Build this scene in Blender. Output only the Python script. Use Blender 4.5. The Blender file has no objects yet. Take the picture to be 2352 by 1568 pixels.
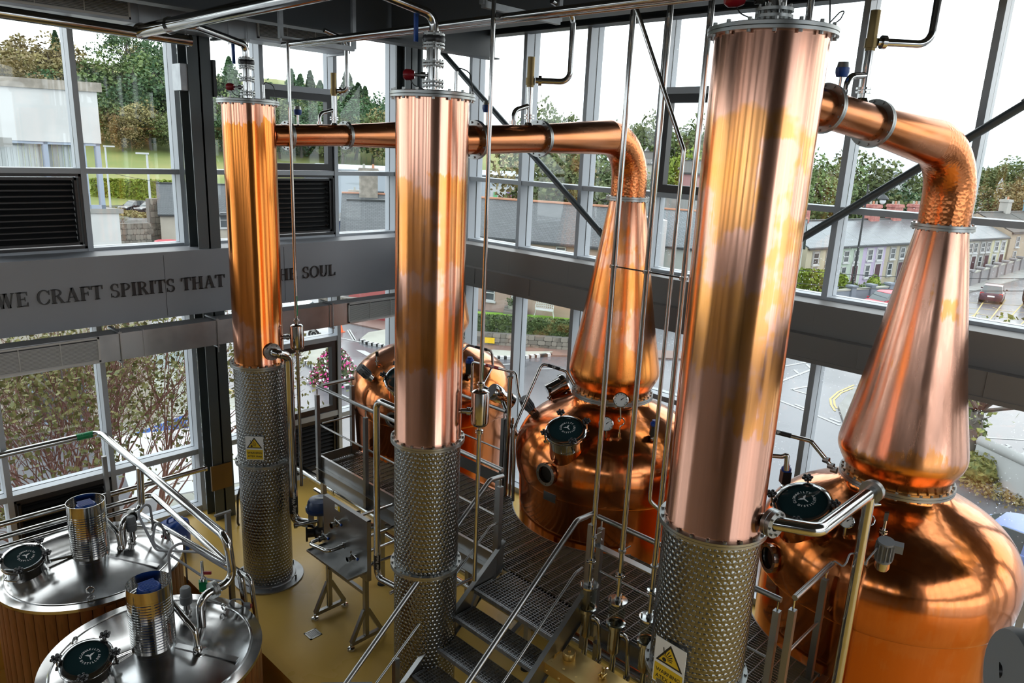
import bpy, bmesh, math, random
from math import pi, sin, cos, tan, radians, hypot, atan2, sqrt
from mathutils import Vector, Matrix, noise
random.seed(7)
# ------------------------------------------------------------------ camera, world, exposure
F_PX, PITCH, ROLL, YAW, EYE = 1702.3, radians(14.477), radians(2.517), radians(43.578), Vector((0, 0, 5.45))
_fw = Vector((cos(YAW)*cos(PITCH), sin(YAW)*cos(PITCH), -sin(PITCH)))
_r0 = _fw.cross(Vector((0, 0, 1))).normalized(); _u0 = _r0.cross(_fw)
_rt = cos(ROLL)*_r0 + sin(ROLL)*_u0; _up = -sin(ROLL)*_r0 + cos(ROLL)*_u0
SC = bpy.context.scene
COL = SC.collection
cam = bpy.data.cameras.new('camera'); cam.sensor_width = 36; cam.lens = F_PX*36/2352; cam.clip_end = 2000
cam_o = bpy.data.objects.new('camera', cam); COL.objects.link(cam_o)
cam_o.matrix_world = Matrix(((_rt.x, _up.x, -_fw.x, EYE.x), (_rt.y, _up.y, -_fw.y, EYE.y), (_rt.z, _up.z, -_fw.z, EYE.z), (0, 0, 0, 1)))
SC.camera = cam_o
SC.view_settings.view_transform = 'Standard'; SC.view_settings.look = 'None'
SC.view_settings.gamma = 1; SC.view_settings.use_curve_mapping = False
SC.view_settings.exposure = 0.5
W = bpy.data.worlds.new('overcast_sky'); SC.world = W; W.use_nodes = True
nt = W.node_tree; nt.nodes.clear()
_o = nt.nodes.new('ShaderNodeOutputWorld'); _b = nt.nodes.new('ShaderNodeBackground')
_tc = nt.nodes.new('ShaderNodeTexCoord'); _n = nt.nodes.new('ShaderNodeTexNoise'); _cr = nt.nodes.new('ShaderNodeValToRGB')
_n.inputs['Scale'].default_value = 1.6; _n.inputs['Detail'].default_value = 4
_cr.color_ramp.elements[0].position = .35; _cr.color_ramp.elements[0].color = (.80, .90, .98, 1)
_cr.color_ramp.elements[1].position = .62; _cr.color_ramp.elements[1].color = (1, 1, 1, 1)
nt.links.new(_tc.outputs['Generated'], _n.inputs['Vector']); nt.links.new(_n.outputs['Fac'], _cr.inputs['Fac'])
nt.links.new(_cr.outputs['Color'], _b.inputs['Color']); nt.links.new(_b.outputs[0], _o.inputs[0])
_b.inputs['Strength'].default_value = 2.3
SC.cycles.max_bounces = 10; SC.cycles.transparent_max_bounces = 24; SC.cycles.glossy_bounces = 6; SC.cycles.diffuse_bounces = 4
SC.cycles.caustics_reflective = False; SC.cycles.caustics_refractive = False

# ------------------------------------------------------------------ a photo pixel gives a direction; the touched plane gives the distance
def ray(x, y): return ((x-1176)*_rt - (y-784)*_up + F_PX*_fw)
def onz(x, y, z): d = ray(x, y); return EYE + d*((z-EYE.z)/d.z)
def onx(x, y, X): d = ray(x, y); return EYE + d*((X-EYE.x)/d.x)
def ony(x, y, Y): d = ray(x, y); return EYE + d*((Y-EYE.y)/d.y)
def far(x, y, dist): d = ray(x, y).normalized(); return EYE + d*(dist/hypot(d.x, d.y))   # at a horizontal distance
def vz(x, y, P):                                                                       # height on the vertical line through P
    d = ray(x, y); t = (P[0]*d.x+P[1]*d.y)/(d.x*d.x+d.y*d.y); return EYE.z + d.z*t

def proj(P): v = Vector(P)-EYE; k = v.dot(_fw); return 1176+F_PX*v.dot(_rt)/k, 784-F_PX*v.dot(_up)/k

# ------------------------------------------------------------------ materials
MATS = {}
def mat(name, col=(.5, .5, .5), rough=.5, metal=0., spec=.5, fn=None, **kw):
    m = bpy.data.materials.new(name); m.use_nodes = True; t = m.node_tree
    b = t.nodes['Principled BSDF']
    b.inputs['Base Color'].default_value = (*col, 1); b.inputs['Roughness'].default_value = rough
    b.inputs['Metallic'].default_value = metal; b.inputs['Specular IOR Level'].default_value = spec
    for k, v in kw.items(): b.inputs[k.replace('_', ' ')].default_value = v
    if fn: fn(t, b)
    MATS[name] = m; return m
def N(t, kind, **kw):
    n = t.nodes.new('ShaderNode'+kind)
    for k, v in kw.items():
        if hasattr(n, k): setattr(n, k, v)
        else: n.inputs[k.replace('_', ' ')].default_value = v
    return n
def coords(t, scale=(1, 1, 1), kind='Object', loc=(0, 0, 0)):
    c = N(t, 'TexCoord'); m = N(t, 'Mapping'); m.inputs['Scale'].default_value = scale; m.inputs['Location'].default_value = loc
    t.links.new(c.outputs[kind], m.inputs[0]); return m.outputs[0]
def ramp(t, src, stops):
    r = N(t, 'ValToRGB'); e = r.color_ramp.elements
    while len(e) < len(stops): e.new(.5)
    for i, (p, c) in enumerate(stops): e[i].position = p; e[i].color = (*c, 1) if len(c) == 3 else c
    t.links.new(src, r.inputs[0]); return r.outputs[0]
def mixc(t, fac, a, b):
    m = N(t, 'Mix', data_type='RGBA')
    for k, v in ((0, fac), (6, a), (7, b)):
        if hasattr(v, 'is_output') or hasattr(v, 'links'): t.links.new(v, m.inputs[k])
        else: m.inputs[k].default_value = v if k == 0 else (*v, 1)
    return m.outputs[2]
def noisy(c1, c2, scale=4, detail=4, stretch=(1, 1, 1), lo=.4, hi=.6, bump=0, bscale=None, rough=None):
    def fn(t, b):
        n = N(t, 'TexNoise', Scale=scale, Detail=detail); t.links.new(coords(t, stretch), n.inputs['Vector'])
        t.links.new(ramp(t, n.outputs['Fac'], ((lo, c1), (hi, c2))), b.inputs['Base Color'])
        if rough: t.links.new(ramp(t, n.outputs['Fac'], ((lo, (rough[0],)*3), (hi, (rough[1],)*3))), b.inputs['Roughness'])
        if bump:
            k = N(t, 'TexNoise', Scale=bscale or scale*4, Detail=3); t.links.new(coords(t, stretch), k.inputs['Vector'])
            u = N(t, 'Bump', Strength=bump, Distance=.02); t.links.new(k.outputs['Fac'], u.inputs['Height']); t.links.new(u.outputs[0], b.inputs['Normal'])
    return fn
def math_n(t, op, a, b=None):
    m = N(t, 'Math', operation=op)
    for i, v in enumerate((a, b)):
        if v is None: continue
        if isinstance(v, (int, float)): m.inputs[i].default_value = v
        else: t.links.new(v, m.inputs[i])
    return m.outputs[0]
def copper_fn(pink, amber, zw, seed, rough=(.16, .30), cover=.5, dark=None):
    """polished copper: vertical streaks put into the colour to imitate reflections, and amber tarnish in patches with ragged upper edges and runs; zw = how much tarnish at which height"""
    dark = dark or tuple(v*.8 for v in pink)
    def fn(t, b):
        a = N(t, 'TexNoise', Scale=1.0, Detail=4, Roughness=.55); t.links.new(coords(t, (1.5, 1.5, 1.5), loc=(seed, seed*2, seed)), a.inputs['Vector'])
        s = N(t, 'TexNoise', Scale=1.0, Detail=5, Roughness=.7); t.links.new(coords(t, (17, 17, .45), loc=(seed, 0, 0)), s.inputs['Vector'])
        c = N(t, 'TexCoord'); sx = N(t, 'SeparateXYZ'); t.links.new(c.outputs['Object'], sx.inputs[0])
        wz = ramp(t, math_n(t, 'ADD', math_n(t, 'DIVIDE', sx.outputs['Z'], 7.0), math_n(t, 'ADD', math_n(t, 'MULTIPLY', math_n(t, 'SUBTRACT', s.outputs['Fac'], .5), .05), math_n(t, 'MULTIPLY', math_n(t, 'SUBTRACT', a.outputs['Fac'], .5), .06))), tuple((z/7, (w, w, w)) for z, w in zw))
        k = math_n(t, 'ADD', math_n(t, 'ADD', a.outputs['Fac'], math_n(t, 'MULTIPLY', math_n(t, 'SUBTRACT', s.outputs['Fac'], .5), .22)), math_n(t, 'SUBTRACT', wz, .5))
        msk = ramp(t, k, ((cover, (0, 0, 0)), (cover+.035, (.8, .8, .8)), (cover+.16, (1, 1, 1))))
        base = ramp(t, s.outputs['Fac'], ((.3, pink), (.52, tuple((p+d)/2 for p, d in zip(pink, dark))), (.7, pink)))  # darker vertical streaks in the base colour imitate reflected streaks
        t.links.new(mixc(t, msk, base, amber), b.inputs['Base Color'])
        t.links.new(ramp(t, s.outputs['Fac'], ((.3, (rough[0],)*3), (.7, (rough[1],)*3))), b.inputs['Roughness'])
        d = N(t, 'TexNoise', Scale=1.0, Detail=2); t.links.new(coords(t, (7, 7, .35), loc=(0, seed, 0)), d.inputs['Vector'])
        u = N(t, 'Bump', Strength=.16, Distance=.02); t.links.new(d.outputs['Fac'], u.inputs['Height']); t.links.new(u.outputs[0], b.inputs['Normal'])
    return fn
PINK = (.80, .425, .30)
mat('copper', rough=.2, metal=1, fn=copper_fn(PINK, (.74, .285, .075), ((0, .30), (3.4, .32), (3.7, .62), (5.2, .62), (5.36, .05)), 3.1, (.10, .24)))
mat('copper_tall', rough=.2, metal=1, fn=copper_fn(PINK, (.76, .33, .09), ((0, .22), (3.5, .25), (3.9, .50), (5.6, .52), (5.95, .30)), 6.3, (.10, .24)))
mat('copper_warm', rough=.2, metal=1, fn=copper_fn((.78, .38, .25), (.70, .225, .045), ((0, .30), (3.4, .45), (3.9, .95), (5.60, .95), (5.625, .0)), 8.4, (.10, .22)))
mat('copper_neck', rough=.2, metal=1, fn=copper_fn((.76, .36, .22), (.72, .25, .055), ((0, .5), (2.9, .75), (3.4, .55), (5.0, .60)), 1.7))
mat('copper_neck_pale', rough=.2, metal=1, fn=copper_fn(PINK, (.74, .29, .07), ((0, .5), (2.9, .85), (3.1, .40), (5.0, .42)), 4.2))
mat('copper_pot', rough=.25, metal=1, fn=copper_fn((.68, .235, .085), (.64, .185, .04), ((0, .5), (3, .5)), 5.7, (.12, .2), .5, (.60, .19, .065)))
mat('copper_arm', (.66, .235, .08), .2, 1, fn=noisy((.64, .22, .07), (.70, .29, .14), 1.5, 5, (1, 6, 6), .35, .65, rough=(.18, .28)))
def hammered(t, b):
    v = N(t, 'TexVoronoi', Scale=38.0); t.links.new(coords(t), v.inputs['Vector'])
    u = N(t, 'Bump', Strength=.22, Distance=.01); t.links.new(v.outputs['Distance'], u.inputs['Height']); t.links.new(u.outputs[0], b.inputs['Normal'])
mat('copper_hammered', (.66, .225, .08), .24, 1, fn=hammered)
def turned(t, b):
    """engine-turned steel: overlapping round brush marks in staggered rows around the axis"""
    c = N(t, 'TexCoord'); s = N(t, 'SeparateXYZ'); t.links.new(c.outputs['Object'], s.inputs[0])
    ang = math_n(t, 'ARCTAN2', s.outputs['Y'], s.outputs['X'])
    u = math_n(t, 'MULTIPLY', ang, 46/(2*pi)); v = math_n(t, 'MULTIPLY', s.outputs['Z'], 24.0)
    row = math_n(t, 'FLOOR', v); u2 = math_n(t, 'ADD', u, math_n(t, 'MULTIPLY', math_n(t, 'MODULO', row, 2.0), .5))
    du = math_n(t, 'SUBTRACT', math_n(t, 'FRACT', u2), .5); dv = math_n(t, 'SUBTRACT', math_n(t, 'FRACT', v), .35)
    dist = math_n(t, 'SQRT', math_n(t, 'ADD', math_n(t, 'MULTIPLY', du, du), math_n(t, 'MULTIPLY', dv, dv)))
    swirl = math_n(t, 'ARCTAN2', dv, du)
    h = math_n(t, 'ADD', math_n(t, 'SINE', math_n(t, 'MULTIPLY', swirl, 2.0)), dist)
    bu = N(t, 'Bump', Strength=.55, Distance=.006); t.links.new(h, bu.inputs['Height']); t.links.new(bu.outputs[0], b.inputs['Normal'])
    t.links.new(ramp(t, dist, ((.1, (.34, .345, .34)), (.6, (.22, .225, .22)))), b.inputs['Base Color'])
mat('steel_turned', (.3, .3, .29), .24, 1, fn=turned)
mat('steel', (.36, .36, .355), .32, 1)
mat('steel_polished', (.52, .52, .51), .12, 1)
mat('steel_lid', (.48, .48, .48), .16, 1, fn=noisy((.45, .45, .45), (.51, .51, .51), 2, 4, (1, 1, 1), rough=(.11, .2)))
mat('steel_flange', (.38, .39, .38), .35, 1)
mat('galvanised', (.42, .44, .45), .45, .9, fn=noisy((.28, .29, .30), (.36, .37, .38), 5, 5))
mat('duct_metal', (.40, .41, .42), .38, .9, fn=noisy((.34, .35, .36), (.46, .47, .48), 2, 3))
mat('grating_steel', (.26, .265, .265), .42, .9)
mat('paint_column', (.085, .10, .105), .35)
mat('paint_beam', (.07, .076, .08), .45)
mat('frame_aluminium', (.50, .53, .57), .40)
mat('band_grey', (.33, .335, .36), .5, fn=noisy((.32, .325, .35), (.345, .35, .375), .6, 3))
mat('beam_grey', (.27, .25, .235), .5)
mat('letter_black', (.018, .018, .02), .4)
mat('gasket_black', (.008, .008, .009), .6)
mat('black_frame', (.014, .015, .017), .4)
mat('louvre_dark', (.05, .052, .054), .45, .6)
mat('grille_white', (.62, .60, .58), .45)
mat('plastic_black', (.014, .014, .015), .35)
mat('plastic_grey', (.22, .23, .24), .5)
mat('cable_grey', (.35, .35, .37), .5)
mat('plastic_blue', (.012, .07, .36), .35)
mat('paint_navy', (.015, .04, .12), .3)
mat('plastic_red', (.33, .012, .02), .3)
mat('plastic_green', (.005, .30, .10), .4)
mat('brass', (.75, .54, .2), .32, 1, fn=noisy((.70, .49, .17), (.80, .58, .24), 3, 4, rough=(.26, .4)))
mat('brass_dull', (.25, .18, .08), .4, 1)
mat('white_print', (.80, .80, .78), .5)
mat('sign_yellow', (.72, .48, .02), .5)
mat('tape_green', (.003, .24, .08), .45)
mat('tape_black', (.012, .012, .014), .45)
mat('tape_red', (.42, .012, .02), .45)
mat('bronze_plate', (.20, .13, .06), .4, .7)
mat('fluid_dark', (.01, .008, .006), .15)
mat('rubber', (.015, .015, .015), .7)
def floor_fn(t, b):
    a = N(t, 'TexNoise', Scale=.7, Detail=5, Distortion=.6); t.links.new(coords(t), a.inputs['Vector'])
    t.links.new(ramp(t, a.outputs['Fac'], ((.35, (.74, .45, .10)), (.55, (.78, .49, .12)), (.7, (.80, .52, .15)))), b.inputs['Base Color'])
    t.links.new(ramp(t, a.outputs['Fac'], ((.3, (.22,)*3), (.7, (.38,)*3))), b.inputs['Roughness'])
mat('floor_resin', rough=.3, spec=.22, fn=floor_fn)
mat('plaster', (.34, .33, .32), .8)
mat('ceiling_dark', (.075, .078, .082), .7)
def stave(t, b):
    a = N(t, 'TexNoise', Scale=1.0, Detail=6, Distortion=.4); t.links.new(coords(t, (14, 14, 1.2)), a.inputs['Vector'])
    t.links.new(ramp(t, a.outputs['Fac'], ((.3, (.13, .042, .010)), (.6, (.21, .072, .018)), (.8, (.09, .028, .007)))), b.inputs['Base Color'])
mat('wood_stave', rough=.45, fn=stave)
def glass_fn(drops=0., tint=(.97, .99, .985)):
    def fn(t, b):
        out = t.nodes['Material Output']; t.nodes.remove(b)
        tr = N(t, 'BsdfTransparent'); tr.inputs[0].default_value = (*tint, 1); gl = N(t, 'BsdfGlossy'); gl.inputs['Roughness'].default_value = .02
        lw = N(t, 'LayerWeight', Blend=.5); fr = math_n(t, 'ADD', math_n(t, 'MULTIPLY', math_n(t, 'POWER', lw.outputs['Facing'], 4.0), .8), .03); mx = N(t, 'MixShader')
        t.links.new(fr, mx.inputs[0]); t.links.new(tr.outputs[0], mx.inputs[1]); t.links.new(gl.outputs[0], mx.inputs[2])
        res = mx.outputs[0]
        if drops:
            v = N(t, 'TexVoronoi', Scale=22.0, Randomness=1.0); t.links.new(coords(t), v.inputs['Vector'])
            dr = ramp(t, v.outputs['Distance'], ((.10, (1, 1, 1)), (.13, (0, 0, 0))))
            g2 = N(t, 'TexNoise', Scale=1.1, Detail=3); t.links.new(coords(t), g2.inputs['Vector'])
            am = ramp(t, g2.outputs['Fac'], ((.45, (0, 0, 0)), (.6, (drops,)*3)))
            dd = N(t, 'BsdfTranslucent'); dd.inputs[0].default_value = (.9, .92, .95, 1); m2 = N(t, 'MixShader')
            t.links.new(math_n(t, 'MULTIPLY', dr, am), m2.inputs[0]); t.links.new(res, m2.inputs[1]); t.links.new(dd.outputs[0], m2.inputs[2]); res = m2.outputs[0]
        t.links.new(res, out.inputs[0])
    return fn
mat('window_glass', fn=glass_fn()); mat('window_glass_rain', fn=glass_fn(.6)); mat('sight_glass', fn=glass_fn(0, (.93, .95, .93)))
mat('manhole_glass', (.012, .03, .032), .05, 0, .6)

# ------------------------------------------------------------------ mesh helpers
class MB:
    """collects shapes; build() links them as ONE mesh object"""
    def __init__(s): s.v = []; s.f = []; s.mi = []; s.m = 0
    def _add(s, vs, fs):
        o = len(s.v); s.v += [tuple(p) for p in vs]; s.f += [tuple(i+o for i in f) for f in fs]; s.mi += [s.m]*len(fs); return s
    def box(s, lo, hi):
        x0, y0, z0 = lo; x1, y1, z1 = hi
        return s._add([(x0, y0, z0), (x1, y0, z0), (x1, y1, z0), (x0, y1, z0), (x0, y0, z1), (x1, y0, z1), (x1, y1, z1), (x0, y1, z1)],
                      [(0, 3, 2, 1), (4, 5, 6, 7), (0, 1, 5, 4), (1, 2, 6, 5), (2, 3, 7, 6), (3, 0, 4, 7)])
    def obox(s, c, ax, ay, az):
        """box from centre and three half-axis vectors"""
        c = Vector(c); ax, ay, az = Vector(ax), Vector(ay), Vector(az)
        vs = [c+i*ax+j*ay+k*az for k in (-1, 1) for i, j in ((-1, -1), (1, -1), (1, 1), (-1, 1))]
        return s._add(vs, [(0, 3, 2, 1), (4, 5, 6, 7), (0, 1, 5, 4), (1, 2, 6, 5), (2, 3, 7, 6), (3, 0, 4, 7)])
    def bar(s, a, b, w, h, up=(0, 0, 1)):
        """rectangular bar from a to b, w across, h along up"""
        a, b = Vector(a), Vector(b); d = (b-a); L = d.length; d.normalize(); u = Vector(up); r = d.cross(u)
        if r.length < 1e-6: u = Vector((1, 0, 0)); r = d.cross(u)
        r.normalize(); u = r.cross(d)
        return s.obox((a+b)/2, d*L/2, r*w/2, u*h/2)
    def rings(s, rs, close=True, cap0=True, cap1=True):
        n = len(rs[0]); vs = [p for r in rs for p in r]; fs = []
        for i in range(len(rs)-1):
            for j in range(n if close else n-1):
                k = (j+1) % n; fs.append((i*n+j, i*n+k, (i+1)*n+k, (i+1)*n+j))
        if cap0: fs.append(tuple(range(n-1, -1, -1)))
        if cap1: fs.append(tuple(range((len(rs)-1)*n, len(rs)*n)))
        return s._add(vs, fs)
    def tube(s, path, r, n=12, cap=True):
        """pipe along a polyline; r a number or one radius per point"""
        P = [Vector(p) for p in path]; rr = r if isinstance(r, (list, tuple)) else [r]*len(P)
        T = []
        for i in range(len(P)):
            a = (P[i]-P[i-1]).normalized() if i else (P[1]-P[0]).normalized(); b = (P[i+1]-P[i]).normalized() if i < len(P)-1 else a
            T.append((a+b).normalized() if (a+b).length > 1e-6 else a)
        u = Vector((0, 0, 1)) if abs(T[0].z) < .9 else Vector((1, 0, 0)); u = (u - u.dot(T[0])*T[0]).normalized(); rs = []
        for i, p in enumerate(P):
            u = (u - u.dot(T[i])*T[i]).normalized(); w = T[i].cross(u)
            rs.append([p + rr[i]*(cos(2*pi*j/n)*u + sin(2*pi*j/n)*w) for j in range(n)])
        return s.rings(rs, cap0=cap, cap1=cap)
    def pipe(s, pts, r, bend=None, n=12, seg=5): return s.tube(fillet(pts, bend or r*2.2, seg), r, n)
    def cyl(s, a, b, r, r2=None, n=16, cap=True): return s.tube([a, b], [r, r if r2 is None else r2], n, cap)
    def lathe(s, prof, n=32, c=(0, 0, 0), cap=True, axis=None, a0=0, a1=2*pi):
        """revolve (radius, height) about a vertical axis through c, or about AXIS"""
        c = Vector(c); full = abs(a1-a0-2*pi) < 1e-6; m = n if full else n+1
        if axis is None: e1, e2, e3 = Vector((1, 0, 0)), Vector((0, 1, 0)), Vector((0, 0, 1))
        else:
            e3 = Vector(axis).normalized(); e1 = Vector((0, 0, 1)) if abs(e3.z) < .9 else Vector((1, 0, 0)); e1 = (e1-e1.dot(e3)*e3).normalized(); e2 = e3.cross(e1)
        rs = [[c + max(r, 1e-4)*(cos(a0+(a1-a0)*j/n)*e1 + sin(a0+(a1-a0)*j/n)*e2) + h*e3 for j in range(m)] for r, h in prof]
        return s.rings(rs, full, cap and full, cap and full)
    def prism(s, poly, d, close=True):
        """poly: points; extruded by vector d"""
        n = len(poly); d = Vector(d); a = [Vector(p) for p in poly]
        return s._add(a+[p+d for p in a], [tuple(range(n-1, -1, -1)), tuple(range(n, 2*n))]+[(i, (i+1) % n, n+(i+1) % n, n+i) for i in range(n)])
    def quad(s, *p): return s._add(p, [tuple(range(len(p)))])
    def ball(s, c, r, n=12, m=8, sz=(1, 1, 1)):
        c = Vector(c); return s.rings([[c+Vector((r*sz[0]*sin(pi*i/m)*cos(2*pi*j/n), r*sz[1]*sin(pi*i/m)*sin(2*pi*j/n), r*sz[2]*cos(pi*i/m))) for j in range(n)] for i in range(m+1)] if False else
                       [[c+Vector((r*sz[0]*max(sin(pi*i/m), .01)*cos(2*pi*j/n), r*sz[1]*max(sin(pi*i/m), .01)*sin(2*pi*j/n), -r*sz[2]*cos(pi*i/m))) for j in range(n)] for i in range(m+1)])
    def mesh(s, name, mats, ang=38):
        me = bpy.data.meshes.new(name); me.from_pydata(s.v, [], s.f)
        for m in (mats if isinstance(mats, (list, tuple)) else [mats]): me.materials.append(MATS[m])
        me.polygons.foreach_set('material_index', s.mi)
        me.polygons.foreach_set('use_smooth', [ang > 0]*len(s.f))
        me.update()
        if ang > 0: me.set_sharp_from_angle(angle=radians(ang))
        return me
    def build(s, name, mats, parent=None, loc=None, ang=38):
        o = bpy.data.objects.new(name, s.mesh(name, mats, ang)); COL.objects.link(o)
        b = Vector(loc) if loc is not None else Vector((0, 0, 0))
        if parent: b += parent_loc(parent); o.parent = parent
        if loc is not None: o.location = loc
        if b.length > 0: o.data.transform(Matrix.Translation(-b))
        return o
def fillet(pts, r, seg=5):
    P = [Vector(p) for p in pts]; out = [P[0]]
    for i in range(1, len(P)-1):
        a, b = P[i-1]-P[i], P[i+1]-P[i]; la, lb = a.length, b.length; a.normalize(); b.normalize(); th = a.angle(b)
        if th > pi-.02: out.append(P[i]); continue
        d = min(r/tan(th/2), la*.49, lb*.49); rad = d*tan(th/2); c = P[i]+(a+b).normalized()*(rad/sin(th/2)); p0 = P[i]+a*d; p1 = P[i]+b*d
        v0, v1 = p0-c, p1-c; om = v0.angle(v1)
        for k in range(seg+1): q = k/seg; out.append(c + (v0*sin((1-q)*om)+v1*sin(q*om))/sin(om))
    return out+[P[-1]]
def tag(o, label=None, cat=None, group=None, kind=None):
    for k, v in (('label', label), ('category', cat), ('group', group), ('kind', kind or ('thing' if cat else None))):
        if v: o[k] = v
    return o
def thing(name, label, cat, loc=(0, 0, 0), rz=0, group=None):
    o = bpy.data.objects.new(name, None); COL.objects.link(o); o.location = loc; o.rotation_euler = (0, 0, rz); o.empty_display_size = .1
    return tag(o, label, cat, group)
def link(name, me, parent=None, loc=None, rot=None, scale=None):
    o = bpy.data.objects.new(name, me); COL.objects.link(o)
    if parent: o.parent = parent
    if loc is not None: o.location = loc
    if rot is not None: o.rotation_euler = rot
    if scale is not None: o.scale = scale
    return o
def text_obj(body, size, name, matname, parent, origin, right, up, extrude=.004, align='CENTER', font_scale=1.0, bold=0.0, shear=0):
    """lettering as a flat mesh standing on a surface"""
    cu = bpy.data.curves.new(name, 'FONT'); cu.body = body; cu.size = size; cu.extrude = extrude; cu.align_x = align; cu.align_y = 'CENTER'; cu.offset = bold; cu.shear = shear; cu.resolution_u = 3
    o = bpy.data.objects.new(name, cu); COL.objects.link(o)
    dg = bpy.context.evaluated_depsgraph_get(); me = bpy.data.meshes.new_from_object(o.evaluated_get(dg)); bpy.data.objects.remove(o)
    me.materials.clear(); me.materials.append(MATS[matname])
    r = Vector(right).normalized(); u = Vector(up).normalized(); n = r.cross(u)
    mt = Matrix(((r.x*font_scale, u.x, n.x, origin[0]), (r.y*font_scale, u.y, n.y, origin[1]), (r.z*font_scale, u.z, n.z, origin[2]), (0, 0, 0, 1)))
    me.transform(mt)
    if parent: me.transform(Matrix.Translation(-parent_loc(parent)))
    q = bpy.data.objects.new(name, me); COL.objects.link(q)
    if parent: q.parent = parent
    return q
def parent_loc(p):
    v = Vector((0, 0, 0))
    while p: v += p.location; p = p.parent
    return v
# ------------------------------------------------------------------ the building: floor, glazed walls, bands, columns, ceiling
YW, XW = 10.42, 8.38                      # glass line of the lettered wall and of the street wall
PIT = (-1.6, 3.31, 3.6, 9.75)             # vats stand in a sunken bay
def struct(o, label=None): return tag(o, label, None, None, 'structure')
m = MB(); x0, x1, y0, y1 = PIT
for lo, hi in (((x1, -6, -.25), (XW+.1, YW+.1, 0)), ((-6, y1, -.25), (x1, YW+.1, 0)), ((-6, -6, -.25), (x1, y0, 0)), ((-6, y0, -.25), (x0, y1, 0))): m.box(lo, hi)
struct(m.build('floor', 'floor_resin', ang=0), 'glossy ochre resin floor of the still house')
m = MB(); m.box((x0, y0, -1.1), (x1, y1, -1.0)); m.box((x1-.001, y0, -1.0), (x1+.02, y1, -.02)); m.box((x0, y1-.001, -1), (x1, y1+.02, -.02)); m.box((x0, y0-.02, -1), (x1, y0+.001, -.02)); m.box((x0-.02, y0, -1), (x0, y1, -.02))
struct(m.build('floor_pit', 'floor_resin', ang=0), 'sunken bay around the wooden vats')
m = MB(); m.box((x1-.06, y0, -.02), (x1+.05, y1, .05))
struct(m.build('trim_1', 'floor_resin', ang=0), 'raised ochre kerb along the sunken bay')

XM = [3.03-1.2*k for k in range(7, 0, -1)] + [3.03, 4.23, 5.43, 6.63, 7.80]                   # mullions of the lettered wall
YM = [8.95, 7.81, 6.65, 5.46, 4.28, 3.10, 1.91, .73, -.46, -1.65, -2.84, -4.03, -5.2]         # mullions of the street wall
ZL, ZT, ZTOP = 3.95, 4.975, 7.25
YB, XB_ = 9.78, 7.90                      # faces of the bands
def mullion(walls, i, P, z0, z1):
    """deep inner box, black gasket at the glass line, outer cap"""
    m = MB()
    if walls == 'left':
        m.box((P-.032, YW-.16, z0), (P+.032, YW-.012, z1)); m.box((P-.03, YW+.012, z0), (P+.03, YW+.12, z1)); m.m = 1; m.box((P-.026, YW-.012, z0), (P+.026, YW+.012, z1))
    else:
        m.box((XW-.16, P-.032, z0), (XW-.012, P+.032, z1)); m.box((XW+.012, P-.03, z0), (XW+.12, P+.03, z1)); m.m = 1; m.box((XW-.012, P-.026, z0), (XW+.012, P+.026, z1))
    return m
wl = thing('wall_left', 'grey aluminium curtain wall above and below the lettered band', None); wl['kind'] = 'structure'
wr = thing('wall_right', 'grey aluminium curtain wall facing the street', None); wr['kind'] = 'structure'
for P in XM:
    mullion('left', 0, P, 3.99, ZTOP).build('mullion', ['frame_aluminium', 'gasket_black'], wl, ang=0)
    mullion('left', 0, P, 0, 3.14).build('mullion', ['frame_aluminium', 'gasket_black'], wl, ang=0)
for P in YM:
    mullion('right', 0, P, 3.99, ZTOP).build('mullion', ['frame_aluminium', 'gasket_black'], wr, ang=0)
    mullion('right', 0, P, 0, 3.38).build('mullion', ['frame_aluminium', 'gasket_black'], wr, ang=0)
def transom_l(xa, xb, z, h=.032):
    m = MB(); m.box((xa, YW-.15, z-h), (xb, YW-.012, z+h)); m.box((xa, YW+.012, z-h), (xb, YW+.10, z+h)); m.m = 1; m.box((xa, YW-.012, z-h+.006), (xb, YW+.012, z+h-.006)); m.build('transom', ['frame_aluminium', 'gasket_black'], wl, ang=0)
def transom_r(ya, yb, z, h=.032):
    m = MB(); m.box((XW-.15, ya, z-h), (XW-.012, yb, z+h)); m.box((XW+.012, ya, z-h), (XW+.10, yb, z+h)); m.m = 1; m.box((XW-.012, ya, z-h+.006), (XW+.012, yb, z+h-.006)); m.build('transom', ['frame_aluminium', 'gasket_black'], wr, ang=0)
win_n = [0]
def pane(wall, a, b, z0, z1, rain=False, parent=None):
    m = MB()
    if wall == 'left': m.box((a, YW-.004, z0), (b, YW+.004, z1))
    else: m.box((XW-.004, a, z0), (XW+.004, b, z1))
    return m.build('pane', 'window_glass_rain' if rain else 'window_glass', parent, ang=0)
def window(wall, a, b, z0, z1, rain=False, black=False, label=None):
    """one glazed bay: pane (> black opening frame)"""
    win_n[0] += 1
    c = ((a+b)/2, YW, z0) if wall == 'left' else (XW, (a+b)/2, z0)
    w = thing('window_%d' % win_n[0], label or 'clear glass pane in the aluminium curtain wall', None, c); w['kind'] = 'structure'
    pane(wall, a, b, z0, z1, rain, w)
    if black:
        f = .10; m = MB()
        for (p, q, r, s) in ((a, b, z0, z0+f), (a, b, z1-f, z1), (a, a+f, z0+f, z1-f), (b-f, b, z0+f, z1-f)):
            if wall == 'left': m.box((p, YW-.13, r), (q, YW-.02, s))
            else: m.box((XW-.13, p, r), (XW-.02, q, s))
        m.build('opening_frame', 'black_frame', w, ang=0)
    return w
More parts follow.
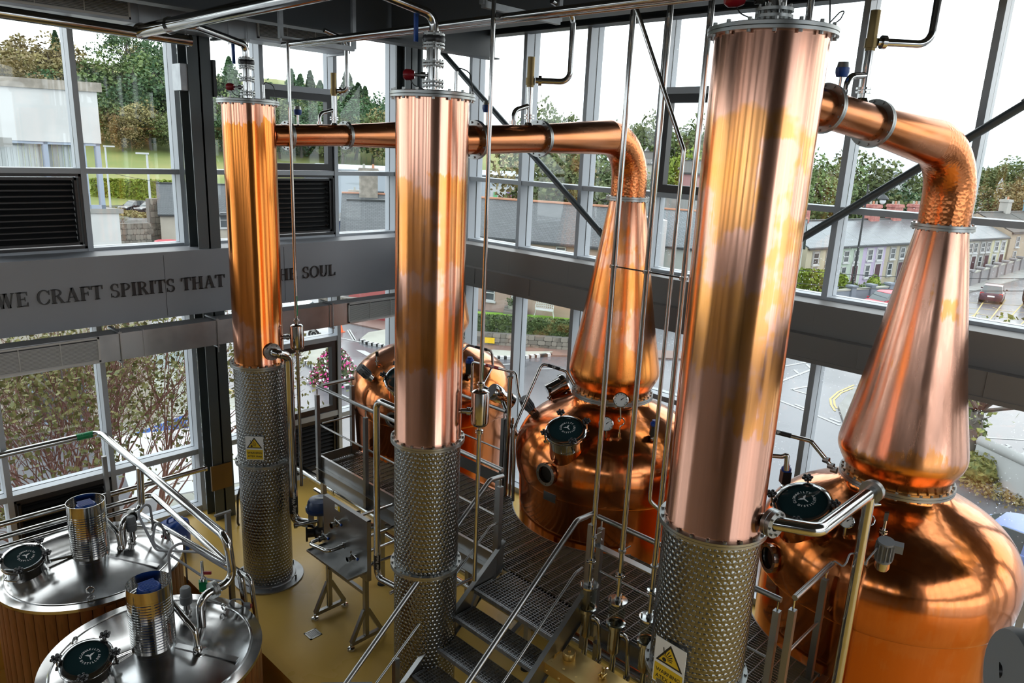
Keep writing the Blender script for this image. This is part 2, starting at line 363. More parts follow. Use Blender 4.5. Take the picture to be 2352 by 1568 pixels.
def louvre(a, b, z0, z1, label):
    """dark metal louvre in the lettered wall: frame and single slats"""
    t = thing('louvre_panel', label, 'louvre', ((a+b)/2, YW-.08, z0), group='dark ventilation louvres in the lettered wall')
    m = MB()
    for i, d in enumerate((0, .045)):
        f = .032
        for (p, q, r, s) in ((a+d, b-d, z0+d, z0+d+f), (a+d, b-d, z1-d-f, z1-d), (a+d, a+d+f, z0+d, z1-d), (b-d-f, b-d, z0+d, z1-d)): m.box((p, YW-.15+i*.03, r), (q, YW-.03, s))
    m.build('louvre_frame', 'louvre_dark', t, ang=0)
    n = int((z1-z0-.18)/.062); me = None
    for k in range(n):
        z = z0+.10+k*(z1-z0-.2)/max(n-1, 1)
        m = MB(); m.prism([(a+.09, YW-.115, z-.012), (a+.09, YW-.108, z-.018), (a+.09, YW-.045, z+.022), (a+.09, YW-.052, z+.03)], (b-a-.18, 0, 0)); m.build('slat', 'louvre_dark', t, ang=0)
    m = MB(); m.box((a+.08, YW-.04, z0+.08), (b-.08, YW-.03, z1-.08)); m.build('backing', 'black_frame', t, ang=0)
E5 = [XM[0]-1.2] + XM + [XW-.12]
for i in range(len(E5)-1):
    a, b = E5[i]+.03, E5[i+1]-.03
    tag_l = abs(E5[i]-1.83) < .05; tag_b = abs(E5[i]-5.43) < .05
    transom_l(a, b, ZT); transom_l(a, b, 4.008, .02); transom_l(a, b, .045, .045)
    if not tag_b: transom_l(a, b, .955, .04)
    window('left', a, b, ZT+.03, 6.22 if tag_b else ZTOP, black=False) if not tag_b else (window('left', a, b, ZT+.04, 6.14, black=True, label='black framed opening window above the louvre beside the slim copper column'), window('left', a, b, 6.22, ZTOP), transom_l(a, b, 6.18, .04))
    if tag_l: louvre(a, b, 4.025, 4.94, 'dark slatted louvre at the end of the band beside the white building')
    elif tag_b: louvre(a, b, 4.025, 4.94, 'dark slatted louvre under the black opening window')
    else: window('left', a, b, 4.025, 4.94)
    if tag_b:
        window('left', a, b, 2.36, 3.14); transom_l(a, b, 2.32, .04); window('left', a, b, 1.06, 2.28, black=True, label='black framed opening window below the ventilation duct'); transom_l(a, b, 1.015, .045)
        louvre(a, b, .09, .97, 'dark slatted louvre low in the wall behind the platform end')
    else:
        window('left', a, b, 1.0, 3.14)
        if tag_l: louvre(a, b, .09, .91, 'dark slatted louvre low in the wall behind the stainless vat lids')
        else: window('left', a, b, .09, .915)
E6 = YM[::-1]+[YW-.12]
for i in range(len(E6)-1):
    a, b = E6[i]+.03, E6[i+1]-.03; rain = E6[i] < 5.5
    transom_r(a, b, ZT); transom_r(a, b, 4.008, .02); transom_r(a, b, .045, .045); transom_r(a, b, 2.32 if 4 < E6[i] < 5 else .955, .035)
    if abs(E6[i]-4.28) < .05:
        window('right', a, b, ZT+.03, 6.2, True, True, 'black framed opening window behind the tall copper column'); window('right', a, b, 6.28, ZTOP, True); transom_r(a, b, 6.24, .04)
    else: window('right', a, b, ZT+.03, ZTOP, rain)
    window('right', a, b, 4.025, 4.94, rain); window('right', a, b, (.09), 3.38, rain)
# lettered band and its deep ledge, standing in front of the glass
m = MB(); m.box((-6, YB, 3.165), (XB_, YB+.05, 3.955)); m.box((-6, YB-.002, 3.955), (XB_+.1, YW-.02, 3.992)); m.box((-6, YB+.002, 3.13), (XB_, YW+.10, 3.165)); m.box((-6, YW+.06, 3.1), (XW, YW+.12, 3.98))
b = m.build('trim_2', 'band_grey', ang=0); struct(b, 'broad grey band across the glazing that carries the lettering')
for px in (379, 654):   # joints between the band's panels
    q = ony(px, 640, YB); m = MB(); m.box((q.x-.002, YB-.0015, 3.16), (q.x+.002, YB+.001, 3.99)); m.build('panel_joint', 'gasket_black', b, ang=0)
m = MB(); m.box((XB_, -6, 3.665), (XB_+.05, YB+.3, 3.955)); m.box((XB_-.002, -6, 3.955), (XW-.02, YW-.1, 3.992)); m.box((XW+.06, -6, 3.3), (XW+.12, YW, 3.98))
m.box((XB_-.13, -6, 3.42), (XB_+.05, YB+.2, 3.665)); m.box((XB_-.14, -6, 3.375), (XW+.1, YB+.2, 3.42))
for k in range(9): m.box((XB_-.1345, .2+k*1.15, 3.42), (XB_-.1295, .203+k*1.15, 3.665)); m.box((XB_-.0015, .75+k*1.15, 3.66), (XB_+.001, .753+k*1.15, 3.99))
struct(m.build('trim_3', 'beam_grey', ang=0), 'two-step grey beam across the street glazing')
# far side of the hall, behind the viewer: plastered, with one band of high windows
m = MB(); m.box((-6.2, -6.2, -.2), (-6, YW+.1, 5.6)); m.box((-6.2, -6.2, 7.0), (-6, YW+.1, 8.4))
for k in range(8): m.box((-6.15, -6+k*2.32-.4, 5.6), (-6.0, -6+k*2.32+.4, 7.0))
struct(m.build('wall_back', 'plaster', ang=0), 'plastered wall of the hall with a row of high windows')
m = MB(); m.box((-6, -6.2, -.2), (1.0, -6, 8.4)); m.box((1.0, -6.2, 7.25), (XW+.1, -6, 8.4)); m.box((1.0, -6.2, -.2), (XW+.1, -6, .1)); m.box((1.0, -6.2, 3.2), (XW+.1, -6, 3.98)); m.box((1.0, -6.12, 4.95), (XW, -6.04, 5.0))
for k in range(7): m.box((1.0+k*1.2-.035, -6.15, .1), (1.0+k*1.2+.035, -6.0, 7.25))
struct(m.build('wall_side', 'plaster', ang=0), 'end wall of the hall, half plaster and half glazing')
m = MB(); m.box((-6.2, -6.2, 8.2), (XW+.3, YW+.3, 8.4)); m.box((-6, YW-.3, ZTOP), (XW+.2, YW+.3, 8.2)); m.box((XW-.3, -6, ZTOP), (XW+.3, YW+.3, 8.2))
struct(m.build('ceiling', 'ceiling_dark', ang=0), 'dark metal roof deck over the hall')
def ibeam(m, a, b, h, w, t=.018):
    """I-section from a to b (centre of the bottom flange)"""
    a, b = Vector(a), Vector(b); z = Vector((0, 0, 1))
    m.bar(a+z*t/2, b+z*t/2, w, t); m.bar(a+z*(h-t/2), b+z*(h-t/2), w, t); m.bar(a+z*h/2, b+z*h/2, t*.8, h-2*t)

# unseen gallery slab under the viewer's feet, added to darken the copper's reflections
m = MB(); m.box((-6, -6, 3.62), (.45, .45, 3.84)); struct(m.build('floor_gallery_added', 'ceiling_dark', ang=0), 'dark unseen gallery slab added to darken the copper reflections')
# ------------------------------------------------------------------ copper rectifying columns and pot stills
def on_cyl(px, py, c, r):
    """front hit of the pixel's ray on a vertical cylinder"""
    d = ray(px, py).normalized(); a = d.x*d.x+d.y*d.y; ox, oy = EYE.x-c[0], EYE.y-c[1]
    b = ox*d.x+oy*d.y; q = b*b-a*(ox*ox+oy*oy-r*r); t = (-b-sqrt(max(q, 0)))/a; p = EYE+d*t
    return p, Vector((p.x-c[0], p.y-c[1], 0)).normalized()
def bolts(m, c, R, n, z, r=.011, h=.016, a0=.1, axis=None):
    c = Vector(c)
    for k in range(n):
        a = a0+2*pi*k/n
        if axis is None: p = c+Vector((R*cos(a), R*sin(a), z)); m.cyl(p, p+Vector((0, 0, h)), r, n=6)
        else:
            e3 = Vector(axis).normalized(); e1 = Vector((0, 0, 1)) if abs(e3.z) < .9 else Vector((1, 0, 0)); e1 = (e1-e1.dot(e3)*e3).normalized(); e2 = e3.cross(e1)
            p = c+R*(cos(a)*e1+sin(a)*e2)+z*e3; m.cyl(p, p+h*e3, r, n=6)
def flange(name, parent, c, R, th, n=16, ri=None, m_='steel_flange', axis=None, br=.012):
    """bolted ring: pair of plates with a seam, bolts as a sub-part"""
    m = MB(); ri = ri or R*.8; m.lathe([(ri, 0), (R, 0), (R, th*.46), (R*.985, th*.5), (R, th*.54), (R, th), (ri, th)], 40, c, cap=False, axis=axis)
    f = m.build(name, m_, parent); b = MB(); bolts(b, c, (R+ri)/2+.004, n, th, br, br*1.2, axis=axis); bolts(b, c, (R+ri)/2+.004, n, -br*1.2, br, br*1.2, axis=axis); b.build('bolts', 'steel_flange', f)['kind'] = 'stuff'
    return f
def valve_stack(t, c, z0, h=.5, k=1.0, top=None):
    """spool, butterfly valve and vent elbow on a column's lid"""
    c = Vector((c[0], c[1], 0)); m = MB()
    for a, b_, r in ((0, .20, .05), (.20, .34, .055), (.34, .46, .06)): m.cyl(c+Vector((0, 0, z0+a*k)), c+Vector((0, 0, z0+b_*k)), r*k, n=20)
    m.build('spool', 'steel_polished', t)
    for z in (.045, .075, .20, .225, .335, .36, .43):
        m = MB(); m.lathe([(0, 0), (.088*k, 0), (.088*k, .014*k), (0, .014*k)], 24, c+Vector((0, 0, z0+z*k))); bolts(m, c, .074*k, 8, z0+z*k-.012, .007*k, .04*k); m.build('spool_flange', 'steel_flange', t)
    m = MB(); m.lathe([(0, 0), (.086*k, 0), (.092*k, .02), (.086*k, .045*k), (0, .045*k)], 24, c+Vector((0, 0, z0+.38*k))); m.build('wafer_valve', 'plastic_black', t)
    q = c+Vector((-.10*k, .10*k, 0)); m = MB(); m.bar(q+Vector((0, 0, z0+.38*k)), q+Vector((0, 0, z0+.62*k)), .022, .03); m.build('lever', 'plastic_blue', t)
    v = Vector((-.69, .72, 0)); m = MB(); m.cyl(c+Vector((0, 0, z0+.13*k)), c+v*.17*k+Vector((0, 0, z0+.13*k)), .012*k); m.cyl(c+v*.06*k+Vector((0, 0, z0+.13*k)), c+v*.10*k+Vector((0, 0, z0+.13*k)), .026*k); m.build('probe', 'steel_polished', t)
    m = MB(); m.lathe([(0, 0), (.03*k, .0), (.042*k, .03*k), (.044*k, .07*k), (.03*k, .09*k), (0, .09*k)], 14, c+v*.15*k+Vector((0, 0, z0+.13*k)), axis=v); m.build('sensor_cap', 'plastic_red', t)
    m = MB(); p = c+v*.19*k+Vector((0, 0, z0+.10*k)); m.tube(fillet([p, p+Vector((.02, -.03, -.05)), p+Vector((.10, -.1, -.085)), p+Vector((.14, -.12, -.09))], .05), .004, 6); m.build('cable', 'plastic_black', t)
def make_column(label, c, r, rs, z1, z2, z3, disc=.43, m_='copper', vk=1.0, stack=True):
    t = thing('rectifying_still', label, 'still column', (c[0], c[1], 0), group='copper rectifying columns'); C0 = (c[0], c[1], 0)
    if disc:
        m = MB(); m.lathe([(rs*.9, 0), (disc, 0), (disc, .018), (rs*1.12, .02), (rs*1.10, .035), (rs*.99, .04)], 48, C0, cap=False); bolts(m, C0, rs*1.22, 6, .02, .014, .05); m.build('base_plate', 'galvanised', t)
    m = MB(); m.lathe([(rs, .02), (rs, z1)], 64, C0); m.build('lower_shell', 'steel_turned', t)
    m = MB(); m.lathe([(rs, z1+.03), (rs, z2)], 64, C0); m.build('upper_shell', 'steel_turned', t)
    flange('shell_flange', t, (c[0], c[1], z1), rs+.035, .035, 20, rs*.98); flange('shell_flange', t, (c[0], c[1], z2-.02), rs+.035, .04, 20, r*.98)
    m = MB(); m.lathe([(r+.004, z2+.015), (r+.006, z2+.035), (r, z2+.05), (r, z3)], 72, C0); m.build('copper_shell', m_, t)
    m = MB(); m.lathe([(r*.9, z3-.01), (r+.045, z3-.01), (r+.045, z3+.008), (r+.04, z3+.011), (r+.045, z3+.014), (r+.045, z3+.034), (r+.02, z3+.042), (0, z3+.046)], 64, C0, cap=False); lid = m.build('lid_flange', 'steel_flange', t)
    m = MB(); bolts(m, C0, r+.024, 16, z3+.034, .013, .022); bolts(m, C0, r+.024, 16, z3-.026, .013, .02); m.build('bolts', 'steel_flange', lid)['kind'] = 'stuff'
    if stack:
        valve_stack(t, c, z3+.04, k=vk)
        p = Vector((c[0], c[1], 0))+Vector((.69, -.72, 0))*r*.62; m = MB(); m.cyl(p+Vector((0, 0, z3+.04)), p+Vector((0, 0, z3+.21*vk)), .016*vk); m.build('thermowell', 'steel_polished', t)
        m = MB(); q = p+Vector((0, 0, z3+.21*vk)); d = Vector((.69, -.72, 0)); m.tube(fillet([q, q+d*.02+Vector((0, 0, .03)), q+d*.11+Vector((0, 0, .0)), q+d*.14+Vector((0, 0, -.17*vk))], .06), .005, 6); m.build('cable', 'plastic_black', t)
    return t
C1, C2, C3 = (4.072, 8.018), (4.063, 4.87), (4.63, 2.30)
col1 = make_column('slim copper column with orange tarnish in front of the lettered band', C1, .283, .30, 1.62, 2.87, 5.82, m_='copper_warm', vk=.95)
col2 = make_column('copper column on patterned steel shell between lettered band and middle still', C2, .30, .30, 1.62, 2.89, 5.83, m_='copper')
col3 = make_column('tallest copper column with wide pink highlights in front of the street still', C3, .345, .352, 1.65, 2.89, 6.20, m_='copper_tall', vk=1.3)
def sign(parent, c, r, px0, py0, px1, py1, big):
    """white and yellow warning plate screwed to a column"""
    p, n = on_cyl((px0+px1)/2, (py0+py1)/2, c, r+.006); up = Vector((0, 0, 1)); rt = up.cross(n).normalized()
    a = on_cyl(px0, (py0+py1)/2, c, r)[0]; b = on_cyl(px1, (py0+py1)/2, c, r)[0]; w = (b-a).length; h = w*1.42
    o = p+n*.012
    def R(x, y, e=0.): return o+rt*x*w+up*y*h+n*e
    m = MB(); m.prism([R(-.5, -.5), R(.5, -.5), R(.5, .5), R(-.5, .5)], n*.004); s = m.build('warning_sign', 'white_print', parent, ang=0)
    m = MB(); m.prism([R(-.46, -.47, .004), R(.46, -.47, .004), R(.46, -.06, .004), R(-.46, -.06, .004)], n*.001); m.build('yellow_panel', 'sign_yellow', s, ang=0)
    m = MB(); m.prism([R(-.44, .0, .004), R(.44, .0, .004), R(0, .46, .004)], n*.001); m.build('triangle', 'tape_black', s, ang=0)
    m = MB(); m.prism([R(-.34, .04, .005), R(.34, .04, .005), R(0, .385, .005)], n*.001); m.build('triangle_field', 'sign_yellow', s, ang=0)
    m = MB()
    for k in range(7):
        an = radians(8+k*15); x0, y0 = -.16, .09; L0, L1 = .10, .22+.14*sin(an)*(1-.3*cos(an)); wd = .016
        q0 = (x0+L0*cos(an), y0+L0*sin(an)*.7); q1 = (x0+L1*1.1*cos(an), y0+L1*sin(an)*.7); nx, ny = -sin(an)*wd, cos(an)*wd*.7
        m.prism([R(q0[0]-nx*.4, q0[1]-ny*.4, .006), R(q1[0]-nx, q1[1]-ny, .006), R(q1[0]+nx, q1[1]+ny, .006), R(q0[0]+nx*.4, q0[1]+ny*.4, .006)], n*.0006)
    m.prism([R(x0+.07*cos(2*pi*k/8), y0+.045*sin(2*pi*k/8), .006) for k in range(8)], n*.0006)
    m.build('explosion_mark', 'tape_black', s, ang=0)
    for body, yy in (('WARNING', -.2), ('ATEX Area', -.34)): text_obj(body, w*.165, 'lettering', 'tape_black', s, R(0, yy, .0052), rt, up, .0004, bold=.0008)
sign(col1, C1, .30, 565.5, 1000, 606, 1056, False); sign(col3, C3, .352, 1509, 1480, 1569, 1575, True)

POT = [(.15, .30), (.8, .30), (.96, .36), (1.0, .5), (1.03, 1.2), (1.055, 1.68), (1.068, 1.75), (1.080, 1.765), (1.098, 1.86), (1.108, 1.98), (1.10, 2.08), (1.07, 2.19), (1.0, 2.315), (.90, 2.415), (.76, 2.505), (.62, 2.57), (.52, 2.62), (.455, 2.67), (.43, 2.72)]
NECK = [(.425, 2.765), (.425, 2.79), (.445, 2.83), (.49, 2.91), (.516, 2.97), (.524, 3.02), (.515, 3.10), (.47, 3.33), (.415, 3.62), (.355, 3.98), (.295, 4.36), (.24, 4.70), (.195, 4.97)]
def smooth_prof(p, k=3):
    out = []
    for i in range(len(p)-1):
        p0 = p[max(i-1, 0)]; p1 = p[i]; p2 = p[i+1]; p3 = p[min(i+2, len(p)-1)]
        for j in range(k):
            t = j/k; out.append(tuple(.5*((2*p1[a])+(-p0[a]+p2[a])*t+(2*p0[a]-5*p1[a]+4*p2[a]-p3[a])*t*t+(-p0[a]+3*p1[a]-3*p2[a]+p3[a])*t**3) for a in (0, 1)))
    return out+[p[-1]]
def pot_hit(px, py, c, k=1.0, dx=0):
    """first hit of the pixel's ray on a pot's body, with outward normal"""
    d = ray(px, py).normalized(); prev = None
    def rad(z):
        for (ra, za), (rb, zb) in zip(POT, POT[1:]):
            if za <= z <= zb and zb > za: return k*(ra+(rb-ra)*(z-za)/(zb-za))
        return 0
    t = 3.
    while t < 14:
        p = EYE+d*t
        if hypot(p.x-c[0], p.y-c[1]) < rad(p.z): break
        t += .004
    e = .02; dr = (rad(p.z+e)-rad(p.z-e))/(2*e); a = Vector((p.x-c[0], p.y-c[1], 0)).normalized()
    return p, Vector((a.x, a.y, -dr)).normalized()
def ring_text(body, R, size, parent, o, e1, e2, a0, a1, m_='white_print'):
    """letters set around a circle on a plane"""
    n = len(body)
    for i, ch in enumerate(body):
        if ch == ' ': continue
        a = radians(a0+(a1-a0)*i/max(n-1, 1)); rad = cos(a)*e1+sin(a)*e2; sgn = 1 if a0 > a1 else -1
        text_obj(ch, size, 'lettering', m_, parent, o+rad*R, (sin(a)*e1-cos(a)*e2)*sgn, rad*sgn, .0003, bold=.0006)
def star_knob(m, p, ax, r=.045):
    m.lathe([(0, 0), (r*.5, 0), (r*.55, r*.5), (r*.35, r*.9), (0, r*.95)], 10, p, axis=ax)
    e3 = Vector(ax).normalized(); e1 = Vector((0, 0, 1)) if abs(e3.z) < .9 else Vector((1, 0, 0)); e1 = (e1-e1.dot(e3)*e3).normalized(); e2 = e3.cross(e1)
    for k in range(6): a = k*pi/3; q = Vector(p)+e3*r*.55+r*.75*(cos(a)*e1+sin(a)*e2); m.ball(q, r*.36, 6, 4)
def manway(t, p, ax, R=.21, h=.15, knobs=(20, 110, 200, 290), spin=0., base='copper_pot'):
    """tilted manhole: copper collar, steel ring, dark glass with the maker's emblem, four star-knob clamps"""
    ax = Vector(ax).normalized(); e1 = (_rt-_rt.dot(ax)*ax).normalized(); e2 = ax.cross(e1); p = Vector(p)
    m = MB(); m.lathe([(R*1.02, -.16), (R*.94, -.02), (R*.93, h*.35)], 36, p, axis=ax, cap=False); mw = m.build('manhole', base, t)
    m = MB(); m.lathe([(R*.935, h*.3), (R*.935, h), (R*1.07, h), (R*1.07, h+.018), (R*1.04, h+.022), (R*1.06, h+.03), (R*1.06, h+.045), (R*.98, h+.055), (R*.86, h+.055), (R*.86, h+.03)], 40, p, axis=ax, cap=False); m.build('lid_ring', 'steel_polished', mw)
    m = MB(); m.lathe([(R*.88, h+.03), (R*.88, h+.045), (0, h+.046)], 40, p, axis=ax); m.build('lid_glass', 'manhole_glass', mw)
    o = p+ax*(h+.0468); s1 = cos(spin)*e1+sin(spin)*e2; s2 = -sin(spin)*e1+cos(spin)*e2; cR = R*.36
    oo = o+e1*R*.10+e2*R*.12
    ring_text('CLONAKILTY', cR, R*.135, mw, oo, s1, s2, 165, 15); ring_text('DISTILLERY', cR, R*.135, mw, oo, s1, s2, 195, 345)
    m = MB(); m.prism([oo+cR*.85*(x*s1+y*s2) for x, y in ((-.06, -.6), (.06, -.6), (.10, .0), (.35, .18), (.62, .42), (.22, .40), (0, .22), (-.22, .40), (-.62, .42), (-.35, .18), (-.10, .0))], ax*.0004); m.build('emblem', 'white_print', mw, ang=0)
    for a in knobs:
        a = radians(a); d = cos(a)*e1+sin(a)*e2; q = p+d*R*1.12
        m = MB(); m.cyl(q+ax*(h-.06), q+ax*(h+.07), .009, n=8); m.bar(q+ax*(h-.05)-d*.03, q+ax*(h-.05)+d*.02, .03, .02, ax); m.build('clamp', 'steel_polished', mw)
        m = MB(); star_knob(m, q+ax*(h+.065), ax); m.build('star_knob', 'plastic_black', mw)
    g = -e2; q = p+g*R*1.0+ax*h*.75; m = MB(); m.tube(fillet([q-e1*.07, q-e1*.07+g*.05, q+e1*.07+g*.05, q+e1*.07], .02), .006, 8); m.build('lid_handle', 'steel_polished', mw)
    return mw
def finned_light(t, p, ax, k=1.0):
    """grey finned inspection lamp on its socket"""
    ax = Vector(ax).normalized(); e1 = Vector((0, 0, 1)).cross(ax).normalized() if abs(ax.z) < .99 else Vector((1, 0, 0)); e2 = ax.cross(e1); p = Vector(p)
    m = MB(); m.cyl(p-ax*.03, p+ax*.035*k, .048*k, n=20); q = m.build('lamp_socket', 'steel_polished', t)
    m = MB(); m.lathe([(.05*k, .035*k), (.052*k, .05*k), (.04*k, .06*k), (.04*k, .17*k), (.05*k, .175*k), (.05*k, .19*k), (0, .192*k)], 20, p, axis=ax)
    for j in range(14): a = 2*pi*j/14; d = cos(a)*e1+sin(a)*e2; m.obox(p+ax*.115*k+d*.047*k, ax*.06*k, d*.011*k, d.cross(ax)*.0035)
    m.build('lamp_body', 'plastic_grey', q)
    m = MB(); m.obox(p+ax*.16*k+e1*.06*k, ax*.028*k, e1*.04*k, e2*.025*k); m.build('junction_box', 'plastic_grey', q)
    return q
def gauge(t, p, stem_to, R=.082, face=None):
    """dial gauge facing the gallery"""
    p = Vector(p); n = (face or (EYE-p)).normalized(); n = Vector((n.x, n.y, n.z*.6)).normalized(); rt = Vector((0, 0, 1)).cross(n).normalized(); up = n.cross(rt)
    m = MB(); m.lathe([(0, -.03), (R*.95, -.03), (R, -.015), (R, .012), (R*.9, .016), (R*.88, .008)], 28, p, axis=n); g = m.build('gauge', 'steel_polished', t)
    m = MB(); m.lathe([(R*.9, .006), (R*.88, .0085), (0, .009)], 28, p, axis=n); m.build('dial', 'white_print', g)
    m = MB(); m.prism([p+n*.0095+up*.008, p+n*.0095-up*.008, p+n*.0095+(rt*.7+up*.6)*R*.75], n*.001)
    for k in range(11): a = radians(225-27*k); d = cos(a)*rt+sin(a)*up; m.prism([p+n*.0095+d*R*.68-d.cross(n)*.0025, p+n*.0095+d*R*.68+d.cross(n)*.0025, p+n*.0095+d*R*.83+d.cross(n)*.0025, p+n*.0095+d*R*.83-d.cross(n)*.0025], n*.0008)
    m.build('needle', 'tape_black', g, ang=0)
    m = MB()
    for pts, r in stem_to: m.tube(fillet(pts, .035, 6), r, 8)
    m.build('stem', 'steel_polished', g)
    return g
def port(t, p, n, R=.115):
    """round bolted sight window in a pot's wall"""
    n = Vector((n.x, n.y, n.z*.2)).normalized(); p = Vector(p)-n*.03
    m = MB(); m.lathe([(R*.72, .075), (R, .075), (R, .04), (R*.86, .03), (R*.86, -.05)], 32, p, axis=n, cap=False); bolts(m, p, R*.87, 8, .075, .006, .008, axis=n); w = m.build('sight_port', 'steel_polished', t)
    m = MB(); m.lathe([(R*.74, .045), (0, .046)], 24, p, axis=n); m.build('port_glass', 'fluid_dark', w); return w
def blue_valve(t, p, k=1.0):
    """small actuated valve: grey body, blue cap, thin steel line"""
    p = Vector(p); m = MB(); m.cyl(p-Vector((0, 0, .06)), p+Vector((0, 0, .05*k)), .016, n=10); m.cyl(p+Vector((0, 0, .0)), p+Vector((0, 0, .02)), .03, n=12); v = m.build('actuator_valve', 'steel_polished', t)
    m = MB(); m.obox(p+Vector((0, 0, .11*k)), Vector((.69, -.72, 0))*.04*k, Vector((.72, .69, 0))*.04*k, Vector((0, 0, .06*k))); m.build('valve_body', 'plastic_black', v)
    m = MB(); m.lathe([(.045*k, 0), (.045*k, .03*k), (.03*k, .045*k), (.03*k, .06*k), (0, .06*k)], 16, p+Vector((0, 0, .17*k))); m.build('valve_cap', 'plastic_blue', v)
    return v
def make_pot(label, c, k, arm_to, arm_s, zc, neck='copper_neck', col_r=.3):
    """pot, swan neck, elbow and lyne arm, bolted into one still"""
    t = thing('pot_still', label, 'pot still', (c[0], c[1], 0), group='copper pot stills'); C0 = Vector((c[0], c[1], 0))
    m = MB(); m.lathe([(r*k, z) for r, z in smooth_prof(POT[:6], 2)]+[(r*k, z) for r, z in smooth_prof(POT[6:], 4)], 96, C0); m.build('body', 'copper_pot', t, ang=50)
    for a in (.6, 2.2, 3.8, 5.4): m = MB(); m.cyl(C0+Vector((.75*cos(a), .75*sin(a), 0)), C0+Vector((.75*cos(a), .75*sin(a), .35)), .05); m.build('leg', 'steel', t)
    flange('neck_flange', t, C0+Vector((0, 0, 2.715)), .475, .05, 30, .42)
    m = MB(); m.lathe(smooth_prof(NECK, 3), 72, C0); m.build('neck', neck, t, ang=60)
    flange('swan_flange', t, C0+Vector((0, 0, 4.965)), .238, .045, 16, .19, br=.009)
    d = Vector((arm_to[0]-c[0], arm_to[1]-c[1], 0)); Ld = d.length; d.normalize()
    # hammered elbow: quarter bend from the neck into the arm
    zb = zc(.45); pts = [C0+Vector((0, 0, 5.0)), C0+Vector((0, 0, 5.10))]; rr = [.192, .194]
    R = .45; z_s = zb-R
    for q in range(11):
        a = q/10*pi/2; pts.append(C0+d*(R-R*cos(a))+Vector((0, 0, z_s+R*sin(a)))); rr.append(.195-.02*q/10)
    m = MB(); m.tube(pts, rr, 40); m.build('elbow', 'copper_hammered', t, ang=60)
    s1, s2, s3 = arm_s
    P = lambda s: C0+d*s+Vector((0, 0, zc(s)))
    m = MB(); m.tube([P(.445), P(s1-.02)], [.176, .131], 40); m.build('lyne_arm', 'copper_arm', t)
    m = MB(); m.tube([P(s1), P(s2)], [.127, .122], 40); m.tube([P(s2), P(Ld-col_r*.9)], [.122, .120], 40); m.build('column_branch', 'copper_arm', t)
    ax = (P(s1+.1)-P(s1)).normalized()
    flange('arm_flange', t, P(s1)-ax*.02, .168, .04, 12, .125, axis=ax, br=.009); flange('arm_flange', t, P(s2)-ax*.02, .165, .04, 12, .12, axis=ax, br=.009)
    # relief valve, bypass bend and a level switch standing on the branch
    q = P(s1+.16)+Vector((0, 0, .115)); m = MB(); m.cyl(q, q+Vector((0, 0, .03)), .045, .032); m.cyl(q, q+Vector((0, 0, .36)), .030, n=16); m.cyl(q+Vector((0, 0, .06)), q+Vector((0, 0, .075)), .052); m.cyl(q+Vector((0, 0, .085)), q+Vector((0, 0, .10)), .052)
    w = ax; q2 = P(s1+.36)+Vector((0, 0, .11)); m.tube(fillet([q2, q2+Vector((0, 0, .14)), q+Vector((0, 0, .18))], .07), .022, 12); m.cyl(q2+Vector((0, 0, .02)), q2+Vector((0, 0, .05)), .034); br = m.build('relief_branch', 'steel_polished', t)
    m = MB(); m.cyl(q+Vector((0, 0, .34)), q+Vector((0, 0, .60)), .033); m.cyl(q+Vector((0, 0, .36)), q+Vector((0, 0, .42)), .042); m.build('relief_valve', 'brass_dull', t)
    q3 = P(s2-.14)+Vector((0, 0, .11)); m = MB(); m.cyl(q3, q3+Vector((0, 0, .13)), .014); s = m.build('level_switch', 'steel_polished', t); m = MB(); m.lathe([(0, .12), (.035, .12), (.045, .15), (.045, .18), (0, .18)], 16, q3); m.build('switch_head', 'plastic_blue', s); m = MB(); m.lathe([(0, .18), (.04, .18), (.035, .215), (0, .215)], 16, q3); m.build('switch_cap', 'steel', s)
    t['relief'] = [q.x, q.y, q.z+.42]
    return t
PA, PB, PC = (6.79, 8.06), (6.87, 4.87), (6.93, 1.735)
potA = make_pot('copper pot still mostly hidden behind the middle column', PA, 1.07, C1, (1.46, 2.25, 2.4), lambda s: 5.60-.045*s)
potB = make_pot('middle copper pot still with round manhole, between two tall columns', PB, 1.0, C2, (1.50, 2.33, 2.5), lambda s: 5.643-.053*s)
potC = make_pot('large copper pot still nearest the street glazing, dome in full view', PC, 1.0, C3, (1.19, 1.76, 1.9), lambda s: 5.602+.118*s, 'copper_neck_pale', .345)
# ------------------------------------------------------------------ steel platform round the stills, railings, stairs
ZP = 1.25; XF = 4.97; XB = 6.20; YE0, YE1 = 1.76, 8.22           # deck level, front and back edge, ends
def cut_line(fixed, lo, hi, along):
    """pieces of a bar that lie outside the holes cut for the pots"""
    seg = [(lo, hi)]
    for c, R in ((PA, 1.07*1.04+.07), (PB, 1.11), (PC, 1.11)):
        f, a = (c[1], c[0]) if along == 'x' else (c[0], c[1]); dd = R*R-(fixed-f)**2
        if dd <= 0: continue
        h = sqrt(dd); new = []
        for p, q in seg:
            if q <= a-h or p >= a+h: new.append((p, q)); continue
            if p < a-h: new.append((p, a-h))
            if q > a+h: new.append((a+h, q))
        seg = new
    return seg
plat = thing('platform', 'grey steel grating platform curving around the copper pots', 'platform', (XF, 5.0, 0))
def grate_panel(parent, xa, xb, ya, yb, z, name='grating', clip=True, dx=.034, dy=.10):
    m = MB(); n = int((xb-xa)/dx)
    for i in range(n+1):
        x = xa+(xb-xa)*i/n
        for p, q in (cut_line(x, ya, yb, 'y') if clip else [(ya, yb)]): m.box((x-.0022, p, z-.03), (x+.0022, q, z))
    n = max(int((yb-ya)/dy), 1)
    for i in range(n+1):
        y = ya+(yb-ya)*i/n
        for p, q in (cut_line(y, xa, xb, 'x') if clip else [(xa, xb)]): m.box((p, y-.0035, z-.012), (q, y+.0035, z+.003))
    o = m.build(name, 'grating_steel', parent, ang=0); o['kind'] = 'stuff'; return o
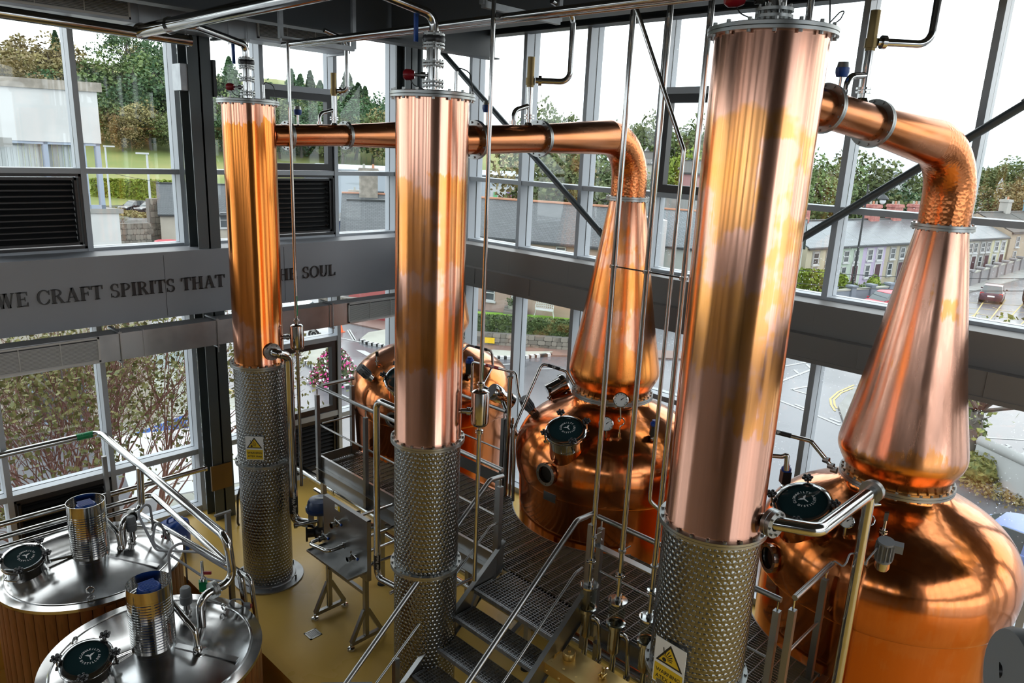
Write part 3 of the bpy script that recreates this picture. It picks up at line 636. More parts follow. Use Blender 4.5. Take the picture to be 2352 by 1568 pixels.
ys = [YE0, 2.9, 3.9, 4.9, 5.9, 7.0, YE1]
for a, b in zip(ys, ys[1:]): grate_panel(plat, XF+.02, XB-.01, a+.006, b-.006, ZP)
for c, R, a0, a1 in ((PB, 1.105, 127, 233), (PC, 1.105, 128, 179)):   # edging round the cut-outs
    m = MB(); m.lathe([(R, ZP-.03), (R+.012, ZP-.03), (R+.012, ZP+.004), (R, ZP+.004), (R, ZP-.03)], 40, (c[0], c[1], 0), cap=False, a0=radians(a0), a1=radians(a1)); m.build('edging', 'grating_steel', plat)
def chan(m, a, b, z0, z1, w=.05, side=(1, 0)):
    """channel beam: web with two lips"""
    a, b = Vector((*a, 0)), Vector((*b, 0)); s = Vector((*side, 0)); d = (b-a).normalized()
    zc, h = (z0+z1)/2, z1-z0
    m.bar(a+Vector((0, 0, zc)), b+Vector((0, 0, zc)), .008, h); m.bar(a+s*w/2+Vector((0, 0, z1)), b+s*w/2+Vector((0, 0, z1)), w, .008); m.bar(a+s*w/2+Vector((0, 0, z0)), b+s*w/2+Vector((0, 0, z0)), w, .008)
m = MB(); chan(m, (XF, 4.72), (XF, YE1), 1.02, 1.20, .06, (-1, 0)); m.build('edge_beam', 'steel', plat, ang=0)
m = MB(); m.bar((XF, 4.72, 1.28), (XF, YE1, 1.28), .008, .15); m.bar((XF+.012, 4.72, 1.355), (XF+.012, YE1, 1.355), .03, .006); m.build('toe_board', 'steel', plat, ang=0)
m = MB(); chan(m, (XF+.06, YE0), (XF+.06, 3.52), 1.02, 1.22, .06, (-1, 0)); m.build('edge_beam', 'steel', plat, ang=0)
m = MB(); chan(m, (XF, YE1), (XB, YE1), 1.02, 1.20, .06, (0, 1)); m.build('edge_beam', 'steel', plat, ang=0)
m = MB(); m.bar((XF, YE1, 1.30), (XB-.6, YE1, 1.30), .008, .13); m.build('toe_board', 'steel', plat, ang=0)
m = MB(); chan(m, (XB, 5.85), (XB, YE1-1.0), 1.02, 1.22, .06, (1, 0)); m.build('edge_beam', 'steel', plat, ang=0)
m = MB(); m.bar((XB, 5.9, 1.42), (XB, 7.1, 1.42), .008, .16); m.build('toe_board', 'steel', plat, ang=0)
m = MB(); chan(m, (XF, YE0), (XB-.3, YE0), 1.02, 1.20, .06, (0, -1)); m.build('edge_beam', 'steel', plat, ang=0)
for y in (2.4, 3.6, 4.8, 6.0, 7.2):
    for p, q in cut_line(y, XF+.05, XB, 'x'): m = MB(); m.bar((p, y, 1.14), (q, y, 1.14), .06, .12); m.build('joist', 'steel', plat, ang=0)
for x, y in ((XF+.03, YE1-.04), (XF+.35, 5.6), (XF+.06, 6.9), (XF+.25, 4.55), (XF+.2, 3.6), (XF+.1, 2.75), (XB-.1, 6.2), (XF+.1, YE0+.1)):
    m = MB(); m.bar((x, y, .06), (x, y, 1.04), .06, .06, (1, 0, 0)); g = m.build('leg', 'steel', plat, ang=0); m = MB(); m.lathe([(0, 0), (.055, 0), (.05, .025), (.015, .03), (.015, .08), (0, .08)], 16, (x, y, 0)); m.build('rubber_foot', 'rubber', g)
def railing(label, pts, posts, ztop=2.33, zmid=1.80, rt=.023, rm=.012, toe=None, base=ZP, ext=0, extra=None):
    """tubular handrail on square posts"""
    t = thing('railing', label, 'railing', (pts[0][0], pts[0][1], base), group='steel railings of the platform')
    m = MB(); m.pipe([(*p, ztop) for p in pts], rt, .06, 14); m.build('handrail', 'steel', t)
    m = MB(); m.pipe([(*p, zmid) for p in pts], rm, .05, 10); m.build('mid_rail', 'steel', t)
    for x, y in posts:
        m = MB(); m.bar((x, y, 1.03), (x, y, ztop-.10), .05, .05, (1, 0, 0)); p = m.build('post', 'steel', t, ang=0)
        m = MB(); m.cyl((x, y, ztop-.10), (x, y, ztop-.02), .008, n=8); m.build('rail_pin', 'steel_polished', p)
    return t
railing('steel railing along the front of the platform, from its far corner to the stairs', [(XF, YE1), (XF, 4.78)], [(XF-.03, YE1-.03), (XF-.03, 7.10), (XF-.03, 5.95), (XF-.03, 4.80)])
railing('short steel railing across the far end of the platform', [(XF+.06, YE1), (5.53, YE1)], [(5.50, YE1)], 2.335)
railing('steel railing between the hidden still and the middle still', [(6.18, 7.1), (6.18, 5.93)], [(6.18, 5.96), (6.18, 7.05)], 2.35, 1.83)
railing('steel railing behind the three glass spirit vessels', [(5.05, 3.62), (5.05, 1.88)], [(5.05, 3.58), (5.05, 2.86), (5.05, 1.90)], 2.25, 1.72)
railing('steel railing at the platform end in front of the large still dome', [(5.09, 1.80), (5.80, 1.80)], [(5.09, 1.80), (5.70, 1.80)], 2.29, 1.80)
m = MB(); m.bar(onx(1367, 1250, 5.0), onx(1502, 1316, 5.0), .07, .012); m.bar(onx(1350, 1256, 5.0), onx(1382, 1238, 5.0), .012, .02); tag(m.build('bracket_rail', 'steel', None, (5.0, 3.6, 1.25), ang=0), 'flat steel support rail behind the spirit vessel pipes', 'bracket')
# stairs: treads descend towards -X
stairs = thing('staircase', 'open steel staircase with grating treads leading to the platform', 'staircase', (3.4, 4.12, 0))
SY0, SY1, SX, RISE, GO = 3.59, 4.645, 4.49, .1945, .2545
for k in range(7):
    x, z = SX-k*GO, ZP-k*RISE
    tr = thing('tread', None, None, (x-.0, 4.12, z)); tr.location = Vector((x, 4.12, z))-stairs.location; tr.parent = stairs
    m = MB(); xa, xb = x+.02, x+.265+(.1 if k == 0 else 0)
    if k == 0: xb = XF+.02
    n = 9 if k else 15
    for i in range(n+1): q = xa+(xb-xa)*i/n; m.box((q-.0022, SY0+.01, z-.03), (q+.0022, SY1-.01, z))
    for i in range(27): y = SY0+.02+(SY1-SY0-.04)*i/26; m.box((xa, y-.0025, z-.012), (xb, y+.0025, z+.002))
    g = m.build('tread_grating', 'galvanised', tr, ang=0); g['kind'] = 'stuff'
    m = MB(); m.box((x-.004, SY0+.01, z-.035), (x+.03, SY1-.01, z+.004))
    for i in range(52): y = SY0+.02+i*.0198; m.box((x-.006, y, z-.018), (x+.028, y+.010, z+.008))
    m.build('nosing', 'galvanised', tr, ang=0)['kind'] = 'stuff'
    m = MB(); m.box((x, SY0+.004, z-.045), (x+.25, SY0+.01, z+.01)); m.box((x, SY1-.01, z-.045), (x+.25, SY1-.004, z+.01)); m.build('end_plate', 'galvanised', tr, ang=0)['kind'] = 'stuff'
for y in (SY0-.012, SY1+.012):
    m = MB(); sl = RISE/GO; xa, xb = SX+.42, SX-1.62
    f = lambda x, o: (x, y, ZP+(x-SX)*sl+o)
    m.prism([f(xb, -.22), f(xa, -.24), f(xa, .02), f(xb, .05)], (0, -.008 if y < 4 else .008, 0)); m.bar(f(xb, .05), f(xa, .05), .05, .008, (0, 0, 1)); m.bar(f(xb, -.22), f(xa, -.22), .05, .008, (0, 0, 1)); m.build('stringer', 'steel', stairs, ang=0)
    for k in (0, 2, 4):
        x = SX-k*GO-.02; m = MB(); m.bar((x, y, ZP-k*RISE-.25), (x+.1, y+(.02 if y < 4 else -.02), ZP-k*RISE-.05), .02, .04); m.build('stiffener', 'steel', stairs, ang=0)
m = MB(); m.bar((SX-.02, (SY0+SY1)/2, 1.0), (SX+.3, (SY0+SY1)/2, 1.15), .05, .05); m.build('middle_carrier', 'steel', stairs, ang=0)
def stair_rail(y, top, bend, low, mtop, mbend, mlow, post, label):
    t = thing('stair_handrail', label, 'handrail', (post[0], post[1], ZP), group='sloping handrails of the staircase')
    P = lambda q: ony(*q, y)
    a, b, c = P(top), P(bend), P(low); c = b+(c-b)*1.12; m = MB(); m.pipe([a, b, c], .0235, .09, 14); m.build('handrail', 'steel', t)
    a, b, c = P(mtop), P(mbend), P(mlow); c = b+(c-b)*1.12; m = MB(); m.pipe([a, b, c], .0115, .06, 10); m.build('mid_rail', 'steel', t)
    m = MB(); m.bar((post[0], post[1], 1.0), (post[0], post[1], post[2]-.09), .05, .05, (1, 0, 0)); p = m.build('post', 'steel', t, ang=0); m = MB(); m.cyl((post[0], post[1], post[2]-.1), (post[0], post[1], post[2]), .008, n=8); m.build('rail_pin', 'steel_polished', p)
    x = b.x-1.15; z = b.z-1.15*(b.z-c.z)/(b.x-c.x)*1.0; m = MB(); m.bar((x, y, z-1.12), (x, y, z-.02), .05, .05, (1, 0, 0)); m.build('post', 'steel', t, ang=0)
stair_rail(4.68, (1155, 1093), (1125, 1102), (795, 1568), (1145, 1199), (1125, 1210), (865, 1568), (4.84, 4.68, 2.32), 'sloping stair handrail on the side of the patterned steel column')
stair_rail(3.55, (1360, 1180), (1325, 1195), (1075, 1568), (1338, 1303), (1322, 1315), (1155, 1568), (4.86, 3.55, 2.36), 'sloping stair handrail on the side of the brass spirit safe')
# spanner left on a tread
p0, p1 = onz(1208, 1533, ZP-2*RISE+.012), onz(1237, 1506, ZP-2*RISE+.012); d = (p1-p0).normalized(); m = MB(); m.bar(p0, p1, .022, .006); m.lathe([(.0, -.003), (.016, -.003), (.016, .003), (0, .003)], 12, p0)
q = Vector((-d.y, d.x, 0)); m.prism([p1+x*d+y*q+Vector((0, 0, -.003)) for x, y in ((-.01, -.012), (.02, -.035), (.06, -.03), (.045, -.012), (.03, -.01), (.03, .01), (.045, .012), (.06, .03), (.02, .035), (-.01, .012))], (0, 0, .007))
tag(m.build('spanner', 'steel_polished', None, p0, ang=0), 'open-ended spanner lying on a stair tread', 'spanner')
# ------------------------------------------------------------------ spirit vessels with their tall pipes
def vessel(i, y, pxt, label):
    x = 4.87; t = thing('spirit_vessel', label, 'spirit vessel', (x, y, .0), group='glass spirit vessels in front of the platform')
    a = Vector((x, y, 0)); Z = lambda z: a+Vector((0, 0, z))
    m = MB(); m.lathe([(.076, 1.43), (.076, 1.655), (.071, 1.655), (.071, 1.43)], 32, a, cap=False); m.build('glass_cylinder', 'sight_glass', t)
    m = MB(); m.lathe([(0, 1.655), (.087, 1.655), (.087, 1.672), (.03, 1.674), (.03, 1.70), (0, 1.70)], 32, a); bolts(m, a, .065, 3, 1.67, .007, .03); m.build('top_plate', 'steel_polished', t)
    m = MB(); m.lathe([(.05, 1.40), (.086, 1.41), (.086, 1.44), (.068, 1.445), (.066, 1.40)], 32, a, cap=False); m.cyl(Z(1.16), Z(1.41), .058); m.cyl(Z(.1), Z(1.16), .026); m.cyl(Z(1.14), Z(1.165), .045); m.cyl(Z(1.18), Z(1.20), .04); m.build('stand_pipe', 'steel_polished', t)
    m = MB(); m.lathe([(0, 1.405), (.05, 1.405), (.055, 1.415), (.02, 1.42), (.012, 1.47), (0, 1.47)], 24, a); m.build('float_cup', 'rubber' if i else 'brass_dull', t)
    m = MB(); m.pipe([Z(1.34), Z(1.34)+Vector((.04, -.11, 0)), Z(1.02)+Vector((.05, -.13, 0)), Z(.75)+Vector((.05, -.13, 0)), Z(.72)+Vector((.25, -.10, -.02))], .02, .06); m.cyl(Z(1.34)+Vector((.02, -.05, 0)), Z(1.34)+Vector((.028, -.075, 0)), .03); m.cyl(Z(.9)+Vector((.05, -.13, 0)), Z(.93)+Vector((.05, -.13, 0)), .03); m.build('overflow_pipe', 'steel_polished', t)
    m = MB(); m.cyl(Z(1.70), Z(1.98), .021); m.lathe([(.02, 1.90), (.042, 1.90), (.042, 1.91), (.036, 1.915), (.042, 1.92), (.042, 1.93), (.02, 1.93)], 20, a); m.cyl(Z(1.96), Z(7.3), .0225); m.build('riser_pipe', 'steel_polished', t)
    m = MB(); m.lathe([(.022, 2.14), (.034, 2.14), (.034, 2.16), (.022, 2.16)], 16, a); m.cyl(Z(2.15), Z(2.15)+Vector((.12, 0, 0)), .006); m.build('pipe_clip', 'steel', t)
    if i == 0: m = MB(); m.lathe([(.0232, 2.2), (.0232, 2.5)], 20, a, cap=False, a0=-.9, a1=.9); m.build('green_label', 'tape_green', t)
    return t
vessel(0, 3.535, 0, 'glass spirit vessel on steel pipe beside the stair top, amber inside')
vessel(1, 3.215, 0, 'middle glass spirit vessel with black float cup')
vessel(2, 2.885, 0, 'glass spirit vessel half hidden by the tallest column')
m = MB(); zt = vz(1417, 612, (4.87, 3.535)); m.cyl((4.87, 3.56, zt), (4.87, 2.86, zt), .006, n=8)
for y in (3.535, 3.215, 2.885): m.lathe([(.023, zt-.012), (.034, zt-.012), (.034, zt+.012), (.023, zt+.012)], 14, (4.87, y, 0))
tag(m.build('pipe_spacer', 'steel_polished', None, (4.87, 3.2, zt)), 'thin steel rod clamping the three riser pipes together', 'pipe clamp')
# ------------------------------------------------------------------ brass spirit safe under the vessels
safe = thing('spirit_safe', 'polished brass spirit safe with riveted frame and round caps', 'spirit safe', (4.55, 3.1, 0))
zs = 1.10; A, B = onz(1302, 1478, zs), onz(1420, 1575, zs); d = Vector((0, -1, 0)); bx = Vector((-1, 0, 0))
sx1 = A.x; sx0 = sx1-.34; sy1 = A.y+.02; sy0 = sy1-1.35
m = MB()
for lo, hi in (((sx0, sy0, zs-.03), (sx1, sy1, zs)), ((sx0, sy0, zs-.10), (sx0+.05, sy1, zs-.03)), ((sx1-.05, sy0, zs-.10), (sx1, sy1, zs-.03)), ((sx0, sy1-.05, zs-.10), (sx1, sy1, zs-.03)), ((sx0, sy0, .45), (sx0+.05, sy0+.05, zs)), ((sx0, sy1-.05, .45), (sx0+.05, sy1, zs)), ((sx1-.05, sy1-.05, .45), (sx1, sy1, zs)), ((sx0, sy0, .42), (sx1, sy1, .47)), ((sx1-.05, sy0, .45), (sx1, sy0+.05, zs))): m.box(lo, hi)
m.build('frame', 'brass', safe, ang=0)
m = MB(); m.box((sx0+.02, sy0+.03, .47), (sx0+.026, sy1-.05, zs-.08)); m.build('front_glass', 'sight_glass', safe, ang=0)
m = MB(); m.box((sx0+.04, sy0+.05, .475), (sx1-.06, sy1-.06, .50)); m.build('tray', 'fluid_dark', safe, ang=0)
for k, y in enumerate((sy1-.16, sy1-.78)):
    c = (sx1-.14, y, zs); m = MB(); m.lathe([(0, 0), (.055, 0), (.058, .01), (.058, .055), (.05, .066), (.012, .068), (.012, .085), (0, .086)], 28, c); m.build('cap', 'brass', safe)
m = MB(); m.lathe([(0, 0), (.03, 0), (.03, .015), (.016, .02), (.02, .05), (.012, .06), (.016, .10), (0, .105)], 16, (sx1-.12, sy1-.52, zs)); [m.cyl((sx1-.12-.03, sy1-.52+q, zs+.03), (sx1-.12+.03, sy1-.52+q, zs+.03), .01, n=8) for q in (-.02, .02)]; m.build('tap', 'brass', safe)
m = MB(); m.bar((sx0+.12, sy1-.03, zs+.008), (sx1-.06, sy1-.03, zs+.008), .05, .012); m.cyl((sx0+.12, sy1-.07, zs+.008), (sx0+.12, sy1+.02, zs+.008), .016); m.build('hinge', 'brass', safe)
m = MB()
for k in range(9): m.ball((sx0-.002, sy1-.08-k*.14, zs-.065), .011, 8, 6); m.ball((sx0+.06, sy1-.08-k*.14, zs+.0), .011, 8, 6, (1, 1, .6)); m.ball((sx0-.0, sy1-.025, zs-.12-k*.07), .011, 8, 6) if k < 7 else None
m.build('rivets', 'brass', safe)['kind'] = 'stuff'
m = MB(); m.box((sx0+.03, sy1-.50, .62), (sx0+.036, sy1-.26, .74)); p = m.build('name_plate', 'plastic_blue', safe, ang=0)
text_obj('Feints', .055, 'lettering', 'white_print', p, (sx0+.0285, sy1-.38, .68), (0, -1, 0), (0, 0, 1), .0005)

# spotlight clamped to the gallery edge
c = EYE+ray(2392, 1575).normalized()*1.5; ax = Vector((.62, -.70, .35)).normalized(); t = thing('gallery_spotlight', 'dark grey spotlight housing with two knobs at the lower picture corner', 'spotlight', c); fwd = ray(2392, 1575).normalized()
e1 = (Vector((.2, .25, 1)).normalized()); e1 = (e1-e1.dot(fwd)*fwd).normalized(); e2 = fwd.cross(e1)
m = MB(); m.lathe([(0, -.05), (.075, -.05), (.08, -.04), (.08, .03), (.074, .045), (0, .047)], 32, c, axis=(e2*.9+fwd*.45)); m.build('housing', 'plastic_grey', t)
for px, py in ((2318, 1500), (2306, 1540)): q = EYE+ray(px, py).normalized()*1.5; m = MB(); m.cyl(q-e2*.006, q+e2*.02, .013, n=12); m.build('knob', 'plastic_black', t)
m = MB(); m.cyl(c-Vector((0, 0, .05)), c-Vector((.6, -.1, .9)), .015); m.build('bracket', 'plastic_black', t)
# ------------------------------------------------------------------ gadgets on the pots
def cip(t, c, k, pts, r=.017, lab=None):
    """polished wash pipe bent over the dome, with a black sleeve"""
    m = MB(); m.pipe(pts, r, .06, 10); p = m.build('wash_pipe', 'steel_polished', t)
    if lab:
        a, b = Vector(pts[lab[0]]), Vector(pts[lab[0]+1]); q0, q1 = a.lerp(b, lab[1]), a.lerp(b, lab[2])
        m = MB(); m.cyl(q0, q1, r+.002, n=14); s = m.build('pipe_sleeve', 'tape_black', p); ax = (q1-q0).normalized(); n = (EYE-q0).normalized(); n = (n-n.dot(ax)*ax).normalized()
        text_obj(lab[3], .034, 'lettering', 'white_print', s, (q0+q1)/2+n*(r+.0022), ax if ax.dot(_rt) > 0 else -ax, n.cross(ax if ax.dot(_rt) > 0 else -ax), .0003, bold=.0006)
    return p
up = Vector((0, 0, 1)); tocam = lambda p: Vector((-p[0], -p[1], 0)).normalized()
def tilt(p, c, a): n = Vector((p.x-c[0], p.y-c[1], 0)).normalized(); n = (n+tocam(p)).normalized(); return (up*cos(radians(a))+n*sin(radians(a))).normalized()
# middle still
p, n = pot_hit(1301, 1022, PB); manway(potB, p-n*.03, tilt(p, PB, 24), .21, .21, (15, 100, 195, 285), radians(28))
p, n = pot_hit(1258, 1087, PB); port(potB, p, n, .13)
p, n = pot_hit(1264, 1139, PB); rt = up.cross(n).normalized(); m = MB(); m.obox(p+n*.012, rt*.085, up*.05, n*.004); m.build('name_plate', 'steel_polished', potB, ang=0)
b0, _ = pot_hit(1422, 1003, PB); g0 = far(1426, 918, hypot(b0.x, b0.y)); gauge(potB, g0, [([b0, b0+up*.12, b0+up*.16+_rt*.06, b0+up*.22+_rt*.02, b0+up*.22-_rt*.03, b0+up*.16-_rt*.02, b0+up*.2, g0-up*.08], .007), ([b0-up*.01, b0+up*.05], .014)])
b0, _ = pot_hit(1393, 1003, PB); g0 = far(1392, 973, hypot(b0.x, b0.y)-.02); gauge(potB, g0, [([b0-up*.02, g0-up*.07], .012)], .08)
p, n = pot_hit(1500, 1010, PB); blue_valve(potB, p); p, n = pot_hit(1224, 945, PB); finned_light(potB, p, (up*.8+Vector((-.45, .38, 0))).normalized(), 1.15)
p = far(1318, 884, 8.35); cip(potB, PB, 1, [p, far(1300, 852, 8.4), far(1245, 834, 8.45), far(1210, 915, 8.3), far(1180, 985, 8.1), far(1178, 1150, 8.0)], .018, (1, .25, .75, 'CIP'))
p, n = pot_hit(1262, 918, PB); m = MB(); m.cyl(p, p+up*.10, .010, n=8); m.cyl(p+up*.02, p+up*.035, .03, n=12); s = m.build('sensor', 'steel_polished', potB); m = MB(); m.obox(p+up*.13, _rt*.02, up*.028, tocam(p)*.02); m.build('sensor_head', 'plastic_black', s, ang=0)
p = far(1275, 893, 8.9); ax = Vector((.55, -.35, .35)).normalized(); m = MB(); m.lathe([(.11, -.1), (.11, .10), (.14, .10), (.14, .15), (.12, .17), (0, .175)], 28, p, axis=ax); m.build('charge_port', 'steel_polished', potB)
# street still
p, n = pot_hit(1845, 1192, PC); manway(potC, p-n*.03, tilt(p, PC, 24), .235, .19, (62, 150, 242, 330), radians(25))
p, n = pot_hit(1772, 1280, PC); port(potC, p, n, .135)
p, n = pot_hit(1774, 1345, PC); rt = up.cross(n).normalized(); m = MB(); m.obox(p+n*.012, rt*.085, up*.06, n*.004); m.build('name_plate', 'steel_polished', potC, ang=0)
b0, _ = pot_hit(1940, 1228, PC); g0 = far(1945, 1196, hypot(b0.x, b0.y)-.02); gauge(potC, g0, [([b0-up*.02, g0-up*.05], .014)], .062)
b0, _ = pot_hit(1988, 1242, PC); m = MB(); c0 = b0+up*.19; m.tube([c0+.045*(cos(a)*_rt+sin(a)*_up) for a in [i*.45 for i in range(15)]], .006, 8); m.cyl(b0-up*.02, b0+up*.15, .008, n=8); m.build('siphon_coil', 'steel_polished', potC)
p, n = pot_hit(2026, 1295, PC); q = finned_light(potC, p, n*.35+up*.9, 1.25)
m = MB(); q0 = p+up*.17; m.tube(fillet([q0, q0+Vector((-.09, .03, .0)), q0+Vector((-.14, .08, -.12)), q0+Vector((-.12, .08, -.19)), q0+Vector((-.17, .12, -.06)), q0+Vector((-.32, .16, -.02)), q0+Vector((-.42, .15, -.10)), ony(1912, 1290, 1.80)+Vector((0, 0, .02)), ony(1898, 1320, 1.80)], .05, 6), .007, 6); m.build('lamp_cable', 'cable_grey', potC)
p, n = pot_hit(2028, 1228, PC); m = MB(); m.cyl(p-up*.02, p+up*.14, .013, n=10); m.cyl(p+up*.02, p+up*.035, .035, n=14); m.cyl(p+up*.045, p+up*.055, .035, n=14); s = m.build('sensor', 'steel_polished', potC); m = MB(); m.obox(p+up*.17, _rt*.018, up*.035, tocam(p)*.018); m.build('sensor_head', 'plastic_black', s, ang=0)
p, n = pot_hit(1800, 1120, PC); blue_valve(potC, p, 1.05)
P3 = [far(1917, 1080, 6.75), far(1893, 1050, 6.75), far(1862, 1012, 6.75), far(1735, 980, 6.75)]; cip(potC, PC, 1, P3, .02, (2, .35, .85, 'CIP')); m = MB(); [m.cyl(P3[0].lerp(P3[1], f)-Vector((0, .025, .0)), P3[0].lerp(P3[1], f)+Vector((0, .025, 0)), .03, n=8) for f in (.05, .35, .8)]; m.build('wash_valve', 'steel', potC)
m = MB(); m.pipe([far(1760, 1045, 6.7), far(1800, 1048, 6.7), far(1808, 1042, 6.7), far(1806, 1080, 6.7)], .022, .05); m.build('feed_pipe', 'steel_polished', potC)
# hidden still
p, n = pot_hit(852, 868, PA, 1.07); finned_light(potA, p, (up*.75+Vector((-.62, .4, 0))).normalized(), 1.2)
p, n = pot_hit(866, 838, PA, 1.07); m = MB(); m.cyl(p-up*.02, p+up*.13, .013, n=10); m.cyl(p+up*.05, p+up*.06, .032, n=14); s = m.build('sensor', 'steel_polished', potA); m = MB(); m.obox(p+up*.16, _rt*.022, up*.03, tocam(p)*.022); m.build('sensor_head', 'plastic_black', s, ang=0)
p, n = pot_hit(925, 890, PA, 1.07); manway(potA, p, tilt(p, PA, 35), .21, .16, (20, 110, 172, 290), .5)
p, n = pot_hit(1078, 868, PA, 1.07); blue_valve(potA, p, 1.3); p, n = pot_hit(905, 962, PA, 1.07); port(potA, p, n, .11)
cip(potA, PA, 1, [far(1060, 808, 9.9), far(1075, 792, 9.9), far(1130, 806, 9.9), far(1132, 840, 9.9), far(1110, 880, 9.7)], .018, (1, .3, .8, 'CIP'))
W1 = [far(1083, 900, 9.3), far(1085, 830, 9.3), far(1185, 856, 8.8), far(1190, 900, 8.7), far(1202, 940, 8.6)]; m = MB(); m.pipe(W1, .018, .05); wp = tag(m.build('wort_pipe', 'steel_polished', None, W1[0]), 'polished wort pipe with red label crossing behind the middle column', 'pipe')
a, b = W1[1], W1[2]; m = MB(); m.cyl(a.lerp(b, .33), a.lerp(b, .62), .0215, n=14); s = m.build('red_sleeve', 'tape_red', wp); ax = (b-a).normalized(); n = (EYE-a).normalized(); n = (n-n.dot(ax)*ax).normalized(); text_obj('Wort', .045, 'lettering', 'white_print', s, a.lerp(b, .47)+n*.022, ax, n.cross(ax), .0003, bold=.0006)
p = far(1150, 910, 8.9); ax = Vector((.62, -.25, -.45)).normalized(); m = MB(); m.lathe([(.0, -.16), (.10, -.16), (.11, -.13), (.11, -.03), (.09, 0), (.09, .12), (.11, .12), (.11, .17), (0, .17)], 24, p, axis=ax); m.cyl(far(1110, 890, 9.0), p, .035); m.cyl(p, far(1185, 1000, 8.5), .03); tag(m.build('discharge_pump', 'steel_polished', None, p), 'polished cylindrical pump housing between two copper stills', 'pump')
m = MB(); P4 = [far(1172, 868, 8.55), far(1163, 1150, 8.5)]; m.cyl(P4[0], Vector((P4[0].x, P4[0].y, 1.2)), .028); m.cyl(P4[0]-up*.0, P4[0]+up*.02, .04); m.cyl(far(1178, 960, 8.6), Vector((*far(1178, 960, 8.6).xy, 1.2)), .016); tag(m.build('stand_pipe', 'steel_polished', None, (P4[0].x, P4[0].y, 1.25)), 'pair of upright steel pipes between the back railing and middle still', 'pipe')
# ------------------------------------------------------------------ drums, vents and cooling water lines on the columns
def drum(c, px, py, dist, zt, zb, ztop, zlow, label, nozzle_z):
    """small vapour drum on a thin vertical line beside a column"""
    q = far(px, py, dist); a = Vector((q.x, q.y, 0)); t = thing('vapour_drum', label, 'vapour drum', (q.x, q.y, zb), group='vapour drums beside the columns')
    m = MB(); m.lathe([(0, zb-.005), (.06, zb), (.078, zb+.02), (.082, zb+.04), (.082, zt-.04), (.078, zt-.02), (.05, zt), (0, zt+.005)], 32, a); m.build('drum', 'steel_polished', t)
    m = MB(); m.cyl(a+up*zt, a+up*ztop, .018, n=14)
    for z in (zt+.05, zb-.06): m.lathe([(.018, z-.02), (.036, z-.015), (.036, z-.004), (.03, z), (.036, z+.004), (.036, z+.015), (.018, z+.02)], 16, a)
    m.cyl(a+up*zlow, a+up*zb, .020, n=14); m.build('vapour_line', 'steel_polished', t)
    v = Vector((c[0]-q.x, c[1]-q.y, 0)).normalized(); m = MB(); m.cyl(a+v*.07+up*nozzle_z, a+v*(hypot(c[0]-q.x, c[1]-q.y)-(.284 if c is C1 else .301))+up*nozzle_z, .022)
    for s in (.088, .105): m.cyl(a+v*s+up*nozzle_z, a+v*(s+.014)+up*nozzle_z, .036)
    m.build('nozzle', 'steel_polished', t)
    m = MB(); m.lathe([(.0187, zt+.10), (.0187, zt+.34)], 16, a, cap=False, a0=-1.6, a1=.2); m.build('green_label', 'tape_green', t)
    return a
a = drum(C1, 682, 770, 8.93, 3.34, 3.03, 6.5, 1.25, 'polished vapour drum beside the slim orange column', 3.18)
a2 = drum(C2, 1103, 930, 6.3, 3.37, 3.03, 6.58, 1.45, 'polished vapour drum beside the column between the stills', 3.16)
def label_band(parent, a, z0, z1, r, body):
    m = MB(); m.lathe([(r, z0), (r, z1)], 20, a, cap=False); s = m.build('pipe_label', 'tape_black', parent); n = tocam(a); n = (n+Vector((.69, -.72, 0))*.1).normalized()
    text_obj(body, r*1.15, 'lettering', 'white_print', s, Vector(a)+n*(r+.0005)+up*(z0+z1)/2, up, n.cross(up) if False else up.cross(n)*-1, .0003, bold=.0005)
# slim column's cooling line
p, n = on_cyl(622, 806, C1, .283); zc = p.z; t = thing('cooling_pipe', 'thick steel cooling water pipe running down beside the slim column', 'pipe', (p.x, p.y, 0)); q = far(669, 1000, 8.72); e = Vector((q.x, q.y, zc-.06))
m = MB(); m.pipe([p+n*.002, p+n*.12, e, Vector((q.x, q.y, .88)), far(722, 1203, 8.6)], .052, .10, 20, 8); m.build('pipe_run', 'steel_polished', t); m = MB(); m.lathe([(.05, 0), (.10, 0), (.10, .035), (.05, .035)], 28, p+n*.015, axis=n, cap=False); bolts(m, p+n*.015, .08, 8, .035, .008, .012, axis=n); m.build('pipe_flange', 'steel_flange', t)
label_band(t, Vector((q.x, q.y, 0)), 1.0, 1.22, .0535, 'Cooling Water')
p = far(865, 1000, 6.8); t = thing('cooling_pipe', 'steel water return pipe with tight bend beside the middle column', 'pipe', (p.x, p.y, 0)); zt_, zb_ = vz(865, 917, p), vz(868, 1325, p); m = MB(); ux = (Vector((p.x, p.y, 0))-Vector((C2[0], C2[1], 0))).normalized()*.302+Vector((C2[0], C2[1], 0)); m.pipe([ux+up*(zt_-.03), Vector((p.x, p.y, zt_)), Vector((p.x, p.y, zb_)), ux+up*zb_], .033, .08, 16, 8); m.build('pipe_run', 'steel_polished', t); label_band(t, Vector((p.x, p.y, 0)), zb_+.10, zb_+.26, .0345, 'Water Return')
p, n = on_cyl(1752, 1193, C3, .345); zc = 3.02; t = thing('cooling_pipe', 'polished cooling pipe with flanged bend between tallest column and large dome', 'pipe', (p.x, p.y, 0))
A_, B_, D_ = onz(1774, 1200, zc), onz(1880, 1218, zc), onz(2000, 1130, zc); dn = Vector((D_.x, D_.y, .3)); m = MB(); uc = (Vector((A_.x, A_.y, 0))-Vector((*C3, 0))).normalized()*.347+Vector((*C3, zc)); m.pipe([uc, A_, B_, D_], .05, .10, 20, 8); m.cyl(D_-up*.02, dn, .042, n=20); m.build('pipe_run', 'steel_polished', t)
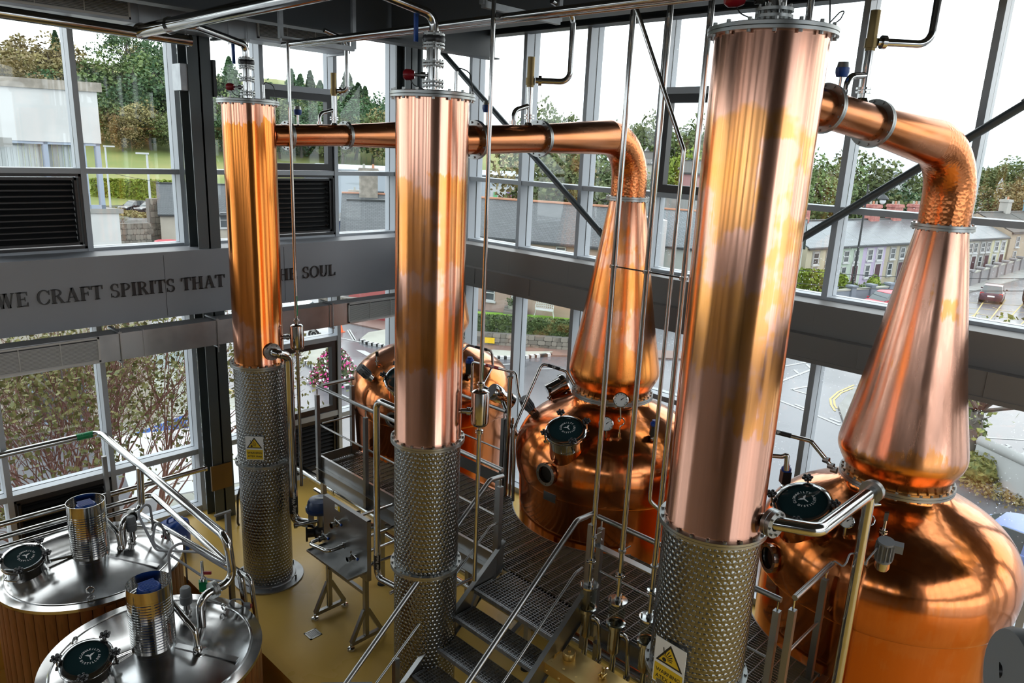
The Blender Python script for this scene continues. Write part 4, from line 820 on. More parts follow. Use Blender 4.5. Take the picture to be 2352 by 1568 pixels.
ax = (A_-Vector((C3[0]+.1, C3[1]-.2, zc))).normalized(); m = MB(); m.lathe([(.05, -.03), (.10, -.03), (.10, 0), (.096, .003), (.10, .006), (.10, .036), (.05, .036)], 28, A_, axis=ax, cap=False); bolts(m, A_, .08, 8, .036, .009, .014, axis=ax); m.build('pipe_flange', 'steel_flange', t)
ax = (D_-B_).normalized(); m = MB(); m.lathe([(.0, -.0), (.088, 0), (.088, .05), (.0, .052)], 28, D_+ax*.0, axis=ax); m.build('end_flange', 'steel_flange', t); m = MB(); m.cyl(D_-up*.11, D_-up*.10+_rt*.09, .015); m.build('drain_stub', 'steel_polished', t)
# thin line down the tallest column's far side, with the wire loop at its top
q = far(1812, 640, 5.32); m = MB(); m.cyl((q.x, q.y, 1.3), (q.x, q.y, 6.17), .014); t = tag(m.build('drain_line', 'steel_polished', None, (q.x, q.y, 1.3)), 'thin steel line running down beside the tallest column', 'pipe'); m = MB(); c0 = Vector((q.x, q.y, 6.19)); m.tube(fillet([c0, c0+_rt*.01+up*.08, c0+_rt*.09+up*.17, c0+_rt*.12+up*.18, c0+_rt*.10+up*.13, c0-_rt*.02+up*.03], .03), .004, 6); m.build('wire_loop', 'plastic_black', t)
p, n = on_cyl(1497, 1170, C3, .36); q = far(1492, 1150, 5.75); m = MB(); q1 = far(1566, 345, 5.75); tp = far(1455, 0, 5.9); m.pipe([tp+(tp-q1)*.05, Vector((q.x, q.y, q1.z)), Vector((q.x, q.y, vz(1491, 1150, q))), onz(1516, 1172, vz(1505, 1172, q))], .0165, .07, 10); tag(m.build('vent_line', 'steel_polished', None, (q.x, q.y, q.z)), 'thin bent pipe slanting from the ceiling then dropping past the tallest column', 'pipe')
# ------------------------------------------------------------------ roof steel, ducts, overhead pipes, braces, lettering
def beam(label, a, b, h=.42, w=.20):
    m = MB(); ibeam(m, a, b, h, w); return struct(m.build('beam_1', 'paint_beam', ang=0), label)
beam('dark roof beam over the far bay', (-6, 8.45, 6.74), (XW-.15, 8.45, 6.74), .55, .22)
beam('dark roof beam over the platform', (6.3, -6, 6.79), (6.3, 8.4, 6.79), .5, .2)
beam('dark roof beam along the street glazing', (XW-.2, -6, 7.06), (XW-.2, YW-.2, 7.06), .5, .22)
beam('dark roof beam along the lettered wall', (-6, YW-.25, 7.04), (XW-.2, YW-.25, 7.04), .5, .22)
beam('dark roof beam over the columns', (3.0, -6, 7.2), (3.0, 8.4, 7.2), .5, .2)
beam('dark roof beam over the hall', (-6, 3.2, 7.3), (XW-.2, 3.2, 7.3), .5, .2)
m = MB()
for k in range(22): m.box((-6, -5.8+k*.74, 8.13), (XW, -5.5+k*.74, 8.2))
struct(m.build('ceiling_ribs', 'ceiling_dark', ang=0), 'ribbed underside of the roof deck')
# steel columns
def hcol(x, y, z0, z1, w=.26, d=.26):
    m = MB(); m.box((x-w/2, y-d/2, z0), (x+w/2, y-d/2+.02, z1)); m.box((x-w/2, y+d/2-.02, z0), (x+w/2, y+d/2, z1)); m.box((x-.012, y-d/2, z0), (x+.012, y+d/2, z1)); return m
b = hcol(4.36, 9.98, 0, 8.2, .30, .30).build('pillar_1', 'paint_column', ang=0); struct(b, 'dark painted steel column in front of the lettered wall')
q0, q1 = ony(483, 1072, 9.82), ony(530, 1112, 9.82); m = MB(); m.box((q0.x, 9.80, q1.z-.02), (q1.x+.02, 9.825, q0.z)); m.build('cover_plate', 'bronze_plate', b, ang=0)
m = MB(); m.box((4.12, 9.85, 6.0), (4.21, 10.1, 6.32)); m.build('junction_box', 'galvanised', b, ang=0)
m = MB(); m.box((4.52, 9.80, 5.95), (4.56, 9.9, 6.4)); m.build('cable_tray', 'louvre_dark', b, ang=0)
b = hcol(7.78, 9.98, 0, 8.2, .24, .24).build('pillar_2', 'paint_column', ang=0); struct(b, 'dark painted steel column in the glazed corner'); m = MB(); m.cyl((8.02, 9.95, 0), (8.02, 9.95, 8.2), .055); struct(m.build('pillar_3', 'paint_column'), 'grey rainwater pipe in the glazed corner')
for a, b_, lb in ((onx(1018, 122, 8.14), onx(1385, 540, 8.14), 'slanting steel brace behind the middle still neck'), (onx(2380, 224, 8.14), onx(1800, 572, 8.14), 'slanting steel brace behind the large still neck')):
    m = MB(); d = (b_-a).normalized(); m.cyl(a, b_, .042, n=14); [m.obox(p, d*.10, Vector((.006, 0, 0)), d.cross(Vector((1, 0, 0)))*.05) for p in (a, b_)]; tag(m.build('wind_brace', 'paint_column', None, a), lb, 'brace', 'slanting wind braces of the street glazing')
# ventilation ducts with white grilles
def grille(t, xa, xb, y, z0, z1):
    m = MB(); f = .022
    for p, q, r, s in ((xa, xb, z0, z0+f), (xa, xb, z1-f, z1), (xa, xa+f, z0, z1), (xb-f, xb, z0, z1)): m.box((p, y-.014, r), (q, y, s))
    for k in (1/3, 2/3): m.box((xa+(xb-xa)*k-.004, y-.013, z0), (xa+(xb-xa)*k+.004, y-.003, z1))
    g = m.build('grille', 'grille_white', t, ang=0); n = int((z1-z0-.05)/.0155)
    for k in range(n): z = z0+.028+k*.0155; m = MB(); m.prism([(xa+f, y-.012, z-.004), (xa+f, y-.010, z-.006), (xa+f, y-.001, z+.003), (xa+f, y-.003, z+.005)], (xb-xa-2*f, 0, 0)); m.build('slat', 'grille_white', g, ang=0)
    m = MB(); m.box((xa+.01, y-.001, z0+.01), (xb-.01, y+.002, z1-.01)); m.build('grille_back', 'black_frame', g, ang=0)
DY = 9.50; DZ0 = ony(300, 823, DY).z; DZ1 = ony(300, 762, DY).z
t = thing('ventilation_duct', 'long galvanised duct with white grilles below the lettered band', 'duct', (4.5, 9.6, 2.7))
m = MB(); m.box((-6, DY, DZ0), (7.6, DY+.26, DZ1)); [m.box((x-.006, DY-.01, DZ0-.01), (x+.006, DY+.27, DZ1+.01)) for x in (3.30, 5.98, .8)]; m.build('duct_body', 'duct_metal', t, ang=0)
grille(t, ony(-60, 840, DY).x, ony(230, 810, DY).x, DY-.005, DZ0+.02, DZ1-.01); grille(t, ony(799, 715, DY).x, 7.5, DY-.005, DZ0+.02, DZ1-.01)
for px in (275, 500, 765): x = ony(px, 780, DY).x; m = MB(); m.bar((x, DY-.03, DZ1+.015), (x, DY+.34, DZ1+.015), .04, .022); m.bar((x, DY-.02, DZ0-.02), (x, DY+.28, DZ0-.02), .04, .02); m.cyl((x, DY-.015, DZ0-.10), (x, DY-.015, DZ1+.04), .006, n=8); m.build('hanger', 'galvanised', t, ang=0)
t = thing('ventilation_duct', 'galvanised duct with grilles under the roof along the lettered wall', 'duct', (4.5, 9.9, 6.72))
m = MB(); m.box((-6, 9.42, 6.66), (6.34, 9.78, 6.94)); m.build('duct_body', 'duct_metal', t, ang=0); grille(t, 4.95, 6.2, 9.415, 6.69, 6.925); grille(t, 2.0, 3.42, 9.415, 6.69, 6.925)
for x in (3.5, 3.75, 4.55, 4.8, 6.25): m = MB(); m.bar((x, 9.38, 6.645), (x, 9.85, 6.645), .05, .03); m.cyl((x, 9.39, 6.56), (x, 9.39, 7.3), .006, n=8); m.build('hanger', 'galvanised', t, ang=0)
# overhead pipes
m = MB(); Yp = 8.6; a, b = ony(-40, 22, Yp), ony(438, 94, Yp); m.cyl(a, b, .057, n=20); m.cyl(b-(b-a).normalized()*.03, b, .062, n=20); t = tag(m.build('ceiling_pipe', 'steel_polished', None, b), 'horizontal roof pipe ending at the dark steel column', 'pipe', 'pipes under the roof')
J = ony(322, 72, Yp); e = onx(625, -12, J.x); m = MB(); m.cyl(J-Vector((0, -.05, 0)), Vector((J.x, 1.5, J.z+.05)), .066, n=20); [m.lathe([(.06, 0), (.082, .0), (.082, .025), (.06, .025)], 20, J+Vector((0, y, 0)), axis=(0, 1, 0), cap=False) for y in (-.05, -.78)]; tag(m.build('ceiling_pipe', 'steel_polished', None, J), 'bright thick roof pipe running towards the gallery', 'pipe', 'pipes under the roof')
zt = 6.27; m = MB(); m.pipe([Vector((J.x+.05, 7.70, J.z)), Vector((J.x+.18, 7.70, J.z+.01)), Vector((C1[0], C1[1], 6.42)), Vector((C1[0], C1[1], zt))], .037, .12, 16, 6); tag(m.build('vent_elbow_pipe', 'steel_polished', None, (C1[0], C1[1], zt)), 'slanting vent pipe from the slim column up to the roof pipe', 'pipe', 'slanting vent pipes on the columns')
zt = 6.29; m = MB(); a = ony(870, -18, 4.95); m.pipe([a+(a-Vector((C2[0], C2[1], 6.47)))*.3, Vector((C2[0], C2[1], 6.45)), Vector((C2[0], C2[1], zt))], .037, .12, 16, 6); tag(m.build('vent_elbow_pipe', 'steel_polished', None, (C2[0], C2[1], zt)), 'slanting vent pipe from the middle column to the roof', 'pipe', 'slanting vent pipes on the columns')
zt = 6.80; m = MB(); m.cyl((C3[0], C3[1], zt), (C3[0], C3[1], 7.6), .05, n=16); tag(m.build('vent_elbow_pipe', 'steel_polished', None, (C3[0], C3[1], zt)), 'vent pipe rising from the tallest column lid', 'pipe', 'slanting vent pipes on the columns')
# bundle of small pipes towards the gallery, and their hanging brackets
zb = 6.46
for i, (dx, r, dz) in enumerate(((0, .030, 0), (.09, .020, .03), (.16, .016, .0))):
    m = MB(); x = 4.45+dx; m.cyl((x, 7.9-i*.05, zb+dz), (x, .8, zb+dz), r, n=14); tag(m.build('ceiling_pipe', 'steel_polished', None, (x, 7.9, zb)), ('thickest', 'middle', 'thinnest')[i]+' of three slim roof pipes running over the column tops', 'pipe', 'pipes under the roof')
m = MB(); m.pipe([(4.479, 7.76, 6.48), (4.479, 7.76, 6.505), (4.52, 7.72, 6.49)], .018, .02); 
def hang(px, py0, qx, qy, Y, label):
    a, b = ony(px, py0, Y), ony(qx, qy, Y); m = MB(); b = Vector((b.x, b.y, a.z)); m.bar(a, b, .05, .05); m.bar(a, a+up*1.2, .045, .045, (1, 0, 0)); m.bar(b, b+up*1.2, .045, .045, (1, 0, 0)); tag(m.build('pipe_hanger', 'galvanised', None, a, ang=0), label, 'bracket', 'galvanised pipe hangers')
hang(645, 88, 812, 110, 7.75, 'galvanised hanger frame over the arm of the slim column'); hang(1110, 10, 1283, 46, 4.6, 'galvanised hanger frame over the middle still arm')
# relief valve discharge lines
for t, o, lb in ((potA, (.62, -.62), 'curved discharge pipe from the relief valve behind the slim column'), (potB, (.50, -.50), 'curved discharge pipe from the relief valve on the middle still arm'), (potC, (.45, -.70), 'curved discharge pipe from the relief valve on the large still arm')):
    q = Vector(t['relief']); v = Vector((.72, -.69, 0)); k = (.16, .36, .42)[(potA, potB, potC).index(t)]; m = MB(); m.pipe([q-up*.02+v*.043, q-up*.02+v*k, q-up*.0+v*k+up*.55, q+v*k+up*.62-Vector((.3, 0, 0))], .026, .09, 14, 6); m.cyl(q-up*.02+v*.07, q-up*.02+v*.10, .045, n=16); tag(m.build('discharge_pipe', 'steel_polished', None, q), lb, 'pipe', 'relief valve discharge pipes')
# ------------------------------------------------------------------ raised serif lettering on the band
def serif(ch):
    """strokes of a heavy serif capital in a 1-high cell: list of polygons and its width"""
    T, t, s = .20, .075, .06
    R = lambda x0, x1, y0, y1: [(x0, y0), (x1, y0), (x1, y1), (x0, y1)]
    def arc(cx, cy, rx, ry, a0, a1, th0, th1, n=14):
        o, i = [], []
        for k in range(n+1):
            a = radians(a0+(a1-a0)*k/n); w = th0+(th1-th0)*abs(cos(a)); o.append((cx+rx*cos(a), cy+ry*sin(a))); i.append((cx+(rx-w)*cos(a), cy+(ry-w*.9)*sin(a)))
        return [[o[k], o[k+1], i[k+1], i[k]] for k in range(n)]
    st = lambda x: [R(x, x+T, 0, 1), R(x-s, x+T+s, 0, .05), R(x-s, x+T+s, .95, 1)]
    def dia(x0, y0, x1, y1, w): return [[(x0-w/2, y0), (x0+w/2, y0), (x1+w/2, y1), (x1-w/2, y1)]]
    if ch == 'I': return st(.06), .32
    if ch == 'T': return st(.27)+[R(.0, .74, .925, 1), [(0, .72), (.045, .72), (.09, .93), (0, .93)], [(.74, .72), (.695, .72), (.65, .93), (.74, .93)]], .74
    if ch == 'E': return st(.06)+[R(.2, .66, 0, .075), R(.2, .64, .925, 1), R(.2, .5, .47, .54), R(.47, .51, .36, .65), [(.66, .28), (.62, .28), (.56, .07), (.66, .07)], [(.64, .74), (.6, .74), (.54, .93), (.64, .93)]], .68
    if ch == 'F': return st(.06)+[R(.2, .62, .925, 1), R(.2, .5, .45, .525), R(.47, .51, .34, .63), [(.62, .74), (.58, .74), (.52, .93), (.62, .93)]], .62
    if ch == 'L': return st(.06)+[R(.2, .64, 0, .075), [(.64, .3), (.6, .3), (.54, .07), (.64, .07)]], .65
    if ch == 'H': return st(.06)+st(.56)+[R(.2, .6, .46, .54)], .84
    if ch == 'W': return dia(.14, 1, .34, 0, .2)+dia(.50, 1, .34, 0, .07)+dia(.50, 1, .72, 0, .2)+dia(.93, 1, .72, 0, .07)+[R(.0, .28, .95, 1), R(.36, .64, .95, 1), R(.82, 1.04, .95, 1)], 1.04
    if ch == 'A': return dia(.12, 0, .40, 1, .07)+dia(.68, 0, .40, 1, .2)+[R(.22, .56, .30, .365), R(.0, .25, 0, .05), R(.52, .84, 0, .05)], .83
    if ch == 'U': return [R(.06, .26, .3, 1), R(.0, .32, .95, 1), R(.60, .67, .3, 1), R(.53, .75, .95, 1)]+arc(.365, .31, .305, .33, 180, 360, .07, .13), .76
    if ch == 'O': return arc(.42, .5, .42, .52, 0, 360, .06, .15, 28), .84
    if ch == 'C': return arc(.42, .5, .42, .52, 48, 312, .06, .15, 22)+[[(.74, .66), (.70, .66), (.66, .92), (.74, .96)], [(.74, .30), (.70, .34), (.62, .08), (.70, .1)]], .76
    if ch == 'P': return st(.06)+arc(.30, .725, .34, .275, -90, 90, .06, .13)+[R(.2, .31, .94, 1), R(.2, .31, .45, .51)], .66
    if ch == 'R': return st(.06)+arc(.30, .74, .33, .26, -90, 90, .06, .13)+[R(.2, .31, .94, 1), R(.2, .31, .48, .54), [(.30, .5), (.48, .5), (.74, .05), (.55, .05)], R(.52, .8, 0, .05)], .78
    if ch == 'S': return arc(.30, .745, .27, .275, 40, 270, .06, .13)+arc(.30, .255, .29, .275, -140, 90, .06, .13)+[[(.53, .68), (.49, .68), (.46, .92), (.53, .97)], [(.03, .32), (.07, .32), (.10, .08), (.03, .03)]], .60
    return [], .4
lt = thing('wall_lettering', 'raised black serif capitals along the grey band', 'lettering', (4.0, YB, 3.3))
def put_text(body, px0, px1, ybase, H):
    a, b = ony(px0, 660, YB).x, ony(px1, 640, YB).x; ws = [.42 if c == ' ' else serif(c)[1]+.07 for c in body]; k = (b-a)/(sum(ws)-.07); x = a
    for c, w in zip(body, ws):
        if c != ' ':
            m = MB()
            for poly in serif(c)[0]: m.prism([(x+px*k, YB+.0005, ybase+py*H) for px, py in poly], (0, -.014, 0))
            m.build('letter', 'letter_black', lt, ang=0)
        x += w*k
zl = ony(300, 685, YB).z; zh = ony(300, 645, YB).z; zbase = ony(460, 663, YB).z; H = ony(460, 634, YB).z-zbase
put_text('WE CRAFT SPIRITS THAT', -14, 516, zbase, H); put_text('THE SOUL', 619, 770, zbase, H)

# ------------------------------------------------------------------ wooden vats with stainless lids
def make_vat(label, c, zr, R, man, ramp_pts, spin):
    t = thing('wooden_vat', label, 'vat', (c[0], c[1], -1.0), group='wood-clad vats with stainless lids'); C0 = Vector((c[0], c[1], 0))
    m = MB(); m.lathe([(R-.06, -.98), (R-.06, zr-.03)], 64, C0); m.build('tank_shell', 'steel', t)
    NS = 52; w = 2*pi*(R-.02)/NS; me = None
    for k in range(NS):
        a = 2*pi*k/NS
        if me is None: m = MB(); h = w/2-.003; m.prism([(R-.055, -h, -.98), (R-.018, -h, -.98), (R-.012, -h*.6, -.98), (R-.012, h*.6, -.98), (R-.018, h, -.98), (R-.055, h, -.98)], (0, 0, zr+.95)); me = m.mesh('stave', 'wood_stave', 30)
        link('stave', me, t, (0, 0, 1.0), (0, 0, a))
    m = MB(); m.lathe([(R-.08, zr-.035), (R, zr-.035), (R, zr), (R-.09, zr+.004), (R-.10, zr+.012), (R-.11, zr+.012), (R-.115, zr+.004), (R-.30, zr+.045), (.16, zr+.12), (0, zr+.125)], 96, C0); m.build('lid', 'steel_lid', t, ang=25)
    # slotted motor guard
    g = Vector((c[0], c[1], zr+.10)); r = .195; H = .66
    m = MB(); nb = 19; bh = H*.80/nb; m.lathe([(r, H*.80+.02), (r, H), (r-.004, H), (r-.004, H*.8+.02)], 40, g, cap=False); m.lathe([(r, 0), (r, .03), (r-.004, .03), (r-.004, 0)], 40, g, cap=False)
    for k in range(nb):
        z = .03+bh*k
        m.lathe([(r, z), (r, z+bh*.72), (r-.004, z+bh*.72), (r-.004, z)], 40, g, cap=False)
    for k in range(6): a = k*pi/3+.3; d = Vector((cos(a), sin(a), 0)); m.obox(g+d*(r-.004)+up*H*.45, d*.002, Vector((-d.y, d.x, 0))*.014, up*H*.44)
    m.build('motor_guard', 'steel_polished', t, ang=30)
    m = MB(); m.lathe([(0, .0), (.09, .0), (.09, H-.16), (.105, H-.15), (.105, H-.06), (.09, H-.035), (0, H-.03)], 28, g); m.build('motor', 'plastic_blue', t)
    m = MB(); m.lathe([(.08, H-.034), (.075, H-.026), (0, H-.025)], 20, g); [m.box((g.x-.07, g.y-.07+k*.02, g.z+H-.026), (g.x+.07, g.y-.065+k*.02, g.z+H-.02)) for k in range(8)]; m.build('motor_cowl', 'plastic_blue', t)
    p = onz(*man, zr+.06); nrm = (up*.96+Vector((-.10, -.26, 0))).normalized(); manway(t, p, nrm, .205, .17, (15, 75, 195, 290), spin, 'steel_polished')
    d = (Vector((c[0], c[1], 0))-Vector((p.x, p.y, 0))).normalized(); m = MB(); m.cyl(p+d*.2+up*.06, g-d*.19+up*.02, .010, n=8); m.cyl(p+d*.2+up*.075, g-d*.19+up*.035, .010, n=8); m.build('tie_rod', 'steel_polished', t)
    # inlet stub and cover
    a, b = onz(*ramp_pts[0], zr+.42), onz(*ramp_pts[1], zr+.09); m = MB(); bb = Vector((b.x, b.y, zr+.09)); m.pipe([a, Vector((b.x, b.y, zr+.26))+(a-bb)*.08, bb], .028, .06, 12); m.lathe([(0, -.03), (.09, -.03), (.085, -.015), (.04, -.01), (.045, .02), (.03, .05), (0, .05)], 24, bb); m.build('inlet_pipe', 'steel_polished', t)
    for k in range(3):
        aa = spin*0+(.2, 2.3, 4.4)[k]; q = C0+Vector((cos(aa)*(R-.2), sin(aa)*(R-.2), zr+.05)); dd = Vector((cos(aa), sin(aa), 0)); e = Vector((-dd.y, dd.x, 0)); m = MB(); m.tube([q+.035*(cos(x)*e+sin(x)*up)+up*.03 for x in [i*pi/6 for i in range(13)]], .009, 8); m.build('lifting_eye', 'steel_polished', t)
    for s in (0, 1): aa = (-.9, 1.3)[s]; m = MB(); m.bar(C0+Vector((cos(aa)*.22, sin(aa)*.22, zr+.115)), C0+Vector((cos(aa)*(R-.15), sin(aa)*(R-.15), zr+.028)), .06, .012); m.build('stiffener', 'steel_lid', t, ang=0)
    return t
VZ = .70; V1, V2 = (2.217, 8.57), (2.12, 6.50)
vat1 = make_vat('wood-clad vat with domed steel lid under the lettered wall', V1, VZ, .95, (60, 1312), ((230, 1180), (278, 1260)), .6)
vat2 = make_vat('wood-clad vat with domed steel lid in the near corner of the picture', V2, VZ, .965, (205, 1548), ((395, 1385), (455, 1492)), .6)
# ------------------------------------------------------------------ vent pipe, wall pipes and vat fittings
zv = 1.6; A_, B_, D_ = onz(508, 1240, zv), onz(240, 990, zv), onz(-30, 1052, zv); A_.x = B_.x = (A_.x+B_.x)/2; t = thing('vent_pipe', 'shiny vent pipe with green label bending over the vats', 'pipe', (A_.x, A_.y, VZ))
e1 = onz(480, 1400, VZ+.28); e2 = onz(463, 1432, VZ+.10)
m = MB(); m.pipe([D_, B_, A_, Vector((A_.x+.03, A_.y-.02, VZ+.42)), Vector((e2.x, e2.y, VZ+.40)), Vector((e2.x, e2.y, VZ+.08))], .043, .13, 20, 8); m.build('pipe_run', 'steel_polished', t)
m = MB(); m.cyl(onz(175, 1005, zv), onz(215, 996, zv), .0445, n=24); s = m.build('green_label', 'tape_green', t); q = onz(196, 1000, zv); n = (EYE-q).normalized(); text_obj('Vent', .06, 'lettering', 'white_print', s, q+Vector((0, -n.y*.0, 0))+n*.046, (1, 0, 0), n.cross(Vector((1, 0, 0))), .0003, bold=.0008)
m = MB(); fx = Vector((e2.x, e2.y, VZ+.40)).lerp(Vector((A_.x, A_.y, VZ+.42)), .45); m.lathe([(.04, -.025), (.085, -.025), (.085, 0), (.08, .002), (.085, .004), (.085, .03), (.04, .03)], 24, fx, axis=(A_-Vector((e2.x, e2.y, A_.z))), cap=False); m.build('pipe_flange', 'steel_flange', t)
m = MB(); v0 = Vector((B_.x-.02, V1[1]+.2, zv)); m.pipe([v0, Vector((v0.x-.02, v0.y, VZ+.36)), Vector((V1[0]+.36, v0.y-.15, VZ+.36)), Vector((V1[0]+.36, v0.y-.15, VZ+.06))], .04, .11, 16, 6); [m.lathe([(.04, -.02), (.08, -.02), (.08, .0), (.075, .002), (.08, .004), (.08, .024), (.04, .024)], 20, Vector((V1[0]+.52, v0.y-.08, VZ+.36)), axis=(1, .5, 0), cap=False)]; m.build('branch', 'steel_polished', t)
for i, (p0, p1, z, r, lb) in enumerate((((-20, 1208), (470, 1077), .95, .036, 'upper of the polished pipes along the low glazing behind the vats'), ((-20, 1246), (345, 1131), .95, .034, 'polished pipe along the low glazing, just below the upper one'), ((-20, 1268), (300, 1165), .95, .026, 'slimmer polished pipe along the low glazing behind the vat lids'))):
    a, b = onz(*p0, z), onz(*p1, z); b.y = a.y = (a.y+b.y)/2; m = MB()
    if i == 0: m.cyl(a, b, r, n=18); m.cyl(b-Vector((.0, 0, 0)), b+Vector((.03, 0, 0)), .05, n=16)
    else: m.pipe([a, b, Vector((3.10+.05*i, 6.95-.12*i, z+.0)), Vector((3.14+.045*i, 6.9-.12*i, .25))], r, .09, 16, 6)
    tag(m.build('glazing_pipe', 'steel_polished', None, a), lb, 'pipe', 'polished pipes behind the vats')
x, y = 3.13, 7.02; m = MB(); m.bar((x, y, 0), (x, y, 1.62), .05, .05, (1, 0, 0)); m.bar((x-.14, y, 1.62), (x+.04, y, 1.62), .03, .02); tag(m.build('pipe_support', 'steel', None, (x, y, 0), ang=0), 'square steel post carrying the vent pipe beside the near vat', 'support')
x, y = 2.75, 9.62; m = MB(); m.bar((x, y, 0), (x, y, 1.5), .05, .05, (1, 0, 0)); tag(m.build('pipe_support', 'steel', None, (x, y, 0), ang=0), 'square steel post carrying pipes behind the far vat', 'support')
def solenoid(c, label, px, py, zt, head):
    p = onz(px, py, zt); t = thing('level_probe', label, 'level probe', p, group='level probes on the vat lids'); m = MB(); m.cyl(p, p+up*.13, .035, n=16); m.cyl(p+up*.03, p+up*.045, .05, n=16); m.build('socket', 'steel_polished', t)
    m = MB(); m.lathe([(0, .13), (.055, .13), (.06, .16), (.06, .21), (.052, .22), (.052, .29), (.04, .31), (0, .31)], 18, p); m.build('probe_head', head, t)
solenoid(V1, 'grey capped level probe on the far vat lid', 305, 1240, VZ+.08, 'plastic_grey'); solenoid(V2, 'grey capped level probe on the near vat lid', 430, 1410, VZ+.06, 'plastic_grey')
def hose(label, pts, r=.014, mat_='cable_grey'):
    m = MB(); m.tube(fillet(pts, .12, 7), r, 10); tag(m.build('braided_hose', mat_, None, pts[0]), label, 'hose', 'braided hoses beside the vats')
a, b = onz(380, 1265, VZ+.2), Vector((3.02, 7.2, VZ+.3)); a = Vector((2.95, 8.35, VZ+.25)); hose('braided steel hose looping off the far vat', [Vector((2.90, 8.55, VZ+.15)), Vector((2.88, 8.55, VZ+.55)), Vector((2.70, 8.45, VZ+.5)), Vector((2.72, 8.0, VZ+.2)), Vector((2.95, 7.4, VZ+.35)), Vector((3.08, 7.05, VZ+.30))])
hose('second braided hose dropping between the vats', [Vector((2.98, 8.3, VZ+.1)), Vector((2.84, 8.25, VZ+.48)), Vector((2.72, 8.1, VZ+.25)), Vector((2.98, 7.3, VZ+.05)), Vector((3.10, 7.05, VZ+.08))])
hose('braided hose arching behind the near vat lid', [Vector((2.62, 7.35, VZ+.05)), Vector((2.62, 7.35, VZ+.52)), Vector((2.75, 7.3, VZ+.60)), Vector((2.98, 7.15, VZ+.35)), Vector((3.1, 6.95, VZ+.25))])
p = far(467, 1345, 7.35); t = thing('valve_actuator', 'bright green valve box on a pipe between the vats', 'valve', p); m = MB(); m.obox(p, _rt*.045, up*.055, tocam(p)*.03); m.build('box', 'plastic_green', t, ang=0); m = MB(); m.cyl(p-up*.42, p+up*.28, .016, n=10); m.cyl(p+up*.06, p+up*.09, .028, n=12); m.build('valve_pipe', 'steel_polished', t); m = MB(); m.bar(p+up*.15, p+up*.15+_rt*.09, .018, .03); m.build('red_lever', 'plastic_red', t, ang=0)
p = far(378, 1245, 9.1); t = thing('hand_valve', 'pair of small hand valves with red levers at the far vat edge', 'valve', p); m = MB(); m.cyl(p-up*.25, p+up*.2, .016, n=10); m.cyl(p-up*.25+_rt*.06, p+up*.15+_rt*.06, .016, n=10); m.build('valve_pipe', 'steel_polished', t)
for z in (-.12, .08): m = MB(); m.bar(p+up*z-_rt*.03, p+up*z+_rt*.05, .02, .035); m.build('red_lever', 'plastic_red', t, ang=0)
p = far(423, 1240, 9.15); t = thing('isolator_switch', 'small grey isolator box with red knob by the far vat', 'switch', p); m = MB(); m.obox(p, _rt*.03, up*.045, tocam(p)*.03); m.cyl(p-up*.6, p, .012, n=8); m.build('box', 'plastic_grey', t); m = MB(); m.cyl(p+tocam(p)*.03+_rt*.02, p+tocam(p)*.05+_rt*.04, .022, n=12); m.build('red_knob', 'plastic_red', t)
p = far(567, 1391, 7.35); t = thing('isolator_switch', 'small grey isolator box with red knob by the near vat', 'switch', p); m = MB(); m.obox(p, _rt*.035, up*.025, tocam(p)*.03); m.tube(fillet([p, p-_rt*.06+up*.08, p-_rt*.15+up*.08, p-_rt*.2+up*.0], .05), .008, 8); m.build('box', 'plastic_grey', t); m = MB(); m.cyl(p+_rt*.03, p+_rt*.05, .024, n=12); m.build('red_knob', 'plastic_red', t)
# blue drum of chemicals on the floor behind the far vat
p = onz(405, 1262, 0); t = thing('plastic_canister', 'dark blue plastic canister standing behind the far vat', 'canister', p); m = MB(); e1, e2 = Vector((.96, .28, 0)), Vector((-.28, .96, 0))
m.rings([[p+e1*.16*s*x+e2*.14*s*y+up*z for x, y in [(cos(a)*(1+.25*abs(sin(2*a))), sin(a)*(1+.25*abs(sin(2*a)))) for a in [i*pi/10 for i in range(20)]]] for z, s in ((0, .96), (.02, 1), (.36, 1), (.42, .93), (.45, .6))]); m.build('canister_body', 'plastic_blue', t, ang=50); m = MB(); m.cyl(p+e1*.05+up*.44, p+e1*.05+up*.50, .035, n=16); m.build('cap', 'plastic_black', t); m = MB(); m.tube(fillet([p-e1*.10+up*.42, p-e1*.10+up*.50, p+e1*.01+up*.50, p+e1*.01+up*.42], .03), .014, 8); m.build('handle', 'plastic_blue', t); q = p+tocam(p)*.165+up*.2; m = MB(); m.obox(q+_rt*.03, _rt*.07, up*.09, tocam(p)*.004); m.build('paper_label', 'white_print', t, ang=0)
